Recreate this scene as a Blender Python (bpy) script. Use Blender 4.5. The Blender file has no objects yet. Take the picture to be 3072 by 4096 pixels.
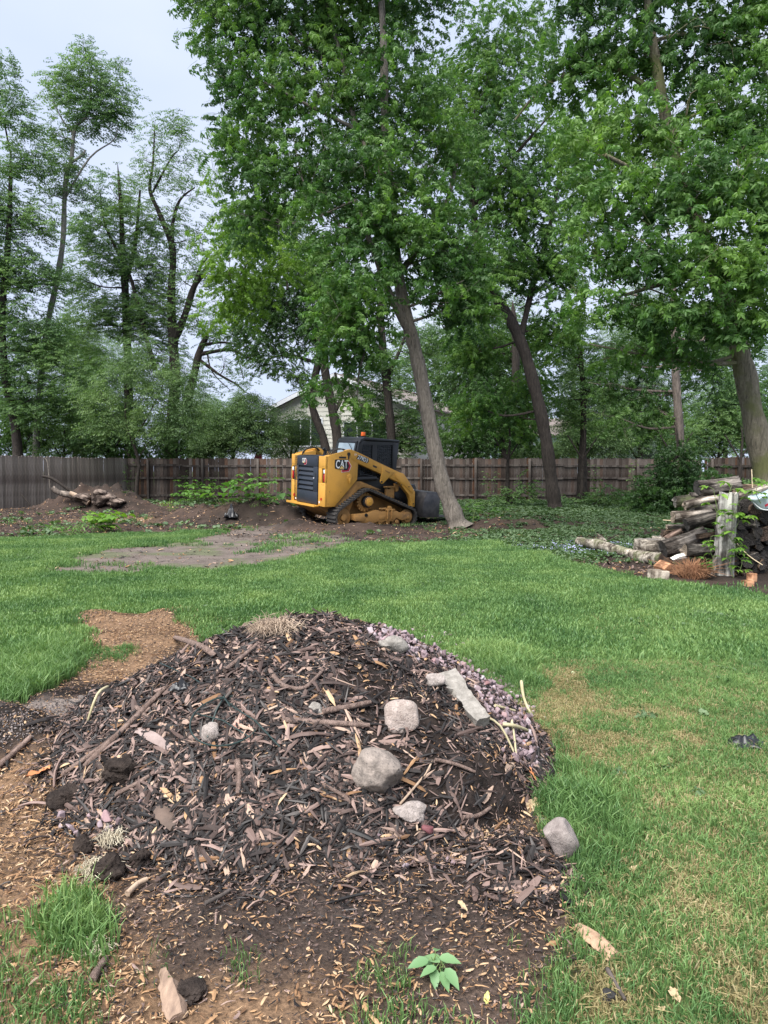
import bpy, bmesh, math, random
import numpy as np
from mathutils import Vector, Matrix, Euler
R = math.radians
random.seed(7); RNG = np.random.default_rng(7)
S = bpy.context.scene
COL = S.collection

# ------------------------------------------------------------------ camera
EYE = 1.35; FPX = 2841.0; TILT = math.atan(166/FPX)
cam = bpy.data.cameras.new('camera'); co = bpy.data.objects.new('camera', cam); COL.objects.link(co)
co.location = (0, 0, EYE); co.rotation_euler = (math.pi/2 - TILT, 0, 0)
cam.sensor_fit = 'VERTICAL'; cam.sensor_height = 24.0; cam.lens = 24.0*FPX/4096
cam.clip_start = 0.05; cam.clip_end = 2000
S.camera = co
# ------------------------------------------------------------------ light
SUN_EL, SUN_AZ = R(58), R(215)          # azimuth clockwise from +Y
w = bpy.data.worlds.new('World'); S.world = w; w.use_nodes = True
nt = w.node_tree; nt.nodes.clear()
out = nt.nodes.new('ShaderNodeOutputWorld'); bg = nt.nodes.new('ShaderNodeBackground')
sky = nt.nodes.new('ShaderNodeTexSky'); sky.sky_type = 'NISHITA'; sky.sun_disc = False
sky.sun_elevation = SUN_EL; sky.sun_rotation = SUN_AZ
sm = nt.nodes.new('ShaderNodeVectorMath'); sm.operation = 'SCALE'; sm.inputs['Scale'].default_value = 0.10
nt.links.new(sky.outputs[0], sm.inputs[0])
tc = nt.nodes.new('ShaderNodeTexCoord'); mp = nt.nodes.new('ShaderNodeMapping'); mp.inputs['Scale'].default_value = (1.0, 1.0, 2.2)
nz = nt.nodes.new('ShaderNodeTexNoise'); nz.inputs['Scale'].default_value = 1.6; nz.inputs['Detail'].default_value = 5; nz.inputs['Roughness'].default_value = .5
nt.links.new(tc.outputs['Generated'], mp.inputs[0]); nt.links.new(mp.outputs[0], nz.inputs['Vector'])
cr = nt.nodes.new('ShaderNodeValToRGB'); cr.color_ramp.elements[0].position = .3; cr.color_ramp.elements[1].position = .72
cr.color_ramp.elements[0].color = (.46, .55, .76, 1); cr.color_ramp.elements[1].color = (.62, .68, .82, 1)
nt.links.new(nz.outputs[0], cr.inputs[0])
mx = nt.nodes.new('ShaderNodeMix'); mx.data_type = 'RGBA'; mx.inputs['Factor'].default_value = .93
nt.links.new(sm.outputs[0], mx.inputs['A']); nt.links.new(cr.outputs[0], mx.inputs['B'])
nt.links.new(mx.outputs['Result'], bg.inputs[0]); bg.inputs[1].default_value = 0.66
nt.links.new(bg.outputs[0], out.inputs[0])
sl = bpy.data.lights.new('sun', 'SUN'); so = bpy.data.objects.new('sun', sl); COL.objects.link(so)
sl.energy = 4.4; sl.angle = R(55); sl.color = (1, .975, .93)
sd = Vector((math.sin(SUN_AZ)*math.cos(SUN_EL), math.cos(SUN_AZ)*math.cos(SUN_EL), math.sin(SUN_EL)))
so.rotation_euler = sd.to_track_quat('Z', 'Y').to_euler()
vs = S.view_settings; vs.view_transform = 'Standard'; vs.look = 'None'; vs.exposure = 1.12; vs.gamma = 1; vs.use_curve_mapping = False
S.render.engine = 'CYCLES'
cy = S.cycles; cy.max_bounces = 6; cy.diffuse_bounces = 3; cy.glossy_bounces = 2; cy.transmission_bounces = 4; cy.transparent_max_bounces = 4
cy.use_denoising = True; cy.caustics_reflective = False; cy.caustics_refractive = False

# ------------------------------------------------------------------ helpers
def ray(px, py):
    x = (px-1536)/FPX; u = -(py-2048)/FPX
    return np.array([x, math.cos(TILT)+u*math.sin(TILT), u*math.cos(TILT)-math.sin(TILT)])
def G(px, py):
    r = ray(px, py); return (np.array([0, 0, EYE]) + r*(-EYE/r[2]))
def D(px, py, d):
    r = ray(px, py); return np.array([0, 0, EYE]) + r*(d/r[1])
def _h(ix, iy, s):
    n = (ix.astype(np.int64)*374761393 + iy.astype(np.int64)*668265263 + s*982451653) & 0x7fffffff
    n = ((n ^ (n >> 13))*1274126177) & 0x7fffffff
    return ((n ^ (n >> 16)) & 0xffff)/65535.0
def vn(x, y, s=0):
    x = np.asarray(x, float); y = np.asarray(y, float)
    ix = np.floor(x); iy = np.floor(y); fx = x-ix; fy = y-iy
    fx = fx*fx*(3-2*fx); fy = fy*fy*(3-2*fy)
    a = _h(ix, iy, s); b = _h(ix+1, iy, s); c = _h(ix, iy+1, s); d = _h(ix+1, iy+1, s)
    return (a*(1-fx)+b*fx)*(1-fy)+(c*(1-fx)+d*fx)*fy
def fbm(x, y, s=0, o=4):
    t = 0; a = .5; n = 0
    for i in range(o):
        t = t+a*vn(np.asarray(x)*2**i+17*i, np.asarray(y)*2**i-9*i, s+i); n += a; a *= .5
    return t/n
def sdf(poly, x, y):
    """negative inside"""
    P = np.array(poly)[:, :2]; Q = np.roll(P, -1, 0)
    d = np.full(x.shape, 1e9); ins = np.zeros(x.shape, bool)
    for (ax, ay), (bx, by) in zip(P, Q):
        ex, ey = bx-ax, by-ay; wx, wy = x-ax, y-ay
        t = np.clip((wx*ex+wy*ey)/(ex*ex+ey*ey+1e-12), 0, 1)
        d = np.minimum(d, (wx-ex*t)**2+(wy-ey*t)**2)
        c = ((ay <= y) != (by <= y)) & (x < (bx-ax)*(y-ay)/((by-ay) if by != ay else 1e-9)+ax)
        ins ^= c
    d = np.sqrt(d); return np.where(ins, -d, d)
def sst(a, b, v):
    t = np.clip((v-a)/(b-a), 0, 1); return t*t*(3-2*t)

def tag(o, label=None, cat=None, group=None, kind=None):
    if label: o['label'] = label
    if cat: o['category'] = cat
    if group: o['group'] = group
    if kind: o['kind'] = kind
    return o
def new_mesh(name, verts, faces, mat=None, smooth=False):
    me = bpy.data.meshes.new(name)
    verts = np.asarray(verts, np.float32)
    if isinstance(faces, np.ndarray):
        k = faces.shape[1]; n = len(faces)
        me.vertices.add(len(verts)); me.vertices.foreach_set('co', verts.ravel())
        me.loops.add(n*k); me.loops.foreach_set('vertex_index', faces.astype(np.int32).ravel())
        me.polygons.add(n); me.polygons.foreach_set('loop_start', np.arange(0, n*k, k, dtype=np.int32))
        me.update(calc_edges=True)
    else:
        me.from_pydata([tuple(map(float, v)) for v in verts], [], faces)
    if mat: me.materials.append(mat)
    if smooth: me.polygons.foreach_set('use_smooth', [True]*len(me.polygons))
    me.validate(); return me
def link(name, me, parent=None, loc=None, rot=None, scale=None):
    o = bpy.data.objects.new(name, me); COL.objects.link(o)
    if parent: o.parent = parent
    if loc is not None: o.location = tuple(map(float, loc))
    if rot is not None: o.rotation_euler = rot
    if scale is not None: o.scale = scale if hasattr(scale, '__len__') else (scale,)*3
    return o
def empty(name, loc=(0, 0, 0), rot=(0, 0, 0)):
    o = bpy.data.objects.new(name, None); COL.objects.link(o); o.location = tuple(map(float, loc)); o.rotation_euler = rot
    o.empty_display_size = .1; return o
class MB:
    """collects shapes, builds one mesh"""
    def __init__(s): s.v = []; s.f = []
    def add(s, V, F):
        o = len(s.v); s.v += [tuple(v) for v in V]; s.f += [tuple(i+o for i in f) for f in F]; return s
    def box(s, x0, x1, y0, y1, z0, z1, M=None):
        V = [Vector(p) for p in ((x0, y0, z0), (x1, y0, z0), (x1, y1, z0), (x0, y1, z0), (x0, y0, z1), (x1, y0, z1), (x1, y1, z1), (x0, y1, z1))]
        if M is not None: V = [M @ p for p in V]
        return s.add(V, [(3, 2, 1, 0), (4, 5, 6, 7), (0, 1, 5, 4), (1, 2, 6, 5), (2, 3, 7, 6), (3, 0, 4, 7)])
    def prism(s, prof, y0, y1):
        """profile in (x,z), extruded along y"""
        n = len(prof)
        a = sum(prof[i][0]*prof[(i+1) % n][1]-prof[(i+1) % n][0]*prof[i][1] for i in range(n))
        if a < 0: prof = prof[::-1]
        V = [(x, y0, z) for x, z in prof]+[(x, y1, z) for x, z in prof]
        F = [tuple(range(n)), tuple(range(2*n-1, n-1, -1))]
        F += [(i, i+n, (i+1) % n+n, (i+1) % n) for i in range(n)]
        return s.add(V, F)
    def tube(s, pts, rad, n=8, cap=True, rough=0, seed=0):
        pts = [Vector(tuple(map(float, p))) for p in pts]; m = len(pts)
        if not hasattr(rad, '__len__'): rad = [rad]*m
        up = Vector((0, 0, 1)) if abs((pts[-1]-pts[0]).normalized().z) < .9 else Vector((0, 1, 0))
        t0 = (pts[1]-pts[0]).normalized(); u = t0.cross(up).normalized()
        V = []; rnd = random.Random(seed)
        for i in range(m):
            t = (pts[min(i+1, m-1)]-pts[max(i-1, 0)]).normalized()
            u = (u-t*u.dot(t)).normalized(); v = t.cross(u)
            for k in range(n):
                a = 2*math.pi*k/n; r = rad[i]*(1+rough*(rnd.random()-.5)*2)
                V.append(pts[i]+(u*math.cos(a)+v*math.sin(a))*r)
        F = [(i*n+k, i*n+(k+1) % n, (i+1)*n+(k+1) % n, (i+1)*n+k) for i in range(m-1) for k in range(n)]
        if cap: F += [tuple(range(n-1, -1, -1)), tuple(range((m-1)*n, m*n))]
        return s.add(V, F)
    def cyl(s, c, axis, r, h, n=20, r2=None):
        c = Vector(c); a = Vector(axis).normalized()
        return s.tube([c-a*h/2, c+a*h/2], [r, r if r2 is None else r2], n)
    def mesh(s, name, mat, smooth=False, bevel=0, angle=35):
        me = bpy.data.meshes.new(name); me.from_pydata(s.v, [], s.f)
        if mat: me.materials.append(mat)
        if bevel:
            b = bmesh.new(); b.from_mesh(me)
            bmesh.ops.remove_doubles(b, verts=b.verts, dist=1e-5)
            es = [e for e in b.edges if len(e.link_faces) == 2 and e.calc_face_angle(0) > R(30)]
            bmesh.ops.bevel(b, geom=es, offset=bevel, segments=2, profile=.5, affect='EDGES', clamp_overlap=True)
            b.to_mesh(me); b.free()
        if smooth or bevel:
            me.polygons.foreach_set('use_smooth', [True]*len(me.polygons))
            try: me.set_sharp_from_angle(angle=R(angle))
            except Exception: pass
        return me
    def build(s, name, mat, parent=None, **k):
        loc = k.pop('loc', None); rot = k.pop('rot', None)
        return link(name, s.mesh(name, mat, **k), parent, loc, rot)

# ------------------------------------------------------------------ materials
def mat_new(name):
    m = bpy.data.materials.new(name); m.use_nodes = True; n = m.node_tree.nodes; n.clear()
    o = n.new('ShaderNodeOutputMaterial'); b = n.new('ShaderNodeBsdfPrincipled'); m.node_tree.links.new(b.outputs[0], o.inputs[0])
    return m, m.node_tree, b, o
def ramp(nt, stops, inp=None):
    r = nt.nodes.new('ShaderNodeValToRGB'); e = r.color_ramp.elements
    while len(e) < len(stops): e.new(.5)
    for k, (p, c) in enumerate(stops):
        e[k].position = p; e[k].color = (*c, 1)
    if inp is not None: nt.links.new(inp, r.inputs[0])
    return r.outputs[0]
def noise(nt, scale, detail=4, rough=.55, coord='Object', stretch=None, dist=0):
    t = nt.nodes.new('ShaderNodeTexCoord'); m = nt.nodes.new('ShaderNodeMapping')
    if stretch: m.inputs['Scale'].default_value = stretch
    n = nt.nodes.new('ShaderNodeTexNoise'); n.inputs['Scale'].default_value = scale; n.inputs['Detail'].default_value = detail
    n.inputs['Roughness'].default_value = rough; n.inputs['Distortion'].default_value = dist
    nt.links.new(t.outputs[coord], m.inputs[0]); nt.links.new(m.outputs[0], n.inputs['Vector']); return n.outputs[0]
def mixc(nt, f, a, b, mode='MIX'):
    m = nt.nodes.new('ShaderNodeMix'); m.data_type = 'RGBA'; m.blend_type = mode
    for k, v in (('Factor', f), ('A', a), ('B', b)):
        if hasattr(v, 'is_linked'): nt.links.new(v, m.inputs[k] if k == 'Factor' else [i for i in m.inputs if i.name == k and i.type == 'RGBA'][0])
        else:
            i = [i for i in m.inputs if i.name == k and i.type == ('VALUE' if k == 'Factor' else 'RGBA')][0]
            i.default_value = v if k == 'Factor' else (*v, 1)
    return [o for o in m.outputs if o.type == 'RGBA'][0]
def bump(nt, b, h, strength=.5, dist=.02):
    n = nt.nodes.new('ShaderNodeBump'); n.inputs['Strength'].default_value = strength; n.inputs['Distance'].default_value = dist
    nt.links.new(h, n.inputs['Height']); nt.links.new(n.outputs[0], b.inputs['Normal'])
def oirand(nt):
    return nt.nodes.new('ShaderNodeObjectInfo').outputs['Random']
def simple(name, c1, c2=None, scale=8, rough=.7, bmp=0, bscale=None, metal=0, stretch=None, coord='Object', spec=.5, dist=.01, detail=5):
    m, nt, b, o = mat_new(name)
    if c2 is not None:
        nt.links.new(ramp(nt, [(.3, c1), (.7, c2)], noise(nt, scale, detail, .6, coord, stretch)), b.inputs['Base Color'])
    else: b.inputs['Base Color'].default_value = (*c1, 1)
    b.inputs['Roughness'].default_value = rough; b.inputs['Metallic'].default_value = metal
    b.inputs['Specular IOR Level'].default_value = spec
    if bmp: bump(nt, b, noise(nt, bscale or scale*3, detail, .65, coord, stretch), bmp, dist)
    return m
def chipmat(name, stops, rough=.75, spec=.3, grain=True):
    m, nt, b, o = mat_new(name)
    c = ramp(nt, stops, oirand(nt))
    if grain:
        g = ramp(nt, [(.3, (.55, .55, .55)), (.7, (1.25, 1.2, 1.15))], noise(nt, 40, 4, .6, 'Object', (1, 6, 6)))
        c = mixc(nt, 1.0, c, g, 'MULTIPLY')
    nt.links.new(c, b.inputs['Base Color']); b.inputs['Roughness'].default_value = rough; b.inputs['Specular IOR Level'].default_value = spec
    return m
def leafmat(name, dark, mid, light, trans=.35, patch=.35, rough=.5):
    m, nt, b, o = mat_new(name)
    oi = nt.nodes.new('ShaderNodeObjectInfo')
    n = nt.nodes.new('ShaderNodeTexNoise'); n.inputs['Scale'].default_value = patch; n.inputs['Detail'].default_value = 2
    nt.links.new(oi.outputs['Location'], n.inputs['Vector'])
    a = nt.nodes.new('ShaderNodeMath'); a.operation = 'MULTIPLY_ADD'; a.inputs[1].default_value = .45; nt.links.new(oi.outputs['Random'], a.inputs[0])
    s = nt.nodes.new('ShaderNodeMath'); s.operation = 'MULTIPLY_ADD'; s.inputs[1].default_value = 1.5; s.inputs[2].default_value = -.45
    nt.links.new(n.outputs[0], s.inputs[0]); nt.links.new(s.outputs[0], a.inputs[2])
    c = ramp(nt, [(.1, dark), (.5, mid), (.95, light)], a.outputs[0])
    nt.links.new(c, b.inputs['Base Color']); b.inputs['Roughness'].default_value = rough; b.inputs['Specular IOR Level'].default_value = .4
    t = nt.nodes.new('ShaderNodeBsdfTranslucent'); c2 = mixc(nt, 1.0, c, (1.15, 1.3, .55), 'MULTIPLY'); nt.links.new(c2, t.inputs[0])
    ms = nt.nodes.new('ShaderNodeMixShader'); ms.inputs[0].default_value = trans
    nt.links.new(b.outputs[0], ms.inputs[1]); nt.links.new(t.outputs[0], ms.inputs[2]); nt.links.new(ms.outputs[0], o.inputs[0])
    return m
def barkmat(name, c1, c2, moss=None, rough=.9, sc=14, pale=None):
    m, nt, b, o = mat_new(name)
    n1 = noise(nt, sc, 7, .72, 'Object', (1, 1, .2), .9)
    c = ramp(nt, [(.32, c1), (.62, c2)], n1)
    if moss:
        f = ramp(nt, [(.48, (0, 0, 0)), (.62, (1, 1, 1))], noise(nt, 1.6, 4, .6)); c = mixc(nt, f, c, moss)
    if pale:
        f = ramp(nt, [(.57, (0, 0, 0)), (.66, (1, 1, 1))], noise(nt, 3.5, 4, .6, 'Object', (1, 1, .3))); c = mixc(nt, f, c, pale)
    nt.links.new(c, b.inputs['Base Color']); b.inputs['Roughness'].default_value = rough; b.inputs['Specular IOR Level'].default_value = .2
    bump(nt, b, n1, 1.0, .035); return m

M = {}
M['bark_grey'] = barkmat('bark_grey', (.065, .055, .045), (.25, .215, .18), sc=22)
M['bark_dark'] = barkmat('bark_dark', (.013, .011, .010), (.055, .045, .038), sc=22)
M['bark_moss'] = barkmat('bark_moss', (.07, .06, .042), (.25, .215, .155), moss=(.14, .14, .06), sc=24)
M['bark_pale'] = barkmat('bark_pale', (.09, .085, .075), (.24, .225, .195), sc=20)
M['bark_dead'] = barkmat('bark_dead', (.05, .042, .036), (.16, .13, .11), pale=(.28, .23, .19))

# ------------------------------------------------------------------ instancing (for masses: leaves, grass, chips)
def src(name, me):
    return bpy.data.objects.new(name, me)      # not linked to the scene: only its mesh is used
_trees = {}
def gntree(key, sources):
    if key in _trees: return _trees[key]
    g = bpy.data.node_groups.new('scatter_'+key, 'GeometryNodeTree')
    g.interface.new_socket('Geometry', in_out='INPUT', socket_type='NodeSocketGeometry')
    g.interface.new_socket('Geometry', in_out='OUTPUT', socket_type='NodeSocketGeometry')
    gi = g.nodes.new('NodeGroupInput'); go = g.nodes.new('NodeGroupOutput')
    ip = g.nodes.new('GeometryNodeInstanceOnPoints'); jn = g.nodes.new('GeometryNodeJoinGeometry')
    for s in reversed(sources):      # a join node stacks its inputs last first
        oi = g.nodes.new('GeometryNodeObjectInfo'); oi.inputs['Object'].default_value = s; oi.inputs['As Instance'].default_value = True
        g.links.new(oi.outputs['Geometry'], jn.inputs[0])
    def na(nm, dt):
        a = g.nodes.new('GeometryNodeInputNamedAttribute'); a.data_type = dt; a.inputs[0].default_value = nm
        return [o for o in a.outputs if o.enabled and o.name == 'Attribute'][0]
    g.links.new(gi.outputs[0], ip.inputs['Points']); g.links.new(jn.outputs[0], ip.inputs['Instance'])
    ip.inputs['Pick Instance'].default_value = True
    g.links.new(na('idx', 'INT'), ip.inputs['Instance Index']); g.links.new(na('rot', 'FLOAT_VECTOR'), ip.inputs['Rotation'])
    g.links.new(na('scl', 'FLOAT_VECTOR'), ip.inputs['Scale'])
    g.links.new(ip.outputs[0], go.inputs[0]); _trees[key] = g; return g
def scatter(name, key, sources, P, rot, scl, parent=None, idx=None):
    P = np.asarray(P, np.float32); n = len(P)
    me = bpy.data.meshes.new(name); me.vertices.add(n); me.vertices.foreach_set('co', P.ravel())
    if idx is None: idx = RNG.integers(0, len(sources), n)
    a = me.attributes.new('idx', 'INT', 'POINT'); a.data.foreach_set('value', np.asarray(idx, np.int32))
    a = me.attributes.new('rot', 'FLOAT_VECTOR', 'POINT'); a.data.foreach_set('vector', np.asarray(rot, np.float32).ravel())
    scl = np.asarray(scl, np.float32)
    if scl.ndim == 1: scl = np.repeat(scl[:, None], 3, 1)
    a = me.attributes.new('scl', 'FLOAT_VECTOR', 'POINT'); a.data.foreach_set('vector', scl.ravel())
    o = link(name, me, parent); md = o.modifiers.new('scatter', 'NODES'); md.node_group = gntree(key, sources); return o

# ------------------------------------------------------------------ ground height and zones
PC = (-.37, 3.5); PR = (1.18, 1.20)
BUMPS = [  # cx, cy, sx, sy, h
    (-9.9, 24.2, 1.5, .9, .80), (-8.6, 23.6, .9, .6, .35), (-3.5, 18.4, 1.25, .6, .55), (-2.5, 18.0, .8, .5, .25), (-5.2, 18.4, .7, .5, .2),
    (2.9, 16.4, .85, .45, .24), (-.5, 15.75, 1.0, .22, .16), (-1.9, 16.6, .5, .4, .14), (1.2, 16.4, .5, .3, .1), (-2.6, 6.3, .25, .2, .09), (-1.85, 6.2, .35, .3, .10), (-2.1, 5.4, .6, .4, .06),
    (-1.95, 3.35, .40, .26, .17), (-1.5, 3.25, .25, .2, .12), (-1.42, 2.9, .15, .14, .07), (5.6, 10.2, 1.2, .8, .12), (-2.1, 16.2, .6, .3, .1)]
LINE = [G(*p)[:2] for p in [(-900, 2150), (0, 2150), (400, 2137), (850, 2128), (1000, 2155), (1300, 2180), (1700, 2172), (1850, 2160), (2050, 2185), (2300, 2235), (2500, 2300), (2800, 2345), (3400, 2420)]]
BACK = LINE+[np.array([40, 60]), np.array([-40, 60])]
BARE = [G(*p)[:2] for p in [(290, 2262), (330, 2235), (430, 2205), (640, 2185), (800, 2165), (900, 2140), (1000, 2120), (1320, 2150), (1330, 2195), (1150, 2228), (800, 2272), (500, 2287), (330, 2280)]]
FORE = [G(*p)[:2] for p in [(310, 2490), (340, 2462), (620, 2455), (700, 2480), (790, 2540), (860, 2575)]]+[np.array(p) for p in [(-1.2, 4.6), (-.4, 4.85), (.3, 4.6), (.75, 3.95), (.84, 3.5)]]+[G(*p)[:2] for p in [(2130, 3080), (2170, 3200), (2240, 3420), (2330, 3560), (2380, 3680), (2330, 3900), (2150, 4250), (500, 4400), (200, 4400), (-900, 4400), (-900, 3300), (-500, 2900), (0, 2850), (160, 2770), (310, 2690), (330, 2600)]]
ORANGE = [[G(*p)[:2] for p in q] for q in ([(310, 2480), (620, 2450), (790, 2540), (720, 2640), (500, 2740), (330, 2790), (310, 2650)], [(-900, 3050), (0, 3090), (170, 3080), (300, 3250), (420, 3400), (560, 3560), (560, 3900), (430, 4300), (-900, 4300)], [(500, 3950), (1100, 3900), (1500, 4000), (1400, 4400), (480, 4400)])]
SOIL = [[G(*p)[:2] for p in q] for q in ([(-900, 2900), (0, 2830), (330, 2720), (600, 2780), (500, 3000), (200, 3060), (-200, 3120)], [(600, 3480), (1300, 3350), (2050, 3450), (2100, 3750), (1500, 3850), (900, 3750)])]
DRY = [[G(*p)[:2] for p in q] for q in ([(2180, 2760), (2480, 2790), (2500, 2840), (2300, 2870), (2150, 2840)], [(2250, 2960), (2600, 3050), (2850, 3200), (3000, 3500), (3200, 3900), (3200, 4300), (2650, 4300), (2700, 3800), (2650, 3400), (2400, 3150)], [(2600, 3500), (2900, 3600), (2900, 4096), (2350, 4200), (2400, 3850)])]
BLACK = [G(*p)[:2] for p in [(-900, 2850), (0, 2850), (330, 2730), (600, 2780), (560, 2900), (400, 3010), (130, 3070), (-100, 3130), (-900, 3180)]]
def pile_h(x, y):
    r = np.sqrt(((x-PC[0])/PR[0])**2+((y-PC[1])/PR[1])**2)
    r = r*(1+.10*(fbm(x*1.7, y*1.7, 11, 3)-.5))
    h = .575*np.clip(1-r**1.9, 0, 1)**.92*(1+.16*(fbm(x*3.1, y*3.1, 14, 3)-.5))
    lobe = .05*np.exp(-(((x-.45)/.16)**2+((y-2.32)/.16)**2))+.03*np.exp(-(((x+1.15)/.14)**2+((y-2.72)/.12)**2))
    return h+lobe
def hgt(x, y, micro=True, pile=True):
    x = np.asarray(x, float); y = np.asarray(y, float)
    h = .05*(fbm(x*.35, y*.35, 1, 2)-.5)*sst(3, 9, y)
    b = 0
    for cx, cy_, sx, sy, hh in BUMPS:
        g = hh*np.exp(-(((x-cx)/sx)**2+((y-cy_)/sy)**2)); h = h+g; b = b+g
    h = h+b*(fbm(x*3.2, y*3.2, 3, 3)-.5)*1.0
    h = np.maximum(h, 0)*1.0 + np.minimum(h, 0)
    ph = pile_h(x, y)*(1 if pile else 0)
    h = h+ph+sst(.0, .05, ph)*(fbm(x*7, y*7, 5, 3)-.5)*.075
    bl = sst(-.15, .12, -sdf(BLACK, x, y)); h = h+bl*(fbm(x*9, y*9, 61, 4)-.4)*.09
    bk = sst(-.3, .6, -sdf(BACK, x, y)) if micro else 0
    return h+bk*((fbm(x*2.2, y*2.2, 8, 4)-.45)*.14+(fbm(x*7, y*7, 9, 3)-.5)*.07) + (fbm(x*6, y*6, 21, 3)-.5)*.016
def hit(px, py, up=0.0):
    r = ray(px, py)
    def march(ts):
        X = r[0]*ts; Y = r[1]*ts; below = EYE+r[2]*ts < hgt(X, Y)+up
        return int(np.argmax(below)) if below.any() else len(ts)-1
    ts = np.geomspace(1.2, 40, 160)/r[1]; i = march(ts); ts = np.linspace(ts[max(i-1, 0)], ts[i], 40); i = march(ts)
    X, Y = r[0]*ts[i], r[1]*ts[i]
    return np.array([X, Y, float(hgt(np.array([X]), np.array([Y]))[0])])
def zones(x, y):
    """dict of zone weights at world positions"""
    n = (fbm(x*2.6, y*2.6, 31, 4)-.5)
    nf = (fbm(x*9, y*9, 37, 3)-.5)
    far = sst(8, 14, y)
    j = n*(.28+.9*far)+nf*.12
    z = {}
    z['back'] = sst(-.28, -.02, -sdf(BACK, x, y)+j)
    z['bare'] = sst(-.55, -.05, -sdf(BARE, x, y)+n*.9)
    z['fore'] = sst(-.03, .05, -sdf(FORE, x, y)+j*.8)
    z['orange'] = np.max([sst(-.1, .15, -sdf(q, x, y)+j*1.5) for q in ORANGE], 0)
    z['soil'] = np.max([sst(-.1, .15, -sdf(q, x, y)+j*1.5) for q in SOIL], 0)
    z['dry'] = .85*np.max([sst(-.30, .22, -sdf(q, x, y)+n*2.0+nf*.7) for q in DRY], 0)
    z['black'] = sst(-.08, .06, -sdf(BLACK, x, y)+j)
    z['lawn'] = (1-z['back'])*(1-z['bare'])*(1-z['fore'])
    return z

# ------------------------------------------------------------------ the ground sheet
def make_ground():
    ys = np.concatenate([np.linspace(-6, 1.3, 14)[:-1], np.geomspace(1.3, 75, 520), np.array([100, 150, 250, 500, 900.])])
    u = np.linspace(-1, 1, 421)
    hw = np.where(ys < 1.3, 3.6, .72*ys+2.7); hw = np.where(ys > 75, ys*1.5, hw)
    X = hw[:, None]*u[None, :]*(.8+.2*np.abs(u[None, :])); Y = np.repeat(ys[:, None], len(u), 1)
    Z = hgt(X, Y, pile=False); Z = np.where(Y > 70, 0, Z)
    # sunken a little below the pile (which is a mesh of its own)
    V = np.stack([X, Y, Z], -1).reshape(-1, 3); nr, nc = X.shape
    i = np.arange((nr-1)*(nc-1)); r = i//(nc-1); c = i % (nc-1); a = r*nc+c
    F = np.stack([a, a+1, a+nc+1, a+nc], 1)
    z = zones(X, Y)
    def L(a, b, t): return a*(1-t[..., None])+np.array(b)*t[..., None]
    nn = fbm(X*1.3, Y*1.3, 41, 3)
    C = np.zeros(X.shape+(3,))+np.array([.065, .10, .035])
    C = L(C, (.13, .11, .06), z['dry']*.8)
    n2 = fbm(X*.9+5, Y*1.6, 47, 4)
    backc = L(L(np.zeros(X.shape+(3,))+np.array([.05, .036, .03]), (.028, .022, .019), sst(.45, .6, n2)), (.20, .13, .075), np.clip(1.3*np.exp(-(((X+6.7)/1.5)**2+((Y-19.4)/1.0)**2))*sst(.35, .6, fbm(X*2, Y*2, 53, 3)), 0, 1))
    woods = sst(1.5, 3.5, X)*sst(13, 17, Y+X*.8)
    backc = L(backc, (.045, .036, .026), woods*.6)
    C = L(C, 0*backc, z['back']*0)
    C = C*(1-z['back'][..., None])+backc*z['back'][..., None]
    C = L(C, (.115, .098, .09), z['bare']*(1-.5*sst(.5, .65, nn)))
    fc = np.zeros(X.shape+(3,))+np.array([.062, .046, .038])
    fc = L(fc, (.165, .108, .068), z['orange']); fc = L(fc, (.045, .035, .031), z['soil']*(1-.5*z['orange'])); fc = L(fc, (.016, .013, .012), z['black'])
    fc = L(fc, (.02, .015, .013), (pile_h(X, Y) > .01)*.9)
    # pale crushed gravel streak on the left soil
    gv = sst(-.05, .08, -sdf([G(*p)[:2] for p in [(-300, 2880), (0, 2860), (200, 2820), (480, 2790), (540, 2840), (350, 2900), (100, 2960), (-300, 3020)]], X, Y)+nn*.1)
    fc = L(fc, (.2, .175, .165), gv*.75)
    C = C*(1-z['fore'][..., None])+fc*z['fore'][..., None]
    m, nt, b, o = mat_new('ground'); at = nt.nodes.new('ShaderNodeAttribute'); at.attribute_name = 'Col'
    g1 = ramp(nt, [(.25, (.35, .35, .35)), (.75, (1.75, 1.65, 1.55))], noise(nt, 90, 5, .7, 'Object'))
    c = mixc(nt, 1.0, at.outputs['Color'], g1, 'MULTIPLY')
    g2 = ramp(nt, [(.3, (.7, .7, .7)), (.7, (1.3, 1.3, 1.3))], noise(nt, 3.2, 5, .6, 'Object'))
    c = mixc(nt, 1.0, c, g2, 'MULTIPLY'); nt.links.new(c, b.inputs['Base Color'])
    b.inputs['Roughness'].default_value = .95; b.inputs['Specular IOR Level'].default_value = .15
    bump(nt, b, noise(nt, 70, 5, .7), .9, .012)
    me = new_mesh('ground', V, F, m, True)
    ca = me.color_attributes.new('Col', 'FLOAT_COLOR', 'POINT')
    ca.data.foreach_set('color', np.concatenate([C.reshape(-1, 3), np.ones((V.shape[0], 1))], 1).astype(np.float32).ravel())
    tag(link('ground', me), kind='structure')
make_ground()

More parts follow.
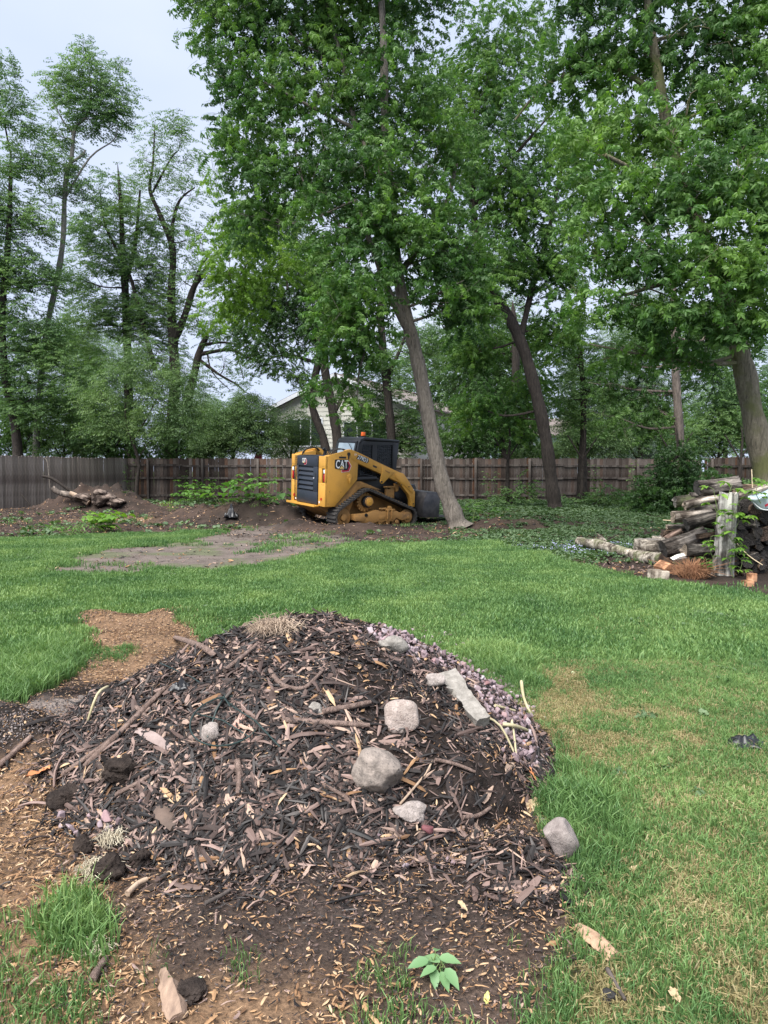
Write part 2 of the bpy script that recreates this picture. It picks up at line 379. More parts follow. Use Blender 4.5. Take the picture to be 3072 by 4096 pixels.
# ------------------------------------------------------------------ fences
def boardmat(name, stops, sc=3):
    m, nt, b, o = mat_new(name)
    oi = nt.nodes.new('ShaderNodeObjectInfo')
    c = ramp(nt, stops, oi.outputs['Random'])
    g = ramp(nt, [(.28, (.45, .43, .42)), (.5, (.95, .93, .92)), (.75, (1.45, 1.42, 1.4))], noise(nt, sc*7, 5, .65, 'Object', (1, 1, .09), .4))
    c = mixc(nt, 1.0, c, g, 'MULTIPLY')
    k = ramp(nt, [(.35, (.35, .3, .3)), (.55, (1.1, 1.1, 1.1))], noise(nt, 1.7, 4, .6, 'Object', (1.5, 1.5, .8)))
    c = mixc(nt, .8, c, k, 'MULTIPLY')
    nt.links.new(c, b.inputs['Base Color']); b.inputs['Roughness'].default_value = .9; b.inputs['Specular IOR Level'].default_value = .15
    bump(nt, b, noise(nt, sc*7, 5, .65, 'Object', (1, 1, .09)), .6, .01); return m
M['fence_grey'] = boardmat('fence_grey', [(0, (.17, .15, .13)), (.5, (.23, .20, .175)), (1, (.29, .26, .23))])
M['fence_old'] = boardmat('fence_old', [(0, (.050, .038, .032)), (.35, (.095, .078, .068)), (.7, (.145, .125, .112)), (.86, (.11, .058, .036)), (1, (.19, .168, .15))])
M['fence_rail'] = boardmat('fence_rail', [(0, (.085, .072, .064)), (1, (.14, .122, .108))])
def picket(wd, h, t=.018, seed=0):
    b = MB(); c = min(.03, wd*.25); pr = [(-wd/2, 0), (wd/2, 0), (wd/2, h-c), (wd/2-c, h), (-wd/2+c, h), (-wd/2, h-c)]
    return b.prism(pr, -t/2, t/2)
def fence(name, A, B, label, side, mats, rails=True, h=1.93, wd=.14, posts=2.4, seed=1):
    rnd = random.Random(seed); A = Vector((A[0], A[1], 0)); B = Vector((B[0], B[1], 0)); L = (B-A).length; ang = math.atan2(B.y-A.y, B.x-A.x)
    root = empty(name, (A+B)/2); tag(root, label, 'fence')
    Mi = Matrix.Translation(-(A+B)/2)
    vars_ = [picket(wd*s, h).mesh('fence_board', mats) for s in (.985, .993, 1.0)]
    n = int(L/(wd+.001)); dirv = (B-A)/L; nrm = Vector((-dirv.y, dirv.x, 0))*side
    for i in range(n):
        p = A+dirv*((i+.5)*L/n)
        g = -.05; o = link('board', rnd.choice(vars_), root, (p.x, p.y, g), (rnd.gauss(0, .004), rnd.gauss(0, .0015), ang), (1, 1, 1+rnd.uniform(-.012, .014)))
        o.matrix_parent_inverse = Mi
        o.location = Vector(o.location)+nrm*(-.02 if i % 2 else -.028)
    if rails:
        npst = int(L/posts); offs = .9
        for i in range(npst+1):
            d = min(offs+i*posts, L-.05); p = A+dirv*d+nrm*.055
            b = MB().box(-.045, .045, -.045, .045, -.1, h-.02-rnd.random()*.08)
            o = b.build('post', M['fence_rail'], root, loc=p, rot=(0, rnd.gauss(0, .01), ang), bevel=.004); o.matrix_parent_inverse = Mi
        for z in (.28, 1.0, 1.56):
            d = 0
            while d < L-.3:
                e = min(d+posts, L); c = A+dirv*((d+e)/2)+nrm*.008
                b = MB().box(-(e-d)/2+.004, (e-d)/2-.004, -.019, .019, -.045, .045)
                o = b.build('rail', M['fence_rail'], root, loc=(c.x, c.y, z+rnd.gauss(0, .02)), rot=(0, rnd.gauss(0, .006), ang)); o.matrix_parent_inverse = Mi
                d = e
    return root
FC = (-11.25, 31.2); FR = (14.1, 31.6)
fence('wooden_fence', (-15.0, 21.6), FC, 'weathered grey board fence on the left, its flat board side to the lawn', -1, M['fence_grey'], rails=False, seed=2)
fence('wooden_fence', FC, FR, 'long brown weathered picket fence with rails and posts behind the machine', -1, M['fence_old'], rails=True, seed=5)
fence('wooden_fence', (14.15, 31.5), (14.3, 21.5), 'dark board fence running back on the right, beyond the stacked firewood', -1, M['fence_old'], rails=True, seed=9)

# ------------------------------------------------------------------ house beyond the back fence
def house():
    M['siding'] = simple('siding', (.62, .60, .53), (.70, .68, .61), 1.5, .6, .1, 30)
    M['trim'] = simple('house_trim', (.78, .80, .84), None, rough=.5)
    M['shingle'] = simple('shingle', (.12, .095, .085), (.21, .175, .16), 12, .95, .6, 30)
    M['win'] = simple('window_glass', (.03, .04, .045), None, rough=.08, spec=.8)
    root = empty('house', (0, 0, 0)); tag(root, 'cream sided house with brown shingle gable roof behind the back fence', 'house')
    d = 41.0; E1 = D(1062, 1650, d); AP = D(1345, 1532, d-1.0); 
    # local frame: x along gable wall (to the right), y away from the camera, turned so the left roof slope shows
    ang = R(-24); ex = Vector((math.cos(ang), math.sin(ang), 0)); ey = Vector((-ex.y, ex.x, 0))
    root.location = (E1[0]+.35, d, 0); root.rotation_euler = (0, 0, ang)
    W = 8.6; ez = float(E1[2])+.1; slope = .40; L = 13.0; az = ez+slope*W/2
    # siding boards: one by one, gable clipped
    z = .2; k = 0
    while z < az-.12:
        z2 = min(z+.24, az-.02)
        def xl(zz): return max(0, (zz-ez)/slope) if zz > ez else 0
        a0, a1 = xl(z), xl(z2)
        b = MB(); t0, t1 = -.035, -.012
        V = [(a0, t0, z), (W-a0, t0, z), (W-a1, t1, z2), (a1, t1, z2), (a0, .0, z), (W-a0, .0, z), (W-a1, .0, z2), (a1, .0, z2)]
        b.add(V, [(0, 1, 2, 3), (7, 6, 5, 4), (0, 4, 5, 1), (1, 5, 6, 2), (2, 6, 7, 3), (3, 7, 4, 0)])
        b.build('siding_board', M['siding'], root); z += .245; k += 1
    b = MB(); b.add([(0.02, .002, 0), (W-.02, .002, 0), (W-.02, .002, ez), (W/2, .002, az-.05), (.02, .002, ez), (.02, L, 0), (W-.02, L, 0), (W-.02, L, ez), (W/2, L, az-.05), (.02, L, ez)],
                    [(0, 1, 2, 3, 4), (9, 8, 7, 6, 5), (0, 4, 9, 5), (1, 6, 7, 2)]); b.build('wall', M['siding'], root)
    oh = .45
    b = MB(); 
    for s in (0, 1):
        f = (lambda x: W-x) if s else (lambda x: x)
        V = [(f(-oh), -oh, ez-slope*oh+.06), (f(W/2), -oh, az+.06), (f(W/2), L+oh, az+.06), (f(-oh), L+oh, ez-slope*oh+.06)]
        V += [(x, y, zz+.10) for x, y, zz in V]
        b.add(V, [(0, 1, 2, 3), (7, 6, 5, 4), (0, 4, 5, 1), (1, 5, 6, 2), (2, 6, 7, 3), (3, 7, 4, 0)])
    rf = b.build('roof', M['shingle'], root)
    for s in (0, 1):
        f = (lambda x: W-x) if s else (lambda x: x)
        b = MB(); t = -oh-.03
        V = [(f(-oh-.02), t, ez-slope*oh-.10), (f(W/2), t, az-.10), (f(W/2), t, az+.12), (f(-oh-.02), t, ez-slope*oh+.12)]
        V += [(x, y+.028, zz) for x, y, zz in V]
        b.add(V, [(0, 1, 2, 3), (7, 6, 5, 4), (0, 4, 5, 1), (1, 5, 6, 2), (2, 6, 7, 3), (3, 7, 4, 0)]); b.build('rake_board', M['trim'], root)
    MB().box(-.42, -.0, -oh-.02, .35, ez-.42, ez-.14).build('eave_box', M['trim'], root)
    MB().box(-oh-.03, -oh, -oh, L+oh, ez-slope*oh-.1, ez-slope*oh+.1).build('fascia', M['trim'], root)
    for q in range(7):
        MB().box(W/2-.18, W/2+.18, .6+q*1.7, 1.9+q*1.7, az+.14, az+.22).build('ridge_vent', M['shingle'], rf, bevel=.02)
    for (x, y) in ((W/2-1.7, 5.2),):
        MB().cyl((x, y, ez+.3+x*slope*.9), (0, 0, 1), .13, .7, 12).build('chimney_pipe', M['trim'], rf)
        MB().cyl((x, y, ez+.3+x*slope*.9+.4), (0, 0, 1), .2, .12, 12).build('pipe_cap', simple('vent_dark', (.05, .04, .04)), rf)
    def window(x0, x1, z0, z1, mull):
        wdw = MB().box(x0, x1, -.03, .0, z0, z1).build('window', M['win'], root)
        wdw.location.y = -.035
        t = .07
        for (a, b_, c, e) in ((x0-t, x0, z0-t, z1+t), (x1, x1+t, z0-t, z1+t), (x0, x1, z1, z1+t), (x0, x1, z0-t, z0)):
            MB().box(a, b_, -.06, .0, c, e).build('frame', M['trim'], wdw)
        for q in mull: MB().box(q-.04, q+.04, -.05, -.0301, z0, z1).build('mullion', M['trim'], wdw)
    window(1.1, 3.3, 2.75, 4.2, [1.95, 2.6]); window(4.7, 7.2, 2.3, 3.95, [5.5, 6.4])
    # deck railing in front of the house
    rl = empty('deck_railing', root.location, (0, 0, ang)); tag(rl, 'white slatted deck railing in front of the cream house wall', 'railing')
    for z in (1.35, 2.45): MB().box(1.0, 7.6, -1.75, -1.68, z, z+.07).build('top_rail', M['trim'], rl)
    me = MB().box(-.02, .02, -.02, .02, 1.42, 2.45).mesh('baluster', M['trim'])
    for q in range(50): link('baluster', me, rl, (1.05+q*.132, -1.715, 0))
    for q in range(4): MB().box(1.0+q*2.15, 1.1+q*2.15, -1.67, -1.57, 0, 2.5).build('post', M['trim'], rl)
    MB().box(.9, 7.7, -1.75, -.08, 1.12, 1.3).build('deck_floor', M['trim'], rl)
    # red playground toy peeping over the fence
    p = D(1030, 1815, 34); t = MB(); t.prism([(-.22, -.35), (.2, -.35), (.16, .2), (-.05, .05)], -.1, .1)
    t.prism([(.08, -.35), (.2, -.35), (.2, .16), (.1, .2)], .101, .16)
    o = t.build('play_slide', simple('red_plastic', (.45, .03, .04), None, rough=.4), loc=(p[0], p[1], p[2]), bevel=.02)
    st = MB().box(-.2, .2, -.05, .05, -2.1, -.35).build('support', simple('grey_plastic', (.1, .11, .12)), o)
    tag(o, 'red plastic play slide top peeping over the fence below the house', 'slide')
house()
def shed(px0, px1, top, d, label, c, name='house'):
    a = D(px0, top, d); b = D(px1, top, d); root = empty(name, ((a[0]+b[0])/2, d, 0)); tag(root, label, 'house')
    w_ = (b[0]-a[0])/2; h = a[2]
    m = simple('far_wall_'+str(px0), c, tuple(v*.9 for v in c), 1, .7)
    MB().box(-w_, w_, 0, 8, 0, h*.72).build('wall', m, root)
    MB().prism([(-.5, h*.72), (4, h), (8.5, h*.72), (8.5, h*.72-.1), (-.5, h*.72-.1)], -w_-.4, w_+.4).build('roof', M['shingle'], root, rot=(0, 0, 0)).rotation_euler = (0, 0, R(90))
    root.children[-1].location = (0, 0, 0)
    for q in (-.55, .3): MB().box(w_*q-.6, w_*q+.6, -.04, -.001, h*.25, h*.5).build('window', M['win'], root)
shed(2000, 2330, 1660, 62, 'pale blue-grey house far beyond the fence between the dark trunks', (.45, .52, .62))
shed(2420, 2760, 1690, 66, 'white house far beyond the fence behind the spruces', (.62, .66, .72))

# ------------------------------------------------------------------ leaves
def leaflet(L, W, droop=.25, fold=.25):
    """pointed leaf lying along +x, 8 triangles"""
    V = [(0, 0, 0), (.22*L, 0, .01*L), (.52*L, 0, -.04*L*droop*4), (L, 0, -.45*L*droop)]
    t = W/2
    V += [(.22*L, t*.72, fold*t), (.52*L, t, fold*t-.04*L), (.22*L, -t*.72, fold*t), (.52*L, -t, fold*t-.04*L)]
    F = [(0, 1, 4), (1, 2, 5, 4), (2, 3, 5), (0, 6, 1), (1, 6, 7, 2), (2, 7, 3)]
    return V, F
def sprig(name, mat, n_leaf, leaflets, L, W, stem, rnd, droop=.3, hang=.5):
    """a twig along +x carrying compound leaves that hang"""
    b = MB(); b.tube([(0, 0, 0), (stem*.5, 0, -.02*stem), (stem, 0, -.12*stem)], [.004, .003, .0015], 3, cap=False)
    for i in range(n_leaf):
        t = (i+.6)/n_leaf; base = Vector((stem*t, 0, -.1*stem*t*t)); side = (i % 2)*2-1
        yaw = side*R(rnd.uniform(35, 80))*(1 if i < n_leaf-1 else .2); pit = R(rnd.uniform(5, 40))+hang*R(35)
        Mr = Matrix.Translation(base) @ Matrix.Rotation(yaw, 4, 'Z') @ Matrix.Rotation(pit, 4, 'Y') @ Matrix.Rotation(R(rnd.uniform(-30, 30)), 4, 'X')
        pet = L*.5
        k = leaflets
        for j in range(k):
            l = L*rnd.uniform(.75, 1.15); V, F = leaflet(l, W*rnd.uniform(.8, 1.15), droop, rnd.uniform(.1, .5))
            if j == 0: a, p0 = 0, pet+L*.5
            else: a, p0 = (1 if j % 2 else -1)*R(rnd.uniform(45, 70)), pet+L*.42*(1-(j-1)//2*.55)
            Ml = Mr @ Matrix.Translation((p0, 0, -p0*.1)) @ Matrix.Rotation(a, 4, 'Z') @ Matrix.Rotation(R(rnd.uniform(-5, 45)), 4, 'Y') @ Matrix.Rotation(R(rnd.uniform(-35, 35)), 4, 'X')
            b.add([Ml @ Vector(v) for v in V], F)
    me = b.mesh(name, mat); me.polygons.foreach_set('use_smooth', [True]*len(me.polygons)); return src(name, me)
rs = random.Random(3)
M['leaf_near'] = leafmat('leaf_near', (.028, .076, .020), (.072, .162, .032), (.175, .30, .060), .45, .6)
M['leaf_lime'] = leafmat('leaf_lime', (.07, .14, .016), (.14, .26, .028), (.24, .37, .05), .45, .5)
M['leaf_dark'] = leafmat('leaf_dark', (.020, .052, .013), (.045, .105, .022), (.10, .19, .038), .36, .4)
M['leaf_mid'] = leafmat('leaf_mid', (.042, .098, .036), (.092, .172, .058), (.18, .285, .09), .45, .35)
M['leaf_grey'] = leafmat('leaf_grey', (.050, .10, .038), (.10, .175, .06), (.18, .27, .09), .42, .35)
M['leaf_spruce'] = leafmat('leaf_spruce', (.03, .052, .034), (.06, .095, .065), (.11, .15, .11), .1, .5)
SP = {}
for k, (n, lf, L, W, st) in dict(near=(6, 5, .088, .036, .30), lime=(6, 5, .085, .036, .28), dark=(7, 4, .085, .036, .30), mid=(9, 3, .068, .032, .32), grey=(12, 1, .06, .03, .30), spruce=(16, 1, .07, .012, .3)).items():
    SP[k] = [sprig('sprig_'+k, M['leaf_'+k], n, lf, L, W, st, rs, hang={'near': 1.2, 'lime': .9, 'dark': 1.0}.get(k, -.3)) for _ in range(4)]
SAREA = dict(near=.060, lime=.056, dark=.054, mid=.038, grey=.014, spruce=.010)

def crown_points(blobs, kind, cov, rng, gap=.42, drop=.3):
    P = []; Rr = []; Sc = []
    for (c, rx, rz, q) in blobs:
        ry = (rx+rz)*.5*.9
        A = math.pi*rx*rz; n = int(cov*q*A/SAREA[kind]*3.6)
        u = rng.normal(size=(n, 3)); u /= np.linalg.norm(u, axis=1)[:, None]+1e-9
        rad = rng.random(n)**.45
        # ragged outline made of lobes
        ph = rng.random(6)*6.28
        az = np.arctan2(u[:, 1], u[:, 0]); el = u[:, 2]
        lob = 1+.16*np.sin(3*az+ph[0])*np.cos(4*el+ph[1])+.13*np.sin(7*az+ph[2]+3*el)+.08*rng.normal(size=n)
        p = np.array(c)+u*(rad*lob)[:, None]*np.array([rx, ry, rz])
        # gaps between leaf clumps
        s = 1/max(.35, min(rx, rz)*.45)
        nn = (vn(p[:, 0]*s*1.2+p[:, 1]*s*.7, p[:, 2]*s*1.3-p[:, 1]*s*.5, 77)+vn(p[:, 0]*s*2.7-p[:, 1]*s, p[:, 2]*s*2.9, 78)*.6)/1.6
        k = nn > gap*rng.uniform(.75, 1.15, n)
        p = p[k]; u = u[k]; m = len(p)
        yaw = np.arctan2(u[:, 1], u[:, 0])+rng.normal(size=m)*.7; pit = rng.uniform(-.2, .9, m)*(1 if drop > .2 else .5)+drop*.6
        P.append(p); Rr.append(np.stack([rng.normal(size=m)*.4, pit, yaw], 1)); Sc.append(rng.uniform(.75, 1.25, m))
    return np.concatenate(P), np.concatenate(Rr), np.concatenate(Sc)

def smooth_path(P, n=5):
    P = [np.array(p, float) for p in P]; out_ = []
    for i in range(len(P)-1):
        p0, p1, p2, p3 = P[max(i-1, 0)], P[i], P[i+1], P[min(i+2, len(P)-1)]
        for k in range(n):
            t = k/n; out_.append(.5*((2*p1)+(-p0+p2)*t+(2*p0-5*p1+4*p2-p3)*t*t+(-p0+3*p1-3*p2+p3)*t**3))
    out_.append(P[-1]); return out_
def tree(label, d, trunk, limbs, blobs, kind='mid', bark='bark_dark', cov=1.6, gap=.42, name='tree', seed=0, cat='tree', dscale=None, lscale=1.0, twigs=6, mats=None, depth=1.0, dz=0):
    """trunk/limbs: lists of (px, py, width px[, depth offset]); blobs: (px, py, rx px, rz px[, depth offset[, density]])"""
    rng = np.random.default_rng(seed+100); rnd = random.Random(seed)
    def W(p): 
        dd = d+(p[3] if len(p) > 3 else 0); q = D(p[0], p[1], dd); return np.array([q[0], q[1], q[2], p[2]/2/FPX*dd*.82])
    tr = smooth_path([W(p) for p in trunk])
    g = float(hgt(np.array([tr[0][0]]), np.array([tr[0][1]]))[0])
    base = np.array([tr[0][0], tr[0][1], g])
    if tr[0][2] > g+.05: tr = [np.array([tr[0][0], tr[0][1], g-.05, tr[0][3]*1.25])]+tr
    else: base = base
    tr[-1] = np.append(tr[-1][:3], .006); tr[-2] = np.append(tr[-2][:3], tr[-2][3]*.5)
    root = empty(name, base); tag(root, label, cat)
    inv = Matrix.Translation(-Vector(base))
    def put(b, nm, mat, **k):
        o = b.build(nm, mat, root, **k); o.matrix_parent_inverse = inv; return o
    b = MB(); n = 16 if tr[0][3] > .12 else 9
    jr = lambda i: 1+.06*math.sin(i*1.3+seed)+rnd.uniform(-.03, .03)
    pts = [p[:3] for p in tr]; rad = [p[3]*jr(i) for i, p in enumerate(tr)]
    rad[0] *= 1.42; rad[1] *= 1.15
    b.tube(pts, rad, n, rough=.05, seed=seed); put(b, 'trunk', M[bark], smooth=True, angle=80)
    allp = [p for p in tr]
    for L_ in limbs:
        lp = smooth_path([W(p) for p in L_], 4); b = MB()
        b.tube([p[:3] for p in lp], [max(p[3]*jr(i), .004) for i, p in enumerate(lp)], 8 if lp[0][3] > .04 else 6, rough=.08, seed=seed+len(allp)); put(b, 'limb', M[bark], smooth=True, angle=80)
        allp += lp
    BL = []
    for q in blobs:
        dd = d+(q[4] if len(q) > 4 else 0); c = D(q[0], q[1], dd); BL.append((c, q[2]/FPX*dd, q[3]/FPX*dd, q[5] if len(q) > 5 else 1.0))
    # branches reaching into every clump
    if twigs:
        b = MB(); AP = np.array([p[:3] for p in allp]); AR = np.array([p[3] for p in allp])
        for (c, rx, rz, q) in BL:
            dist = np.linalg.norm(AP-c, axis=1)+np.where(AP[:, 2] > c[2]-.1, (AP[:, 2]-c[2]+.1)*1.5, 0)+np.where(AR < .01, 2, 0)
            j = int(np.argmin(dist)); a = AP[j]; r0 = min(AR[j]*.5, .09, .03+.008*np.linalg.norm(c-a))
            mid = (a+c)/2+np.array([0, 0, -.08*np.linalg.norm(c-a)])+rng.normal(size=3)*.06*np.linalg.norm(c-a)
            pt = smooth_path([a, mid, c, c+(c-mid)*.5], 4); m = len(pt)
            b.tube(pt, [r0*(1-.85*i/(m-1)) for i in range(m)], 5, cap=False)
            for t in range(twigs):
                i = rnd.randrange(m//3, m-1); u = rng.normal(size=3); u /= np.linalg.norm(u); e = c+u*np.array([rx, (rx+rz)/2, rz])*rnd.uniform(.6, 1.0)
                mm = (pt[i]+e)/2+rng.normal(size=3)*.12*rx; r1 = r0*(1-.85*i/(m-1))*.6
                tp = smooth_path([pt[i], mm, e], 3); b.tube(tp, [max(r1*(1-k/len(tp)), .003) for k in range(len(tp))], 4, cap=False)
                for s in range(2):
                    k = rnd.randrange(2, len(tp)-1); e2 = tp[k]+rng.normal(size=3)*.3*rx
                    b.tube([tp[k], (tp[k]+e2)/2+rng.normal(size=3)*.03, e2], [max(r1*.4, .003), .003, .002], 3, cap=False)
        put(b, 'branches', M[bark])
    P, Rr, Sc = crown_points(BL, kind, cov, rng, gap, 0.0 if kind in ('mid', 'grey') else .3)
    Sc = Sc*lscale
    o = scatter('crown', kind, SP[kind], P, Rr, Sc, root); o.matrix_parent_inverse = inv; o['kind'] = 'stuff'
    return root

# big near tree in front of the bucket
tree('tall leaning tree with the bare grey trunk right of the yellow machine', 16.2,
     [(1836, 2112, 104), (1815, 2055, 88), (1775, 1950, 76), (1740, 1800, 72), (1712, 1660, 70), (1672, 1450, 66), (1640, 1320, 62), (1605, 1170, 56), (1580, 1000, 50), (1560, 760, 44), (1540, 500, 38), (1535, 200, 34), (1520, -150, 26), (1510, -500, 14)],
     [[(1655, 1360, 46), (1560, 1180, 38, -.3), (1500, 1020, 30, -.6), (1420, 800, 22, -.8)], [(1545, 1150, 18, -.4), (1490, 1330, 14, -.8), (1440, 1470, 10, -.9), (1430, 1580, 6, -.8)], [(1500, 1290, 10, -.8), (1400, 1350, 8, -.9), (1340, 1430, 6, -.9), (1270, 1520, 4, -.7)], [(1560, 760, 30), (1430, 520, 26, .3), (1370, 250, 22, .5), (1300, 0, 16, .6)],
      [(1590, 1100, 30), (1760, 880, 24, .3), (1830, 640, 18, .5)], [(1370, 250, 14, .5), (1200, 170, 10, .8), (1100, 60, 7, 1)], [(1430, 520, 18, .3), (1250, 430, 14, 0), (1060, 330, 9, -.3)]],
     [(900, 60, 170, 190, .5), (1180, 80, 240, 230, 1), (1500, 100, 240, 240, 1.2), (860, -180, 200, 200, .5), (1250, -220, 260, 240), (1650, -220, 280, 240), (1000, 350, 180, 190, .2), (1270, 380, 240, 220, .6), (1560, 380, 220, 220, .2), (1760, 560, 180, 200, .5),
      (960, 600, 150, 160, .2), (1180, 650, 220, 200), (1450, 680, 220, 200, -.3), (1700, 800, 200, 180, -.2), (1000, 860, 140, 130, .5, .8), (1350, 900, 200, 190, -.5), (1700, 960, 170, 150, -.6), (1500, 900, 130, 140, -.6), (1830, 1000, 140, 160, -.4),
      (1430, 1090, 160, 160, -1.2), (1370, 1240, 160, 150, -1.1), (1800, 1150, 150, 120, -.8), (1600, 1120, 90, 90, 1.3), (1460, 1340, 120, 120, -1.0), (1330, 1420, 90, 110, -.9), (1880, 1200, 130, 130, -.6), (1390, 1560, 80, 90, -.8, .8), (1440, 1625, 50, 50, -.8, .6), (1250, 1560, 45, 50, -.6, .5)],
     'near', 'bark_grey', cov=1.75, gap=.38, seed=1)
# right of it, curved dark trunk
tree('dark curved tree trunk leaning left, standing in front of the fence right of centre', 24.0,
     [(2222, 2050, 78), (2210, 1960, 64), (2190, 1800, 60), (2160, 1640, 58), (2120, 1480, 56), (2080, 1360, 54), (2030, 1260, 52), (1980, 1180, 46), (1930, 1080, 40), (1900, 900, 32), (1890, 700, 24), (1900, 400, 14)],
     [[(2080, 1360, 34), (2130, 1150, 26, .4), (2200, 900, 20, .8), (2260, 600, 12, 1)], [(1900, 820, 20), (2060, 620, 16, -.3), (2200, 460, 10, -.6)]],
     [(1980, 620, 220, 200), (1900, 380, 200, 180, 1), (2080, 840, 220, 180), (2190, 1060, 170, 140, .5), (1960, 1030, 180, 110, -.6), (2210, 1330, 130, 110, .6), (1900, 1380, 120, 110, 1.6), (2120, 1560, 120, 110, 2.2, .7), (2000, 160, 240, 160, 1, .8), (2300, 560, 140, 150, 1), (2330, 820, 100, 120, 1.2, .7), (1900, 1620, 110, 110, 1, .8), (2060, 1660, 100, 110, 1.5, .7)],
     'near', 'bark_dark', cov=1.8, gap=.39, seed=2, lscale=1.1)
# large right-hand tree
tree('large tree with a thick mossy trunk behind the stacked firewood on the right', 12.6,
     [(3110, 2260, 140), (3095, 2120, 120), (3060, 1900, 108), (3010, 1650, 100), (2970, 1450, 96), (2930, 1280, 90), (2860, 1080, 88), (2780, 880, 76), (2700, 650, 64), (2650, 400, 52), (2600, 100, 40), (2560, -300, 20)],
     [[(2930, 1280, 60), (3020, 1050, 46, -.5), (3080, 750, 34, -.8), (3120, 400, 20, -.8)], [(2780, 880, 40), (2600, 720, 28, -.4), (2420, 620, 18, -.7)], [(2860, 1080, 36), (2700, 1120, 26, -.6), (2500, 1180, 14, -.9)],
      [(2650, 400, 34), (2450, 270, 22, .3), (2200, 330, 14, .5), (2060, 480, 10, .6)], [(3080, 1800, 50), (3140, 1500, 44), (3180, 1100, 30)]],
     [(2480, 760, 190, 170, -.6), (2720, 720, 200, 190, -.9), (2960, 700, 200, 190, -1.1), (3120, 850, 160, 220, -.8), (2350, 560, 150, 140, -.2), (2520, 480, 200, 160), (2800, 450, 230, 180, -.3), (3050, 400, 200, 200, -.3),
      (2380, 960, 160, 130, -.7), (2600, 1000, 190, 150, -1.1), (2850, 1000, 200, 160, -1.3), (3050, 1120, 180, 170, -1.2), (2330, 1180, 120, 90, -.9, .7), (2560, 1230, 170, 110, -1.0), (2800, 1220, 180, 110, -1.1), (2990, 1260, 110, 100, -1.2),
      (2250, 250, 190, 160, .4, .8), (2520, 180, 220, 180, .2), (2820, 150, 230, 180, .2), (3080, 100, 200, 180), (2400, -120, 260, 160, .3), (2800, -180, 280, 180), (3150, -150, 220, 200), (2680, 1380, 140, 80, -.4, .7), (2480, 1400, 90, 70, -.2, .5)],
     'near', 'bark_moss', cov=1.9, gap=.38, seed=3)
# yellow-green clump left of centre
tree('bright yellow-green tree beside the big leaning one, hanging over the fence', 22.5,
     [(1440, 1760, 30, 9), (1400, 1500, 26, 6), (1250, 1250, 24, 2), (1080, 1120, 18), (900, 1100, 12)],
     [], [(900, 1080, 120, 120), (1000, 960, 130, 110, .5), (870, 1240, 90, 90), (990, 1180, 120, 110, .6), (1120, 1040, 130, 130, 1.2), (800, 960, 60, 60, .2, .6), (900, 900, 80, 90, .4, .7), (860, 720, 60, 80, .4, .5)], 'lime', 'bark_dark', cov=1.2, gap=.42, seed=4, twigs=4)
tree('twin trunked dark tree standing behind the fence just left of the cab', 32.6,
     [(1352, 1820, 52), (1345, 1720, 46), (1322, 1600, 44), (1300, 1480, 40), (1290, 1360, 34), (1280, 1200, 28), (1270, 1000, 18)],
     [[(1308, 1815, 42), (1290, 1740, 38), (1255, 1650, 36), (1247, 1590, 36), (1262, 1500, 34), (1275, 1400, 30), (1250, 1290, 22)], [(1338, 1650, 22), (1365, 1590, 18), (1352, 1540, 16), (1340, 1490, 12)], [(1262, 1450, 18), (1150, 1420, 12), (1060, 1440, 6)]],
     [(1010, 1320, 130, 110), (1150, 1220, 160, 140), (1100, 1420, 140, 80, 0, .9), (1250, 1320, 120, 110), (1200, 1080, 170, 130), (1020, 1180, 120, 100), (1330, 1200, 140, 130), (1180, 1500, 70, 50, 0, .6), (1060, 900, 170, 140, 1), (1250, 1550, 40, 40, -.5, .6)],
     'dark', 'bark_dark', cov=1.5, gap=.40, seed=5)
tree('dark straight tree behind the cab, its trunk above the fence', 34,
     [(1570, 1840, 46), (1562, 1700, 42), (1545, 1520, 40), (1528, 1350, 36), (1520, 1150, 28), (1515, 900, 16)], [[(1545, 1520, 22), (1600, 1400, 16), (1640, 1280, 8)]],
     [(1560, 1480, 110, 90, 0, .7), (1480, 1660, 100, 90, 1, .8), (1640, 1640, 110, 120, 1), (1580, 1770, 110, 70, 1), (1650, 1400, 130, 140, 1), (1700, 1750, 110, 90, 1), (1480, 1450, 90, 90, 1, .6), (1500, 1560, 80, 60, 1, .6)], 'mid', 'bark_dark', cov=1.2, gap=.44, seed=6)
tree('dark tree behind the fence, left of the curved trunk', 33.5,
     [(2020, 1840, 50), (2035, 1700, 44), (2060, 1550, 42), (2062, 1400, 36), (2050, 1200, 24)], [],
     [(1850, 1750, 120, 110), (1960, 1760, 110, 90), (2060, 1560, 140, 120, 1), (1850, 1560, 140, 130, 1), (2110, 1740, 90, 90, 1, .7), (1990, 1620, 130, 110), (1880, 1400, 150, 140, 1.5), (2020, 1420, 150, 120, 1.5)], 'dark', 'bark_dark', cov=1.4, gap=.40, seed=7)
tree('straight grey tree with a peeling trunk rising from the vine thicket', 23.0,
     [(2730, 1990, 46), (2722, 1800, 44), (2712, 1640, 40), (2700, 1450, 36), (2698, 1280, 34), (2690, 1100, 26), (2670, 900, 14)], [[(2700, 1300, 20), (2600, 1200, 14, .3), (2480, 1170, 8, .5)]],
     [(2680, 1350, 170, 110, 1), (2480, 1440, 140, 90, .8, .8), (2580, 1560, 130, 80, .6), (2500, 1680, 110, 70, .5, .7), (2640, 1640, 90, 80, .5, .8), (2420, 1540, 90, 60, .8, .6), (2830, 1480, 110, 110, 1), (2860, 1330, 120, 100, 1), (2620, 1720, 70, 60, .3, .7)], 'dark', 'bark_dead', cov=1.25, gap=.42, seed=8)
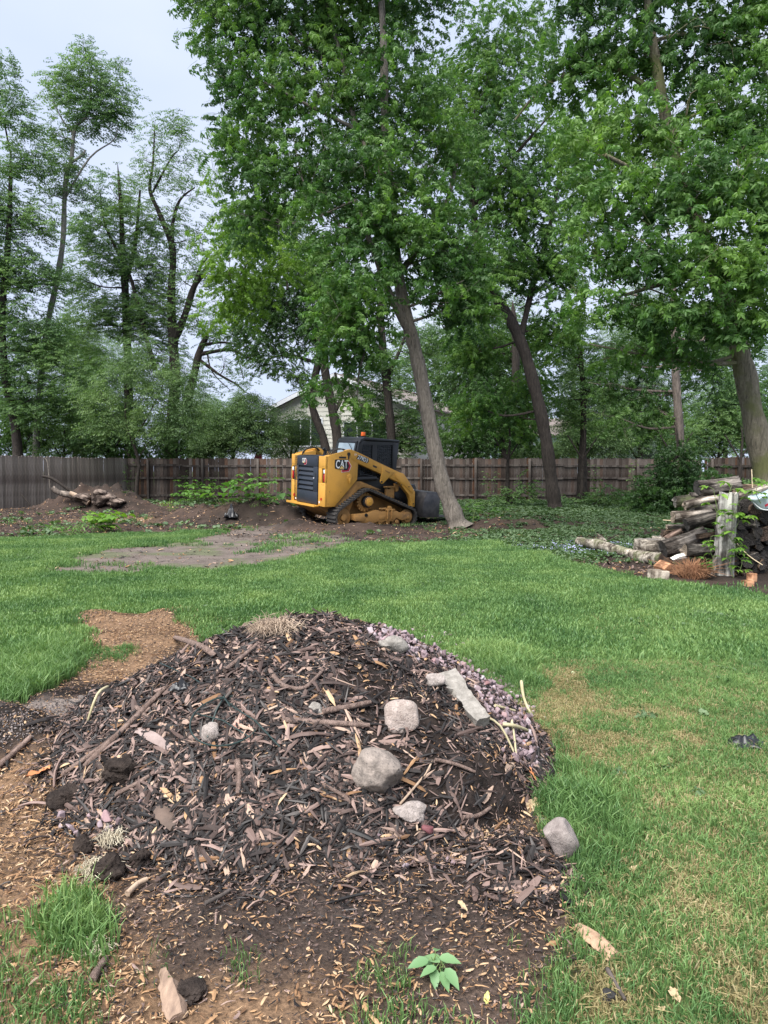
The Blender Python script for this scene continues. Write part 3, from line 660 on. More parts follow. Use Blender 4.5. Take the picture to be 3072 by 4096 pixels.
tree('airy tree behind the fence filling the gap right of the curved trunk', 28, [(2330, 1840, 34), (2335, 1600, 28), (2320, 1400, 22), (2310, 1250, 12)], [[(2332, 1600, 16), (2420, 1480, 9)], [(2325, 1450, 14), (2230, 1360, 8)]],
     [(2300, 1450, 110, 110, 0, .7), (2240, 1600, 90, 110, 0, .8), (2400, 1560, 110, 90, 0, .8), (2330, 1280, 90, 80, 0, .6), (2200, 1380, 80, 90, 0, .7), (2440, 1380, 90, 90, 0, .6), (2350, 1680, 120, 80, 0, .7)], 'mid', 'bark_dark', cov=1.3, gap=.43, seed=18)
# left side of the picture
tree('slim pale tree leaning right behind the left fence, crooked top against the sky', 32.5,
     [(142, 1830, 36), (150, 1700, 30), (165, 1500, 27), (190, 1300, 26), (228, 1120, 25), (252, 960, 24), (258, 800, 22), (268, 690, 20), (285, 640, 18), (295, 540, 16), (310, 500, 14), (350, 460, 12), (365, 380, 8), (350, 250, 5)],
     [[(285, 650, 14), (330, 620, 12), (340, 600, 9)], [(300, 545, 10), (250, 480, 7), (210, 400, 4)], [(262, 790, 12), (360, 630, 8), (455, 560, 6), (470, 500, 4)]],
     [(350, 300, 110, 90), (440, 360, 90, 90), (250, 340, 80, 70), (470, 450, 60, 90, 0, .8), (300, 430, 110, 80), (390, 470, 110, 80), (335, 190, 28, 50), (480, 260, 30, 30), (180, 300, 24, 16, 0, .7), (225, 540, 90, 60, 0, .8), (250, 660, 90, 90, 0, .7), (200, 780, 80, 80, 0, .7), (330, 760, 90, 90, 0, .7), (160, 380, 30, 20, 0, .5)],
     'mid', 'bark_pale', cov=1.25, gap=.45, seed=9)
tree('tall tree at the far left, mossy trunk half out of the picture', 31,
     [(72, 1830, 46), (60, 1700, 42), (30, 1560, 38), (10, 1380, 34), (12, 1200, 30), (30, 1000, 26), (40, 800, 20), (44, 600, 12)], [[(20, 1300, 22), (-40, 1050, 18), (-60, 800, 10)], [(44, 620, 10), (20, 480, 7), (60, 420, 4)]],
     [(30, 380, 80, 100, 0, .8), (10, 260, 50, 50), (70, 500, 100, 80, 0, .8), (130, 620, 90, 90, 0, .7), (20, 660, 110, 110, 0, .8), (70, 860, 120, 110, 0, .8), (-80, 800, 150, 200), (160, 900, 80, 90, 0, .7), (40, 1060, 150, 120), (150, 1120, 120, 110), (-80, 1200, 160, 200), (90, 1280, 150, 120), (190, 1360, 110, 110), (40, 1450, 150, 110), (120, 1600, 130, 120), (250, 1500, 120, 110)],
     'mid', 'bark_dark', cov=1.25, gap=.45, seed=10)
tree('dark upright tree in the middle of the left thicket', 37,
     [(520, 1840, 44), (515, 1600, 40), (508, 1350, 38), (500, 1150, 34), (490, 1000, 28), (485, 850, 20), (470, 650, 10)], [[(500, 1150, 22), (540, 980, 18), (560, 760, 10)], [(500, 1060, 16), (420, 900, 10), (400, 760, 5)]],
     [(460, 780, 110, 110, 0, .8), (370, 900, 110, 110), (560, 900, 110, 120, 0, .8), (430, 1040, 140, 120), (570, 1120, 120, 120), (330, 1120, 110, 120, 0, .8), (480, 1250, 150, 110), (350, 1300, 130, 120), (600, 1320, 120, 110), (440, 1450, 150, 110), (300, 1620, 140, 130), (500, 1620, 160, 120)],
     'mid', 'bark_dark', cov=1.25, gap=.45, seed=11)
tree('sparse tree with several dark forking stems and bare limbs over the house side', 36,
     [(680, 1840, 64), (690, 1680, 56), (700, 1500, 50), (690, 1330, 44), (685, 1180, 36), (690, 1000, 30), (640, 860, 22), (600, 760, 16), (612, 650, 10), (620, 480, 5)],
     [[(700, 1350, 40), (740, 1260, 34), (775, 1150, 30), (815, 1090, 24), (850, 1040, 12)], [(770, 1170, 20), (800, 1070, 16), (830, 1030, 8)], [(690, 1010, 24), (690, 900, 18), (720, 800, 12), (780, 750, 6)],
      [(610, 770, 12), (680, 640, 8), (715, 600, 5)], [(740, 1640, 44), (775, 1500, 38), (800, 1400, 32), (830, 1340, 24)], [(790, 1420, 22), (860, 1405, 18), (930, 1400, 14), (990, 1430, 9), (1050, 1450, 5)], [(800, 1440, 16), (880, 1500, 12), (950, 1540, 8), (980, 1570, 5)], [(810, 1380, 16), (880, 1370, 12), (960, 1380, 8), (1040, 1410, 4)],
      [(940, 1400, 8), (960, 1460, 5), (975, 1520, 3)], [(830, 1420, 8), (850, 1490, 6), (920, 1560, 3)], [(620, 1480, 24), (560, 1250, 20), (520, 1100, 14)]],
     [(620, 540, 80, 80, 0, .45), (700, 520, 70, 70, 0, .5), (740, 640, 90, 90, 0, .45), (640, 700, 90, 80, 0, .5), (580, 640, 60, 60, 0, .35), (760, 780, 100, 90, 0, .4), (640, 880, 110, 90, 0, .55), (740, 960, 110, 100, 0, .4), (610, 1040, 120, 90, 0, .7), (740, 1130, 120, 90, 0, .6), (830, 1080, 70, 80, 0, .4), (640, 1230, 120, 90, 0, .8), (790, 1290, 100, 80, 0, .6), (620, 1420, 130, 100, 0, .8), (900, 1450, 110, 60, 0, .25), (1000, 1470, 80, 60, 0, .25), (880, 1340, 90, 60, 0, .4), (940, 1540, 80, 40, 0, .3), (730, 500, 40, 60, 0, .4), (720, 1520, 130, 90, 0, .8)],
     'mid', 'bark_dark', cov=1.0, gap=.42, seed=12, twigs=9)
tree('small crooked tree with fine grey-green leaves at the fence corner', 29.3,
     [(546, 2000, 20), (548, 1930, 19), (556, 1860, 16), (545, 1810, 16), (528, 1760, 14), (505, 1700, 10), (500, 1600, 7)], [[(530, 1765, 9), (600, 1650, 7), (660, 1520, 5)], [(528, 1755, 8), (440, 1640, 6), (400, 1560, 4)], [(550, 1840, 6), (600, 1760, 4), (640, 1700, 3)]],
     [(480, 1480, 130, 100), (620, 1480, 130, 100), (400, 1580, 110, 100), (540, 1600, 140, 100), (680, 1600, 120, 100), (740, 1500, 90, 80, 0, .7), (440, 1700, 120, 80), (600, 1710, 130, 80), (730, 1710, 100, 80), (540, 1380, 100, 60, 0, .7), (780, 1620, 80, 80, 0, .8)],
     'grey', 'bark_dark', cov=.5, gap=.47, seed=13, twigs=8, lscale=1.15)
tree('rounded light green bush behind the fence at the foot of the house roof', 33.5,
     [(930, 1850, 22), (940, 1760, 16), (960, 1660, 10)], [[(935, 1800, 12), (870, 1700, 8)], [(935, 1800, 12), (1020, 1700, 8)]],
     [(900, 1690, 110, 90), (1000, 1650, 100, 80), (960, 1750, 130, 80), (850, 1760, 80, 70), (1060, 1740, 60, 70), (980, 1590, 40, 40, 0, .8), (800, 1700, 70, 80, 1, .8)], 'grey', 'bark_dark', cov=1.3, gap=.36, seed=14, name='bush', cat='bush', lscale=1.2)

# ------------------------------------------------------------------ shrubs behind the fences
def bush(label, d, px, blobs, kind, seed, cov=1.2, gap=.40, lscale=1.0, group=None):
    t = tree(label, d, [(px, 1860, 14), (px+10, 1760, 10), (px+4, 1700, 6)], [[(px, 1840, 9), (px-60, 1740, 6)], [(px, 1840, 9), (px+70, 1730, 6)]], blobs, kind, 'bark_dark', cov, gap, name='bush', seed=seed, cat='bush', lscale=lscale, twigs=4)
    if group: t['group'] = group
bush('dark bush behind the left fence at the picture edge', 33, 60, [(20, 1760, 100, 90), (110, 1740, 90, 100), (60, 1640, 100, 90)], 'dark', 21)
bush('leafy green shrub behind the left fence, right of the pale slim trunk', 32.5, 250, [(220, 1770, 90, 80), (310, 1760, 90, 80), (250, 1650, 100, 90), (340, 1690, 60, 60, 0, .8)], 'mid', 22)
bush('shaded shrub behind the fence corner', 34, 430, [(400, 1780, 100, 70), (500, 1790, 110, 70), (450, 1690, 110, 90)], 'dark', 23)
bush('dark shrub beyond the back fence right of the corner', 35, 700, [(640, 1780, 110, 70), (760, 1780, 110, 80), (700, 1680, 110, 90), (820, 1790, 70, 60)], 'dark', 24)
bush('light green shrub in front of the house windows', 36.5, 1160, [(1120, 1730, 65, 75, 0, .9), (1190, 1700, 70, 80, 0, .9), (1240, 1760, 60, 60, 0, .9), (1130, 1800, 80, 50)], 'grey', 25, cov=1.0, lscale=1.1)
bush('thin shrub right of the twin trunk, over the cab', 36, 1450, [(1440, 1740, 80, 60, 0, .7), (1520, 1700, 60, 70, 0, .7), (1400, 1690, 50, 50, 0, .5)], 'mid', 26, cov=.8)
bush('pale green shrub behind the fence between the two dark trunks', 38, 2120, [(2110, 1800, 90, 40), (2290, 1790, 90, 50, 0, .8), (2200, 1800, 100, 40, 0, .7)], 'grey', 27, lscale=1.3)
bush('grey-green shrub behind the fence right of the curved trunk', 35, 2350, [(2320, 1740, 90, 90, 0, .8), (2420, 1760, 90, 70, 0, .8), (2380, 1640, 100, 100, 0, .7), (2300, 1600, 70, 90, 0, .6), (2330, 1480, 70, 90, 0, .5)], 'grey', 28, lscale=1.3)
bush('shrub behind the fence left of the vine thicket', 36, 2550, [(2520, 1770, 90, 60), (2600, 1700, 90, 90, 0, .7), (2500, 1650, 70, 80, 0, .5)], 'mid', 29)
bush('large dark green bush behind the right end of the fence', 33, 2870, [(2830, 1720, 110, 90), (2940, 1700, 110, 110), (2870, 1600, 110, 90), (3030, 1720, 90, 100), (2790, 1790, 80, 50), (2960, 1570, 90, 80)], 'mid', 30, cov=1.4)
bush('dark bush behind the right fence under the mossy trunk', 34, 3120, [(3080, 1620, 90, 130), (3140, 1750, 90, 100), (3180, 1500, 110, 120)], 'dark', 31)
def spruce(px, top, d, label, seed, wpx=120):
    b = D(px, 1850, d); t = D(px, top, d); root = empty('spruce_tree', (b[0], b[1], 0)); tag(root, label, 'tree'); rng = np.random.default_rng(seed)
    H_ = t[2]; MB().tube([(0, 0, 0), (0, 0, H_*.5), (0, 0, H_)], [.2, .12, .02], 8).build('trunk', M['bark_dark'], root, smooth=True)
    W_ = wpx/FPX*d; P = []; Rr = []; bb = MB()
    for k in range(90):
        z = rng.uniform(.12, 1)**.8*H_; L = W_*(1-z/H_)**.8*rng.uniform(.5, 1.1)+.2; a = rng.uniform(0, 6.28)
        e = np.array([math.cos(a)*L, math.sin(a)*L, -.25*L]); bb.tube([(0, 0, z), e*.5+(0, 0, z+.03), e+(0, 0, z)], [.025, .015, .004], 4, cap=False)
        for q in range(int(14*L)+4):
            s = rng.uniform(.2, 1); P.append(e*s+np.array([0, 0, z])+rng.normal(size=3)*.1); Rr.append((rng.normal()*.3, rng.uniform(.2, 1.2), a+rng.normal()*.7))
    bb.build('branches', M['bark_dark'], root)
    o = scatter('crown', 'spruce', SP['spruce'], P, Rr, rng.uniform(1.0, 1.9, len(P)), root); o['kind'] = 'stuff'
spruce(2440, 1380, 44, 'grey spruce beyond the fence, its thin top left of the dark straight tree', 41, 130)
spruce(2290, 1290, 50, 'taller distant spruce just right of the curved trunk', 42, 110)
spruce(2560, 1480, 47, 'distant spruce with dead grey lower branches in the gap of the right trees', 43, 110)
# distant trees closing the horizon
for i, (px, top, d, wd, kind, label) in enumerate([
        (300, 1250, 60, 330, 'grey', 'distant tree far behind the left thicket'), (820, 1560, 66, 130, 'grey', 'distant low tree left of the house roof'),
        (1750, 1320, 58, 260, 'mid', 'distant tree behind the big leaning trunk'), (2900, 1240, 60, 300, 'mid', 'distant tree behind the right fence end'),
        (-150, 1300, 58, 260, 'mid', 'distant tree at the far left edge'), (1950, 1000, 56, 240, 'mid', 'distant tall tree seen through the crowns at the centre right'), (2600, 1100, 64, 240, 'grey', 'distant tree seen through the gaps of the right crown')]):
    h = 1850-top
    tree(label, d, [(px, 1860, 22), (px+5, 1850-h*.5, 16), (px, top+40, 6)], [], [(px-wd*.3, top+h*.35, wd*.5, h*.3, 0, .35), (px+wd*.3, top+h*.45, wd*.5, h*.3, 0, .35), (px, top+h*.2, wd*.5, h*.22, 1, .35), (px-wd*.2, top+h*.75, wd*.6, h*.25, 0, .5), (px+wd*.35, top+h*.8, wd*.5, h*.2, 1, .5)], kind, 'bark_dark', cov=.9, gap=.40, seed=60+i, twigs=3, lscale=1.6)

# ------------------------------------------------------------------ compact track loader
def paint(name, c, dirt=(.10, .065, .04), amt=.35, rough=.38):
    m, nt, b, o = mat_new(name)
    n1 = noise(nt, 2.6, 6, .65); f = ramp(nt, [(.5, (0, 0, 0)), (.78, (amt,)*3)], n1)
    c1 = mixc(nt, f, c, dirt); f2 = ramp(nt, [(.62, (0, 0, 0)), (.7, (.5, .5, .5))], noise(nt, 30, 5, .7)); c1 = mixc(nt, f2, c1, dirt)
    nt.links.new(c1, b.inputs['Base Color'])
    r = ramp(nt, [(.3, (rough,)*3), (.8, (rough+.35,)*3)], n1); nt.links.new(r, b.inputs['Roughness'])
    bump(nt, b, noise(nt, 40, 3, .6), .06, .002); return m
def loader():
    Y = M['cat_yellow'] = paint('machine_yellow', (.56, .285, .045), amt=.25)
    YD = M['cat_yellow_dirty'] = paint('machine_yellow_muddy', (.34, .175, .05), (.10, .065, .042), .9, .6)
    K = M['black_paint'] = paint('machine_black', (.008, .009, .011), (.05, .042, .035), .12, .28)
    NV = paint('machine_dark_blue_grey', (.016, .021, .032), (.07, .06, .05), .15, .35)
    RB = M['rubber'] = simple('track_rubber', (.018, .017, .017), (.055, .048, .042), 9, .85, .4, 40)
    ST = simple('worn_steel', (.05, .05, .055), (.13, .12, .12), 6, .45, .3, 30, metal=.6)
    GL = simple('cab_glass', (.02, .025, .03), None, rough=.05, spec=.9)
    BL = simple('rear_window_glass', (.20, .26, .30), (.33, .40, .44), 4, .06, spec=.9)
    RD = simple('red_lens', (.35, .008, .015), None, rough=.2); WH = simple('white_lens', (.75, .75, .78), None, rough=.25)
    DW = simple('decal_white', (.80, .80, .80), None, rough=.4); DR = simple('decal_red', (.42, .012, .03), None, rough=.4); DK = simple('decal_black', (.012, .012, .014), None, rough=.4)
    DY = simple('decal_gold', (.62, .45, .16), None, rough=.4); ORG = simple('beacon_orange', (.85, .14, .01), None, rough=.2)
    a = R(35); C = D(1296, 2029, 16.4); f = Vector((math.cos(a), math.sin(a), 0)); n = Vector((f.y, -f.x, 0)); c0 = Vector((C[0], C[1], 0))-n*.83
    root = empty('track_loader', (c0.x, c0.y, 0.0)); root.rotation_euler = Euler((R(3.0), 0, a), 'XYZ')
    root.location.z = .02
    tag(root, 'yellow and black compact track loader parked by the leaning tree, seen from behind', 'track loader')
    def part(b, nm, mat, parent=root, **k): return b.build(nm, mat, parent, **k)
    # --- rear towers (one each side) with an opening for the lamps
    side_pf = [(.055, .53), (.055, 1.70), (.12, 1.73), (.57, 1.85), (.68, 1.87), (.90, 1.79), (.88, 1.16), (.27, .53)]
    for s in (-1, 1):
        b = MB(); b.prism(side_pf, *sorted((s*.83, s*.80)))
        b.prism([(.055, .54), (.055, 1.69), (.12, 1.715), (.56, 1.80), (.56, .95), (.27, .54)], *sorted((s*.799, s*.60)))
        tw = part(b, 'rear_tower', Y, bevel=.008)
        b = MB()
        y0, y1 = sorted((s*.83, s*.52)); o0, o1 = sorted((s*.80, s*.665))
        b.box(0, .054, y0, y1, .53, 1.08); b.box(0, .054, y0, y1, 1.415, 1.70)
        b.box(0, .054, y0, o0, 1.0801, 1.4149); b.box(0, .054, o1, y1, 1.0801, 1.4149)
        part(b, 'corner_panel', Y, tw, bevel=.006)
        part(MB().box(.03, .0545, o0+.003, o1-.003, 1.083, 1.412), 'lamp_recess', K, tw)
        part(MB().box(.0, .03, *sorted((s*.735, s*.795)), 1.30, 1.39), 'reversing_lamp', WH, tw, bevel=.01)
        part(MB().box(.0, .03, *sorted((s*.735, s*.795)), 1.11, 1.285), 'tail_lamp', RD, tw, bevel=.01)
        part(MB().cyl((-.004, s*.67, .70), (1, 0, 0), .035, .008, 20), 'reflector', RD, tw)
        part(MB().box(-.004, .0, *sorted((s*.56, s*.60)), .60, .645), 'sticker', WH, tw)
        b = MB()
        for (yy, zz) in ((.69, 1.46), (.76, 1.47), (.69, 1.04), (.76, 1.04)): b.cyl((-.003, s*yy, zz), (1, 0, 0), .007, .006, 8)
        part(b, 'bolts', DK, tw)
        b = MB()
        for (xx, zz) in ((.12, .88), (.43, .87), (.09, .60), (.33, .60), (.42, 1.72)): b.cyl((xx, s*.832, zz), (0, 1, 0), .009, .006, 8)
        part(b, 'rivets', DK, tw)
        part(MB().cyl((.66, s*.834, 1.22), (0, 1, 0), .075, .012, 28), 'pivot_cap', Y, tw, bevel=.004)
        part(MB().prism([(.63, 1.2), (.70, 1.2), (.695, 1.08), (.66, 1.06), (.635, 1.1)], *sorted((s*.841, s*.855))), 'latch', Y, tw, bevel=.004)
        part(MB().cyl((.62, s*.834, 1.76), (0, 1, 0), .042, .014, 20).prism([(.595, 1.74), (.645, 1.74), (.63, 1.64), (.605, 1.64)], *sorted((s*.831, s*.842))), 'pivot_pin', DK, tw)
        part(MB().box(.36, .55, *sorted((s*.831, s*.834)), 1.655, 1.70), 'data_plate', DK, tw)
        # lift arm
        arm = [(.56, 1.845), (.68, 1.872), (.90, 1.80), (1.5, 1.56), (2.13, 1.325), (2.24, 1.30), (2.36, 1.17), (2.62, .84), (2.62, .46), (2.50, .48), (2.49, .64), (2.42, .78), (2.27, .92), (2.12, 1.075), (1.5, 1.315), (.88, 1.545), (.70, 1.62)]
        ar = part(MB().prism(arm, *sorted((s*.832, s*.70))), 'lift_arm', Y, bevel=.008)
        part(MB().prism([(1.60, 1.48), (1.94, 1.335), (1.62, 1.06), (1.56, 1.05), (1.52, 1.11)], *sorted((s*.833, s*.85))), 'cylinder_bracket', Y, ar, bevel=.006)
        part(MB().prism([(1.66, 1.395), (1.80, 1.34), (1.81, 1.315), (1.79, 1.305), (1.655, 1.365)], *sorted((s*.851, s*.855))), 'bracket_slot', YD, ar, bevel=.003)
        part(MB().prism([(2.0, 1.30), (2.22, 1.285), (2.33, 1.17), (2.56, .87), (2.52, .80), (2.30, .98), (2.12, 1.09), (1.98, 1.22)], *sorted((s*.833, s*.846))), 'elbow_plate', Y, ar, bevel=.005)
        b = MB()
        for (xx, zz, r) in ((1.565, 1.10, .022), (2.17, 1.02, .014), (2.40, .97, .012), (2.56, .54, .014)): b.cyl((xx, s*.856, zz), (0, 1, 0), r, .02, 14)
        part(b, 'arm_pins', DK, ar)
        part(MB().box(1.31, 1.43, *sorted((s*.8335, s*.836)), -.02, .02, Matrix.Translation((0, 0, 1.47)) @ Matrix.Translation((1.37, 0, 0)) @ Matrix.Rotation(R(21), 4, 'Y') @ Matrix.Translation((-1.37, 0, 0))), 'small_decal', DK, ar)
        part(MB().cyl((1.14, s*.76, 1.175), (1, 0, .02), .062, .62, 20).cyl((.84, s*.76, 1.172), (1, 0, 0), .07, .06, 20), 'lift_cylinder', K)
        part(MB().cyl((1.51, s*.76, 1.16), (1, 0, -.06), .03, .26, 14), 'cylinder_rod', ST)
        part(MB().tube([(.9, s*.76, 1.25), (1.15, s*.77, 1.27), (1.35, s*.77, 1.24)], .014, 8), 'hydraulic_line', K, smooth=True)
        # hoses over the tower
        for q in range(3):
            o_ = q*.03; part(MB().tube(smooth_path([(.16+o_, s*(.60+o_), 1.70), (.22+o_, s*(.60+o_), 1.80), (.40, s*(.60+o_), 1.875-o_*.3), (.58, s*(.61+o_), 1.865), (.68, s*(.64+o_), 1.80)], 4), .014, 8, cap=False), 'hose', RB, smooth=True)
        # --- track belt
        cs = [(.50, .27, .24), (1.12, .64, .255), (2.36, .225, .20)]
        yt0, yt1 = sorted((s*.97, s*.55))
        def hull(grow):
            pts = []
            for (cx, cz, r) in cs:
                for k in range(72):
                    t = 2*math.pi*k/72; pts.append((cx+(r+grow)*math.cos(t), cz+(r+grow)*math.sin(t)))
            pts = sorted(set(pts))
            def cr_(o, a_, b_): return (a_[0]-o[0])*(b_[1]-o[1])-(a_[1]-o[1])*(b_[0]-o[0])
            lo = []
            for p in pts:
                while len(lo) > 1 and cr_(lo[-2], lo[-1], p) <= 0: lo.pop()
                lo.append(p)
            up = []
            for p in reversed(pts):
                while len(up) > 1 and cr_(up[-2], up[-1], p) <= 0: up.pop()
                up.append(p)
            h = lo[:-1]+up[:-1]; out_ = []
            H2 = h+[h[0]]; seg = [math.dist(H2[i], H2[i+1]) for i in range(len(h))]; T = sum(seg); N = 168
            i = 0; acc = 0
            for k in range(N):
                tt = T*k/N
                while acc+seg[i] < tt: acc += seg[i]; i += 1
                u = (tt-acc)/seg[i]; out_.append((H2[i][0]*(1-u)+H2[i+1][0]*u, H2[i][1]*(1-u)+H2[i+1][1]*u))
            return out_, T
        inn, _ = hull(-.005); ou, T = hull(.035); N = len(ou); V = []; F = []
        # sag of the free upper run
        for k in range(N):
            V += [(inn[k][0], yt0, inn[k][1]), (ou[k][0], yt0, ou[k][1]), (ou[k][0], yt1, ou[k][1]), (inn[k][0], yt1, inn[k][1])]
        for k in range(N):
            p, q = 4*k, 4*((k+1) % N)
            for j in range(4): F.append((p+j, p+(j+1) % 4, q+(j+1) % 4, q+j))
        trk = part(MB().add(V, F), 'track', RB)
        lugm = MB().prism([(-.026, -.004), (.026, -.004), (.018, .030), (-.018, .030)], yt0+.004, yt1-.004).mesh('tread_lug', RB, bevel=.003)
        nl = 64
        for k in range(nl):
            i = k*N/nl; i0 = int(i); u = i-i0; p = [ou[i0][j]*(1-u)+ou[(i0+1) % N][j]*u for j in (0, 1)]
            tx, tz = ou[(i0+1) % N][0]-ou[i0-1][0], ou[(i0+1) % N][1]-ou[i0-1][1]
            # hull runs counter-clockwise in x,z: outward normal = (tz,-tx)
            ang = math.atan2(-tz, tx); o = link('tread_lug', lugm, trk, (p[0], 0, p[1]), (0, ang+math.pi, 0))
        # sprocket, hub, idlers, rollers, frame
        yo = s*.90
        b = MB(); b.cyl((1.12, s*.80, .62), (0, 1, 0), .19, .05, 40)
        for k in range(16):
            t = k*math.pi/8; Mx = Matrix.Translation((1.12, s*.80, .62)) @ Matrix.Rotation(t, 4, 'Y'); b.box(-.025, .025, -.024, .024, .18, .235, Mx)
        sp = part(b, 'sprocket', YD, bevel=.004)
        part(MB().cyl((1.15, s*.87, .63), (0, 1, 0), .145, .12, 36), 'hub_guard', K, sp, bevel=.01)
        part(MB().cyl((1.16, s*.94, .635), (0, 1, 0), .115, .05, 36), 'final_drive_hub', YD, sp, bevel=.012)
        part(MB().cyl((1.16, s*.968, .635), (0, 1, 0), .088, .01, 32).cyl((1.16, s*.976, .635), (0, 1, 0), .014, .012, 10), 'hub_cap', Y, sp, bevel=.003)
        part(MB().cyl((.50, s*.80, .27), (0, 1, 0), .215, .07, 36).cyl((.50, s*.86, .27), (0, 1, 0), .08, .07, 20), 'rear_idler', YD, bevel=.01)
        part(MB().cyl((2.34, s*.84, .225), (0, 1, 0), .185, .08, 36).cyl((2.34, s*.90, .225), (0, 1, 0), .13, .06, 28).cyl((2.34, s*.94, .225), (0, 1, 0), .05, .04, 20), 'front_idler', YD, bevel=.012)
        for xx in (1.5, 1.72, 2.0): part(MB().cyl((xx, s*.86, .12), (0, 1, 0), .105, .09, 28).cyl((xx, s*.92, .12), (0, 1, 0), .05, .05, 16), 'roller', YD, bevel=.008)
        fr = part(MB().prism([(.72, .34), (.98, .35), (1.14, .36), (1.30, .42), (1.42, .425), (1.50, .39), (1.98, .39), (2.03, .36), (2.25, .31), (2.33, .27), (2.33, .18), (2.15, .15), (2.02, .19), (1.98, .22), (1.86, .13), (1.80, .15), (1.74, .12), (1.62, .15), (1.54, .11), (1.42, .15), (1.30, .11), (.98, .14), (.74, .20)], *sorted((s*.955, s*.68))), 'track_frame', YD, bevel=.008)
        part(MB().prism([(.73, .30), (1.0, .30), (1.06, .24), (1.0, .17), (.75, .19)], *sorted((s*.956, s*.966))), 'frame_plate', YD, fr, bevel=.004)
        part(MB().cyl((1.07, s*.96, .32), (0, 1, 0), .04, .03, 20), 'frame_bolt', K, fr)
        part(MB().prism([(1.46, .20), (1.62, .20), (1.64, .29), (1.46, .29)], *sorted((s*.956, s*.964))), 'cover_plate', YD, fr, bevel=.004)
        b = MB()
        for xx in (1.70, 1.82): b.box(xx-.018, xx+.018, *sorted((s*.956, s*.985)), .20, .45)
        b.cyl((1.77, s*.93, .47), (0, 1, 0), .05, .08, 16).box(1.64, 1.90, *sorted((s*.90, s*.975)), .405, .44).cyl((1.58, s*.93, .455), (1, 0, 0), .022, .24, 10).box(1.60, 1.98, *sorted((s*.74, s*.89)), .391, .43)
        part(b, 'track_tensioner', YD, fr, bevel=.006)
    # --- decals on the right side
    def text(s, mat, x, z, w, h, yy, skew=0, nm='lettering', parent=root, rotz=None, M0=None):
        cu = bpy.data.curves.new('lettering', 'FONT'); cu.body = s; cu.extrude = .0; cu.offset = .018; cu.size = 1
        to = bpy.data.objects.new('t', cu); COL.objects.link(to); dg = bpy.context.evaluated_depsgraph_get(); dg.update()
        me = bpy.data.meshes.new_from_object(to.evaluated_get(dg)); bpy.data.objects.remove(to)
        v = np.empty(len(me.vertices)*3, np.float32); me.vertices.foreach_get('co', v); v = v.reshape(-1, 3)
        mn, mxx = v.min(0), v.max(0); u = (v[:, 0]-mn[0])/(mxx[0]-mn[0]); t = (v[:, 1]-mn[1])/(mxx[1]-mn[1])
        q = np.stack([u*w+skew*t*h, np.zeros_like(u), t*h], 1)
        mr = np.array(M0) if M0 is not None else np.array(Matrix.Translation((x, yy, z)))
        q = q @ mr[:3, :3].T+mr[:3, 3]
        me.vertices.foreach_set('co', q.astype(np.float32).ravel()); me.materials.clear(); me.materials.append(mat); me.update()
        return link(nm, me, parent)
    def logo(M0, parent, W_=.36, H_=.165):
        """lettered badge: black outline panel, red hexagon ring to the right, gold triangle under the A"""
        T = lambda L: [tuple(M0 @ Vector((x*W_, 0, z*H_))) for x, z in L]
        def pl(L, nm, mat, off):
            P_ = [Vector((x*W_, off, z*H_)) for x, z in L]; n_ = len(P_)
            V = [M0 @ p for p in P_]+[M0 @ (p+Vector((0, .002, 0))) for p in P_]
            ar = sum(L[i][0]*L[(i+1) % n_][1]-L[(i+1) % n_][0]*L[i][1] for i in range(n_))
            b = MB(); F = [tuple(range(n_)), tuple(range(2*n_-1, n_-1, -1))]+[(i, (i+1) % n_, (i+1) % n_+n_, i+n_) for i in range(n_)]
            b.add(V, F); return part(b, nm, mat, parent)
        pl([(.46, -.42), (.50, -.10), (.80, -.10), (.80, .95), (1.02, .95), (1.27, .32), (1.09, -.36), (.56, -.45)], 'badge_red_border', DW, -.004)
        pl([(.48, -.38), (.51, -.12), (.80, -.12), (.80, .90), (1.0, .90), (1.235, .32), (1.06, -.32), (.58, -.41)], 'badge_red', DR, -.006)
        pl([(.62, -.22), (.66, -.02), (.80, -.02), (.80, .90), (.88, .90), (1.09, .32), (.96, -.17)], 'badge_black_inset', DK, -.008)
        pl([(-.05, .0), (-.08, .12), (-.08, .95), (-.03, 1.06), (1.02, 1.06), (1.03, .9), (.93, .9), (.90, -.05), (.35, -.1)], 'badge_outline', DK, -.010)
        text('CAT', DW, 0, 0, W_*.98, H_*.98, 0, parent=parent, M0=M0 @ Matrix.Translation((0, -.013, .004)))
        pl([(.22, -.06), (.44, .42), (.49, .42), (.74, -.06)], 'triangle_outline', DK, -.015)
        pl([(.28, -.03), (.465, .35), (.68, -.03)], 'badge_triangle', DY, -.018)
    lg = empty('side_badge'); lg.parent = root
    logo(Matrix.Translation((.27, -.831, 1.42)), lg, .34, .20)
    nb = empty('model_badge'); nb.parent = root
    A0 = Matrix.Translation((.82, -.8335, 1.655)) @ Matrix.Rotation(R(19), 4, 'Y')
    V = []; pl_ = [(.01, .005), (.04, .115), (.34, .125), (.375, .06), (.34, .0)]
    b = MB(); b.add([A0 @ Vector((x, 0, z)) for x, z in pl_]+[A0 @ Vector((x, -.002, z)) for x, z in pl_], [(0, 1, 2, 3, 4), (9, 8, 7, 6, 5)]+[(i, (i+1) % 5, (i+1) % 5+5, i+5) for i in range(5)]); part(b, 'badge_backing', DK, nb)
    text('279D3', DW, 0, 0, .30, .10, 0, parent=nb, M0=A0 @ Matrix.Translation((.035, -.005, .012)))
    text('CAT', DW, 0, 0, .065, .05, 0, parent=nb, M0=A0 @ Matrix.Translation((-.075, -.004, .06)), nm='small_lettering')
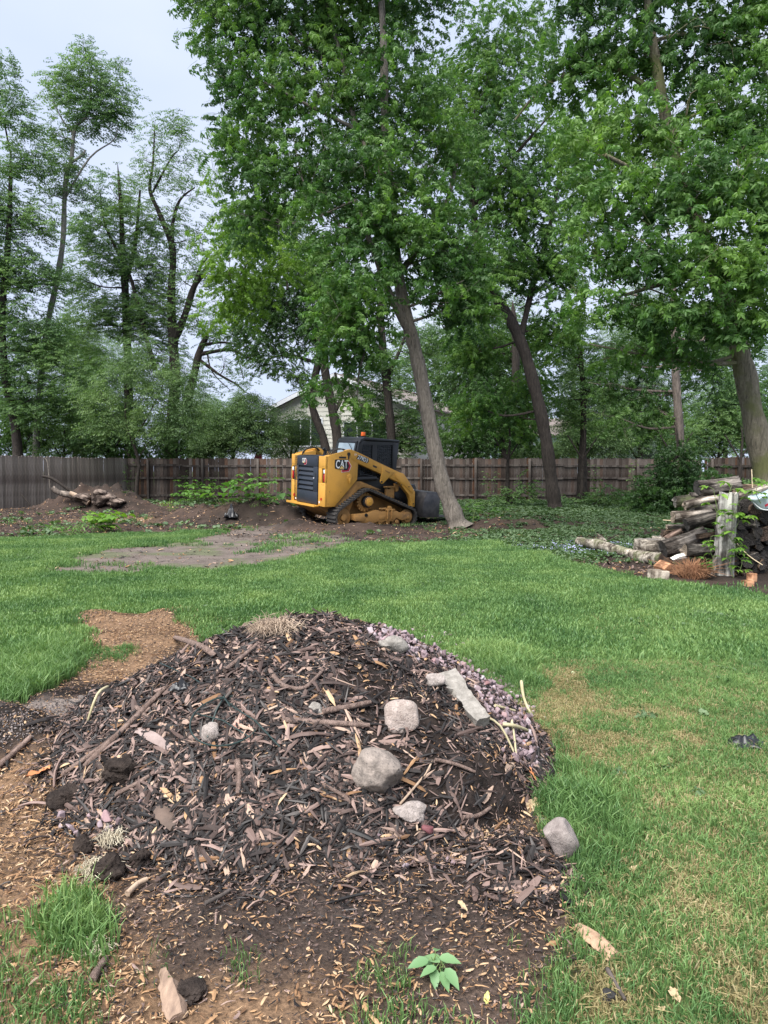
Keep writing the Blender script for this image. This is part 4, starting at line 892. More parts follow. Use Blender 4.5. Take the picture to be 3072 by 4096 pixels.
    # --- rear door
    b = MB(); b.box(-.02, .03, -.50, .50, .56, .86).box(-.02, .03, -.50, .50, 1.44, 1.68).box(-.02, .03, -.50, -.30, .8601, 1.4399).box(-.02, .03, .44, .50, .8601, 1.4399)
    b.box(.045, .054, -.31, .45, .85, 1.45)
    b.box(-.0, .04, .5005, .68, .56, 1.68)
    dr = part(b, 'rear_door', NV, bevel=.006)
    for k in range(5):
        z = .92+k*.112; b = MB().prism([(-.022, z-.028), (.012, z+.045), (.022, z+.040), (-.012, z-.036)], -.296, .436); part(b, 'louver', NV, dr, bevel=.003)
    part(MB().cyl((-.024, -.335, 1.17), (1, 0, 0), .014, .01, 14), 'lock', WH, dr); part(MB().box(-.0215, -.0201, -.45, -.39, 1.17, 1.29), 'handle_recess', DK, dr)
    part(MB().box(-.0225, -.0205, -.49, .49, .855, .861), 'panel_seam', DK, dr)
    b = MB()
    for yy in (-.43, .43): b.cyl((-.022, yy, 1.60), (1, 0, 0), .013, .008, 12)
    part(b, 'door_bolts', DK, dr)
    lr = empty('rear_badge'); lr.parent = root
    logo(Matrix.Translation((-.021, .22, 1.515)) @ Matrix.Rotation(R(-90), 4, 'Z'), lr, .165, .11)
    part(MB().box(-.13, .0, -.56, .84, .505, .545).box(-.13, -.11, -.56, .84, .5451, .56), 'rear_bumper', Y, bevel=.006)
    part(MB().prism([(.0, .50), (.06, .55), (.9, .55), (.95, .25), (.62, .20), (.50, .21)], -.54, .80), 'belly_plate', YD, bevel=.01)
    # --- chassis side, sloping down between tower and track
    part(MB().prism([(.10, .55), (.62, .19), (.80, .19), (2.45, .22), (2.45, .55), (2.0, .72), (1.55, .93), (.88, 1.17), (.55, .80), (.35, .56)], -.545, .545), 'chassis', YD, bevel=.01)
    for s in (-1, 1):
        part(MB().prism([(.29, .545), (.55, .26), (.66, .27), (.92, .90), (1.08, .97), (1.60, .90), (.88, 1.165), (.875, 1.15)], *sorted((s*.79, s*.56))), 'fender', YD, bevel=.008)
    # hood
    hd = part(MB().box(.03, .92, -.595, .595, 1.60, 1.685), 'engine_hood', K, bevel=.01)
    for k in range(9): part(MB().box(.10+k*.085, .15+k*.085, -.42, .42, 1.686, 1.70), 'hood_slat', NV, hd, bevel=.003)
    part(MB().tube([(.70, .42, 1.68), (.72, .42, 1.80), (.66, .42, 1.86)], .045, 14), 'exhaust', K, smooth=True)
    # --- cab
    cz = 2.13
    roof = [(1.10, 2.04), (1.16, 2.12), (1.28, 2.165), (2.32, 2.12), (2.34, 2.07), (2.28, 2.06), (1.30, 2.09), (1.20, 2.05), (1.14, 1.98)]
    part(MB().prism(roof, -.52, .52), 'cab_roof', K, bevel=.02)
    for s in (-1, 1):
        part(MB().prism([(1.02, 1.62), (1.10, 2.04), (1.16, 2.06), (1.30, 2.085), (1.22, 1.98), (1.16, 1.62), (1.12, .98), (1.02, .98)], *sorted((s*.52, s*.45))), 'rear_pillar', K, bevel=.015)
        part(MB().prism([(2.10, 2.06), (2.30, 2.06), (2.24, 1.4), (2.24, .80), (2.13, .80), (2.12, 1.4)], *sorted((s*.52, s*.45))), 'front_pillar', K, bevel=.012)
        part(MB().box(1.12, 2.20, *sorted((s*.515, s*.47)), .82, 1.20), 'side_panel', K)
        part(MB().prism([(1.16, 1.98), (1.28, 2.07), (2.14, 2.06), (2.14, 1.99)], *sorted((s*.515, s*.47))), 'top_rail', K)
        part(MB().box(1.50, 1.64, *sorted((s*.512, s*.47)), 1.2, 2.06), 'middle_pillar', K)
        g = part(MB().box(1.14, 2.14, *sorted((s*.475, s*.465)), 1.2, 2.0), 'side_glass', M.setdefault('cab_pane', glasspane()))
        gb = MB()
        for k in range(17):
            x = 1.18+k*.058; gb.box(x-.004, x+.004, *sorted((s*.500, s*.494)), 1.2, 2.0)
        for k in range(13):
            z = 1.22+k*.062; gb.box(1.14, 2.14, *sorted((s*.507, s*.501)), z-.004, z+.004)
        part(gb, 'window_guard', K)
        part(MB().cyl((2.14, s*.522, 2.03), (0, 1, 0), .016, .01, 12).cyl((2.20, s*.522, 2.027), (0, 1, 0), .016, .01, 12), 'cab_bolts', ST)
    part(MB().box(1.03, 1.12, -.45, .45, .98, 1.60), 'cab_back_panel', K)
    # rear window in a rounded frame
    Mw = Matrix.Translation((1.055, 0, 1.83)) @ Matrix.Rotation(R(11), 4, 'Y')
    b = MB()
    for (y0, y1, z0, z1) in ((-.45, .45, .19, .25), (-.45, .45, -.24, -.19), (-.45, -.38, -.1899, .1899), (.38, .45, -.1899, .1899)): b.box(-.02, .04, y0, y1, z0, z1, Mw)
    part(b, 'rear_window_frame', K, bevel=.012)
    rw = part(MB().box(-.005, .005, -.378, .378, -.188, .188, Mw), 'rear_window', BL)
    part(MB().tube([tuple(Mw @ Vector((-.03, -.35, -.08))), tuple(Mw @ Vector((-.035, -.30, .05))), tuple(Mw @ Vector((-.03, -.12, .17)))], .008, 6), 'wiper', K, rw)
    part(MB().box(-.03, .03, -.03, .03, -.03, .03, Mw @ Matrix.Translation((-.03, -.36, -.09))), 'wiper_motor', K, rw, bevel=.006)
    part(MB().box(1.25, 1.75, -.25, .25, .95, 1.12).box(1.22, 1.36, -.25, .25, 1.1201, 1.75), 'driver_seat', simple('seat_black', (.02, .02, .022)), bevel=.04)
    part(MB().box(2.215, 2.225, -.45, .45, 1.05, 2.05), 'front_glass', M['cab_pane'])
    part(MB().box(1.12, 2.2, -.47, .47, .80, .84), 'cab_floor', K)
    bc = part(MB().cyl((1.56, 0, 2.175), (0, 0, 1), .07, .035, 24), 'beacon_base', K)
    part(MB().cyl((1.56, 0, 2.245), (0, 0, 1), .062, .10, 24, .055), 'beacon_lens', ORG, bc, bevel=.012)
    part(MB().tube([(1.6, 0, 2.16), (1.72, -.03, 2.21), (1.78, -.04, 2.17)], .006, 6), 'beacon_wire', K, bc)
    # --- front: linkage, coupler, bucket
    part(MB().prism([(1.86, .70), (2.1, .68), (2.1, .94), (2.02, .96), (1.96, .90), (1.86, .93)], -.66, -.57).box(1.82, 2.14, -.70, -.56, .941, .975), 'front_bracket', YD, bevel=.008)
    part(MB().prism([(2.08, 1.05), (2.2, 1.0), (2.2, .86), (2.12, .84)], -.70, -.62), 'arm_stop', YD, bevel=.008)
    for s in (-1, 1): part(MB().cyl((2.40, s*.35, .62), (1, 0, -.45), .05, .5, 18).cyl((2.62, s*.35, .50), (1, 0, -.45), .028, .2, 12), 'tilt_cylinder', K)
    b = MB()
    for yy in (-.62, .62): b.prism([(2.62, .20), (2.62, 1.0), (2.74, 1.02), (2.78, .95), (2.78, .2)], yy-.02, yy+.02)
    b.box(2.64, 2.77, -.599, .599, .97, 1.01).box(2.66, 2.70, -.599, .599, .22, .9)
    cp = part(b, 'quick_coupler', K, bevel=.005)
    for k in range(9): part(MB().box(2.72, 2.735, -.57+k*.14, -.55+k*.14, .9, .969), 'coupler_bar', K, cp)
    for (z, m_) in ((.86, WH), (.70, WH), (.61, DW), (.48, DW)): part(MB().box(2.66, 2.73, -.6425, -.6405, z-.035, z+.035), 'warning_sticker', m_, cp)
    prof = [(3.34, .82), (2.90, .84), (2.80, .66), (2.765, .42), (2.80, .20), (3.75, .16)]
    def thick(pf, t):
        return pf+[(x+(t if i > 0 else 0), z-(t if i < 2 else 0)+(t if i > 3 else 0)) for i, (x, z) in list(enumerate(pf))[::-1]]
    bk = part(MB().prism(thick(prof, .025), -.95, .95), 'bucket', ST, bevel=.004)
    for s in (-1, 1): part(MB().prism([(3.33, .815), (2.90, .835), (2.80, .66), (2.77, .42), (2.80, .205), (3.30, .185)], *sorted((s*.951, s*.975))), 'bucket_side', ST, bk, bevel=.004)
    part(MB().box(3.70, 3.86, -.97, .97, .145, .17), 'cutting_edge', ST, bk)
def glasspane():
    m, nt, b, o = mat_new('cab_side_glass'); b.inputs['Base Color'].default_value = (.03, .035, .04, 1); b.inputs['Roughness'].default_value = .04
    t = nt.nodes.new('ShaderNodeBsdfTransparent'); t.inputs[0].default_value = (.55, .60, .62, 1); ms = nt.nodes.new('ShaderNodeMixShader'); ms.inputs[0].default_value = .55
    nt.links.new(b.outputs[0], ms.inputs[1]); nt.links.new(t.outputs[0], ms.inputs[2]); nt.links.new(ms.outputs[0], o.inputs[0]); return m
loader()

# ------------------------------------------------------------------ firewood
def woodmat(name, side1, side2, sc=9, moss=None, stretch=(.12, 1, 1)):
    m, nt, b, o = mat_new(name); n1 = noise(nt, sc, 7, .7, 'Object', stretch, .5)
    c = ramp(nt, [(.40, side1), (.5, tuple((x+y)/2 for x, y in zip(side1, side2))), (.60, side2)], n1)
    k2 = ramp(nt, [(.42, (.35, .33, .32)), (.58, (1.2, 1.2, 1.2))], noise(nt, 5, 5, .65)); c = mixc(nt, 1.0, c, k2, 'MULTIPLY')
    if moss:
        f = ramp(nt, [(.5, (0, 0, 0)), (.62, (.8, .8, .8))], noise(nt, 3, 4, .6)); c = mixc(nt, f, c, moss)
    nt.links.new(c, b.inputs['Base Color']); b.inputs['Roughness'].default_value = .9; b.inputs['Specular IOR Level'].default_value = .15
    bump(nt, b, n1, 1.0, .03); return m
def endmat(name, c1, c2):
    m, nt, b, o = mat_new(name)
    t = nt.nodes.new('ShaderNodeTexCoord'); mp_ = nt.nodes.new('ShaderNodeMapping'); mp_.inputs['Scale'].default_value = (0.0, 1, 1)
    wv = nt.nodes.new('ShaderNodeTexWave'); wv.wave_type = 'RINGS'; wv.rings_direction = 'SPHERICAL'; wv.inputs['Scale'].default_value = 16; wv.inputs['Distortion'].default_value = 3; wv.inputs['Detail'].default_value = 3
    nt.links.new(t.outputs['Object'], mp_.inputs[0]); nt.links.new(mp_.outputs[0], wv.inputs['Vector'])
    c = ramp(nt, [(.2, c1), (.8, c2)], wv.outputs['Color']); k = ramp(nt, [(.3, (.5, .5, .5)), (.7, (1.3, 1.3, 1.3))], noise(nt, 8, 5, .7))
    nt.links.new(mixc(nt, 1.0, c, k, 'MULTIPLY'), b.inputs['Base Color']); b.inputs['Roughness'].default_value = .9; bump(nt, b, wv.outputs['Color'], .5, .006); return m
WM = {'dark': woodmat('log_bark_dark', (.012, .011, .010), (.11, .097, .085), 26), 'grey': woodmat('log_bark_grey', (.03, .026, .022), (.24, .21, .185), 24),
      'pale': woodmat('log_weathered_pale', (.09, .072, .058), (.46, .40, .34), 20), 'moss': woodmat('log_mossy', (.03, .028, .02), (.15, .14, .10), moss=(.07, .085, .035)),
      'pink': woodmat('log_split_pink', (.17, .11, .085), (.33, .24, .195)), 'split': woodmat('log_split_dark', (.04, .028, .02), (.22, .155, .11), 24),
      'post': woodmat('post_grey', (.14, .132, .12), (.55, .52, .47), 16, stretch=(1, 1, .1)), 'stump': woodmat('stump_side', (.09, .075, .06), (.42, .37, .31), 22, stretch=(1, 1, .12)),
      'fresh': woodmat('fresh_cut_wood', (.33, .16, .085), (.48, .27, .16), 6), 'block': woodmat('block_weathered', (.22, .18, .14), (.46, .40, .33), 8, stretch=(1, 1, .3))}
EM = {'dark': endmat('log_end_dark', (.022, .019, .017), (.055, .047, .042)), 'brown': endmat('log_end_brown', (.045, .028, .02), (.13, .085, .06)), 'pale': endmat('log_end_pale', (.16, .12, .09), (.34, .27, .2)), 'grey': endmat('log_end_grey', (.08, .07, .06), (.2, .175, .15))}
def log_mesh(L, r, wm, em, seed, split=0, taper=.9, knob=False, seg=20):
    """log along x centred on the origin; split>0 flattens one side to a split face"""
    rnd = random.Random(seed); n = seg; V = []; F = []; ns = 9; ph = [rnd.uniform(0, 6.28) for _ in range(6)]
    bend = rnd.uniform(-.03, .03)*L
    for i in range(ns+1):
        t = i/ns; x = (t-.5)*L; rr = r*(1-(1-taper)*t)
        for k in range(n):
            a = 2*math.pi*k/n; q = rr*(1+.05*math.sin(2*a+ph[0])+.05*math.sin(3*a+ph[1]+t*2)+.035*math.sin(9*a+ph[2]+t*3)+rnd.uniform(-.03, .03))
            y, z = q*math.cos(a), q*math.sin(a)
            if split:
                lim = r*(.35 if split == 1 else -.05)+.02*r*math.sin(t*9+ph[3]); z = min(z, lim+rnd.uniform(-.02, .02)*r)
                if split == 2: y = max(y, -r*.35)
            V.append((x+(rnd.uniform(-.012, .012) if i in (0, ns) else 0), y, z+bend*math.sin(t*math.pi)))
    for i in range(ns):
        for k in range(n): F.append((i*n+k, i*n+(k+1) % n, (i+1)*n+(k+1) % n, (i+1)*n+k))
    c0 = len(V); V += [(-L/2+.004, 0, -.02*r if not split else -.3*r), (L/2-.004, 0, -.02*r if not split else -.3*r)]
    me = bpy.data.meshes.new('log'); F2 = [(c0, (k+1) % n, k) for k in range(n)]+[(c0+1, ns*n+k, ns*n+(k+1) % n) for k in range(n)]
    me.from_pydata(V, [], F+F2); me.materials.append(wm)
    me.polygons.foreach_set('use_smooth', [True]*len(F)+[False]*len(F2))
    be = MB()
    e = bpy.data.meshes.new('cut_end'); idx = {}
    EV = [V[k] for k in range(n)]+[V[c0]]+[V[ns*n+k] for k in range(n)]+[V[c0+1]]
    off = [(-.003, 0, 0)]*(n+1)+[(.003, 0, 0)]*(n+1)
    EV = [(v[0]+o[0], v[1]*.97, v[2]*.97) for v, o in zip(EV, off)]
    e.from_pydata(EV, [], [(n, (k+1) % n, k) for k in range(n)]+[(2*n+1, n+1+k, n+1+(k+1) % n) for k in range(n)]); e.materials.append(em)
    return me, e
GW = 'logs stacked in the firewood pile'
def wp(cx, cy): return (2250+cx/2.018, 1850+cy/2.018)
def put_log(c1, c2, dia, d, wm, em, label, seed, split=0, group=GW, d2=None, roll=0, name='log', nudge=0, taper=.9):
    """c1,c2: crop pixel ends of the axis; d: depth"""
    a = Vector(D(*wp(*c1), d)); b = Vector(D(*wp(*c2), d if d2 is None else d2)); L = (b-a).length; r = dia/2.018/FPX*d/2
    me, e = log_mesh(L, r, WM[wm], EM[em], seed, split, taper)
    o = link(name, me); o.location = (a+b)/2; o.rotation_mode = 'QUATERNION'
    q = (b-a).to_track_quat('X', 'Z'); o.rotation_quaternion = q @ Euler((roll, 0, 0)).to_quaternion()
    tag(o, label, 'log', group); link('cut_end', e, o); return o
LG = [((1090, 205), (1420, 165), 125, 9.2, 'grey', 'dark', 'thick grey-barked log, topmost of the pile with a pale split top', 0), ((1390, 190), (1570, 200), 85, 9.5, 'split', 'brown', 'brown split log on top, right of the thickest top log', 1),
      ((1400, 275), (1690, 185), 62, 8.9, 'pale', 'pale', 'long pale debarked log sloping up right across the pile top', 0), ((1030, 272), (1130, 265), 62, 9.5, 'grey', 'grey', 'short grey stub wedged under the topmost log', 0),
      ((905, 318), (1060, 300), 92, 9.5, 'moss', 'grey', 'mossy dark log at the left end of the upper row', 0), ((985, 350), (1250, 295), 76, 9.1, 'pale', 'pale', 'pale weathered log angled under the short grey stub', 0),
      ((1150, 268), (1260, 268), 42, 9.3, 'grey', 'grey', 'thin grey piece just left of the post top', 1), ((890, 442), (1200, 415), 96, 9.45, 'pale', 'pale', 'straw-coloured thick log in the middle row, left end flush', 0),
      ((1000, 505), (1245, 435), 108, 9.1, 'dark', 'dark', 'black-barked round log in the middle, ending at the post', 0), ((846, 515), (1030, 505), 52, 9.6, 'pale', 'pale', 'thin pale split log under the straw-coloured thick one', 1),
      ((800, 575), (900, 560), 62, 9.7, 'split', 'brown', 'small dark split log at the far left of the pile', 1), ((832, 612), (955, 540), 64, 9.5, 'pink', 'pale', 'pinkish split log leaning at the left of the pile', 1),
      ((955, 560), (1060, 560), 84, 9.65, 'grey', 'pale', 'stubby grey log beside the leaning pinkish one', 0), ((1085, 575), (1240, 550), 92, 9.2, 'split', 'brown', 'dark brown wedge left of the post at half height', 2),
      ((815, 700), (1150, 580), 150, 9.35, 'grey', 'dark', 'deeply ridged thick log slanting across the pile bottom', 0), ((978, 700), (1200, 700), 135, 8.95, 'dark', 'pale', 'split log with pale streaks lowest left of the post', 1),
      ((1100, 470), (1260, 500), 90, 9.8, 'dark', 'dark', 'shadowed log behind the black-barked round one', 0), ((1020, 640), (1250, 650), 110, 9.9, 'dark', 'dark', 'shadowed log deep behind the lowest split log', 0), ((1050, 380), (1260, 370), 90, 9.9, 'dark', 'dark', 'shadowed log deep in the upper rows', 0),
      ((1130, 790), (1260, 790), 80, 9.6, 'dark', 'dark', 'dark log on the ground behind the dry grass clump', 0)]
for i, (a, b, dia, d, wm, em, lab, sp_) in enumerate(LG): put_log(a, b, dia, d, wm, em, lab, 200+i, sp_, roll=random.uniform(-.6, .6) if sp_ else 0)
# right of the post: ends towards the viewer
RG = [((1480, 330), 78, 0, 'dark', 'large round dark log end just right of the post top'), ((1590, 395), 60, 2, 'split', 'split log end under the pale tub'), ((1650, 440), 52, 1, 'split', 'split log end at the picture edge under the tub'),
      ((1520, 470), 52, 2, 'grey', 'pale-edged wedge right of the middle of the vine'), ((1590, 490), 40, 2, 'pale', 'small pale wedge at the right of the middle row'), ((1650, 520), 50, 2, 'split', 'wedge at the picture edge in the middle row'),
      ((1440, 400), 46, 1, 'dark', 'half log hidden behind the vine leaves'), ((1450, 490), 48, 1, 'dark', 'half log at the post side in the middle row'), ((1540, 560), 62, 2, 'grey', 'wide triangular split log with a light rim'), ((1620, 590), 46, 1, 'split', 'half round log right of the wide triangular one'),
      ((1450, 580), 50, 0, 'dark', 'round black log end beside the lower vine'), ((1530, 645), 62, 1, 'dark', 'black half log with a glinting upper edge'), ((1620, 670), 48, 2, 'split', 'split end low at the picture edge'), ((1455, 690), 52, 0, 'dark', 'dark round end by the vine foot'),
      ((1560, 730), 52, 2, 'grey', 'pale torn wedge in the lower row'), ((1640, 750), 44, 1, 'dark', 'half log in the lower row at the edge'), ((1500, 810), 42, 0, 'grey', 'small round end with rings near the ground'), ((1580, 830), 52, 1, 'grey', 'grey split log near the ground behind the two blocks'),
      ((1650, 835), 52, 2, 'split', 'wedge near the ground at the edge'), ((1570, 905), 66, 1, 'dark', 'large dark half log on the ground behind the two blocks'), ((1660, 930), 60, 0, 'dark', 'dark round end on the ground at the edge'), ((1500, 900), 36, 1, 'split', 'small split piece on the ground left of the two blocks'),
      ((1560, 260), 50, 1, 'pink', 'pinkish split end on top left of the tub'), ((1420, 230), 38, 2, 'pink', 'small reddish wedge on the top row right of the post'), ((1690, 600), 60, 0, 'dark', 'round log just inside the right edge'), ((1700, 330), 60, 1, 'grey', 'grey half log at the right edge under the long pale log'),
      ((1410, 640), 44, 0, 'dark', 'round log tucked right behind the post'), ((1400, 780), 48, 1, 'dark', 'half log behind the post foot')]
for i, (c, r, sp_, wm, lab) in enumerate(RG):
    rr = random.Random(i); em = 'grey' if wm == 'pale' else ('pale' if wm == 'pink' else ('brown' if wm == 'split' and i % 2 else 'dark'))
    a = Vector(D(*wp(*c), 9.0+rr.uniform(-.08, .1))); L = .5; dv = Vector((rr.uniform(-.25, .3), 1, rr.uniform(-.08, .05))).normalized(); rad = r/2.018/FPX*9.0*1.12
    me, e = log_mesh(L, rad, WM[wm], EM[em], 300+i, sp_); o = link('log', me); o.location = a+dv*L/2; o.rotation_mode = 'QUATERNION'
    o.rotation_quaternion = dv.to_track_quat('X', 'Z') @ Euler((rr.uniform(0, 6.28), 0, 0)).to_quaternion(); tag(o, lab, 'log', GW); link('cut_end', e, o)
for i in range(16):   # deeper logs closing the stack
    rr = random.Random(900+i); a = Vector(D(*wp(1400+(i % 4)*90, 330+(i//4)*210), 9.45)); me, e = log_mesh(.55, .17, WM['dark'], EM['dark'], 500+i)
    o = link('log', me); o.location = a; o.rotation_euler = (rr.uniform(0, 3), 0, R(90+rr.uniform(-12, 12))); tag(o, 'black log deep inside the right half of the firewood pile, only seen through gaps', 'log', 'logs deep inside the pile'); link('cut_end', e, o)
# post
def post():
    c = Vector(D(*wp(1290, 872), 8.85)); top = D(*wp(1320, 240), 8.85)[2]; r = 74/2.018/FPX*8.85; n = 22; V = []; rnd = random.Random(4)
    for i in range(15):
        t = i/14; z = -.08+(top+.06)*t
        for k in range(n):
            a = 2*math.pi*k/n; q = r*(1.06-.08*t+(.25*math.exp(-t*9)))*(1+.05*math.sin(5*a+t)+.03*math.sin(11*a+2*t)+rnd.uniform(-.015, .015)); zz = z if i < 14 else z+rnd.uniform(-.03, .03)
            V.append((q*math.cos(a)+.06*t, q*math.sin(a), zz))
    F = [(i*n+k, i*n+(k+1) % n, (i+1)*n+(k+1) % n, (i+1)*n+k) for i in range(14) for k in range(n)]; V.append((.06, 0, top-.02)); F += [(14*n+k, 14*n+(k+1) % n, len(V)-1) for k in range(n)]
    b = MB().add(V, F); o = b.build('wooden_post', WM['post'], loc=(c.x, c.y, 0), smooth=True, angle=60); tag(o, 'pale weathered upright post in front of the firewood pile, vine beside it', 'post')
post()
# fallen log
def fallen():
    P = [((130, 635), 66), ((220, 655), 80), ((300, 668), 92), ((420, 705), 88), ((560, 745), 96), ((700, 775), 110), ((825, 787), 122)]
    pts = []
    for k, (c, dia) in enumerate(P):
        d = 12.4-k*.42; q = D(*wp(*c), d); pts.append((q, dia/2.018/FPX*d/2))
    sp_ = smooth_path([np.append(p, r) for p, r in pts], 5); n = 18; c0 = Vector(sp_[len(sp_)//2][:3])
    b = MB(); b.tube([Vector(p[:3])-c0 for p in sp_], [p[3]*(1+.05*math.sin(i*.9)) for i, p in enumerate(sp_)], n, rough=.05, seed=5)
    m = woodmat('fallen_log_bark', (.08, .066, .05), (.46, .41, .34), 14, moss=(.10, .11, .05), stretch=(1, 1, 1))
    o = b.build('log', m, loc=c0, smooth=True, angle=70); tag(o, 'long pale mossy fallen log lying on the ground left of the pile', 'log')
    e = Vector(sp_[-1][:3])-c0; dv = (Vector(sp_[-1][:3])-Vector(sp_[-2][:3])).normalized()
    MB().tube([e, e+dv*.01], sp_[-1][3]*.93, 20).build('cut_end', EM['brown'], o)
    kx = Vector(D(*wp(315, 640), 11.8))-c0; t = Vector(D(*wp(278, 572), 11.8))-c0
    MB().tube([kx, kx*.5+t*.5+Vector((.02, 0, 0)), t], [.09, .035, .008], 9, rough=.15).build('broken_branch', m, o, smooth=True)
fallen()
def stump(c, w, h, d, label, seed, mat='stump', end='grey', tilt=0):
    q = D(*wp(*c), d); r = w/2.018/FPX*d/2; hh = h/2.018/FPX*d
    me, e = log_mesh(hh, r, WM[mat], EM[end], seed, 0, .97, seg=24); o = link('stump', me, None, (q[0], q[1], q[2]), (0, R(-90)+tilt, 0)); tag(o, label, 'stump'); link('cut_end', e, o)
stump((686, 672), 210, 108, 10.6, 'short squat upright log section standing behind the fallen log', 601)
stump((782, 632), 120, 70, 11.2, 'smaller mossy upright log section behind the squat one', 602)
def block(c, w, h, dp, d, label, mat, rot, name='wood_block', seed=1, px_is=True):
    q = D(*wp(*c), d); W_ = w/2.018/FPX*d; H_ = h/2.018/FPX*d
    b = MB().box(-W_/2, W_/2, -dp/2, dp/2, -H_/2, H_/2); o = b.build(name, WM[mat], loc=(q[0], q[1], q[2]), rot=rot, bevel=.004); tag(o, label, 'wood block'); return o
block((772, 915), 135, 95, .16, 8.75, 'weathered whitish block lying on the grass edge in front of the fallen log', 'block', (R(3), R(3), R(8)))
block((808, 842), 92, 52, .16, 8.85, 'orange fresh-cut block resting tilted on the whitish block', 'fresh', (R(12), R(-28), R(30)))
block((925, 893), 85, 22, .12, 9.0, 'flat reddish board offcut beside the dry grass clump', 'fresh', (0, R(-4), R(10)))
block((1528, 928), 50, 70, .09, 8.2, 'upright fresh-cut small block standing on another at the right edge', 'fresh', (R(-2), R(2), R(25)))
block((1495, 975), 62, 45, .11, 8.15, 'small brown block lying beneath the upright one', 'fresh', (0, R(-3), R(12)))
p = D(*wp(935, 770), 8.9); b = MB().prism([(-.10, -.01), (.11, .01), (.10, .05), (-.02, .03)], -.03, .03); o = b.build('wood_offcut', simple('white_wood', (.6, .57, .52), (.7, .66, .6), 8), loc=p, rot=(R(20), 0, R(20))); tag(o, 'small bright white splinter of wood lying at the pile foot', 'wood offcut')
# thin canes and stick
def stick(name, label, pts, rad, mat, cat='stick', group=None, n=7, rough=.12):
    c = Vector(tuple(map(float, pts[0]))); b = MB(); sp_ = smooth_path(pts, 3); m = len(sp_); rr = rad if hasattr(rad, '__len__') else (rad, rad*.6)
    b.tube([Vector(tuple(p))-c for p in sp_], [rr[0]+(rr[1]-rr[0])*i/(m-1) for i in range(m)], n, rough=rough, seed=len(pts))
    o = b.build(name, mat, loc=c, smooth=True, angle=70); tag(o, label, cat, group); return o
CANE = simple('dry_cane', (.42, .32, .2), (.55, .45, .3), 20, .7)
stick('cane', 'thin broken bamboo cane sticking up from the pile top', [D(*wp(1535, 220), 8.9), D(*wp(1530, 130), 8.9), D(*wp(1527, 55), 8.9)], (.008, .006), CANE, 'cane')
stick('cane', 'thin dry cane leaning against the log ends right of the post', [D(*wp(1410, 655), 8.7), D(*wp(1500, 750), 8.6), D(*wp(1615, 828), 8.5)], (.006, .005), CANE, 'cane')
stick('cane', 'thin pale twig poking out left from the middle row', [D(*wp(812, 465), 9.5), D(*wp(895, 470), 9.5)], (.007, .006), CANE, 'cane')
# pale plastic tub with wire handle
def tub():
    TB = simple('tub_plastic', (.56, .65, .68), (.62, .71, .74), 3, .35); c = D(*wp(1655, 285), 8.75); root = empty('plastic_tub', c, (R(8), R(-28), R(-5))); tag(root, 'pale blue plastic tub lying tilted on top of the firewood', 'tub')
    n = 28; V = []; rings = [(.13, -.075), (.15, .07), (.158, .07), (.158, .083), (.143, .083), (.123, -.067)]
    for r, z in rings:
        for k in range(n):
            a = 2*math.pi*k/n; sx = 1.25; V.append((sx*r*math.copysign(abs(math.cos(a))**.7, math.cos(a)), r*math.copysign(abs(math.sin(a))**.7, math.sin(a)), z))
    F = [(i*n+k, i*n+(k+1) % n, (i+1)*n+(k+1) % n, (i+1)*n+k) for i in range(5) for k in range(n)]+[tuple(range(n-1, -1, -1)), tuple(range(5*n, 6*n))]
    MB().add(V, F).build('body', TB, root, smooth=True, angle=40)
    MB().tube(smooth_path([(-.19, -.02, .06), (-.16, -.15, -.05), (0, -.20, -.10), (.16, -.15, -.05), (.19, -.02, .06)], 5), .006, 6).build('handle', simple('tub_handle', (.75, .75, .76), None, rough=.3), root, smooth=True)
    MB().box(-.12, -.075, -.1455, -.140, -.035, -.01).build('label', simple('tub_label', (.45, .03, .05)), root)
tub()

# ------------------------------------------------------------------ leafy plants
def plant_leaf(L, W, mat, name='leaf', serr=0, fold=.3, droop=.2):
    n = 8; V = []; F = []
    for i in range(n+1):
        t = i/n; w_ = W/2*math.sin(math.pi*min(1, t*1.02)**.75)**.9 if 0 < t < 1 else 0
        if serr and 0 < i < n: w_ *= 1+serr*((i % 2)*2-1)
        x = t*L; z = -droop*L*t*t; V += [(x, -w_, z+fold*w_), (x, 0, z), (x, w_, z+fold*w_)]
    for i in range(n):
        a = 3*i; F += [(a, a+1, a+4, a+3), (a+1, a+2, a+5, a+4)]
    b = MB().add(V, F); me = b.mesh(name, mat); me.polygons.foreach_set('use_smooth', [True]*len(me.polygons)); return me
M['leaf_bright'] = leafmat('leaf_bright', (.07, .16, .02), (.12, .24, .03), (.19, .32, .05), .35, 3)
M['leaf_fresh'] = leafmat('leaf_fresh', (.05, .12, .02), (.085, .19, .03), (.13, .26, .05), .35, 3)
M['stem'] = simple('green_stem', (.09, .14, .04), (.15, .2, .06), 8)
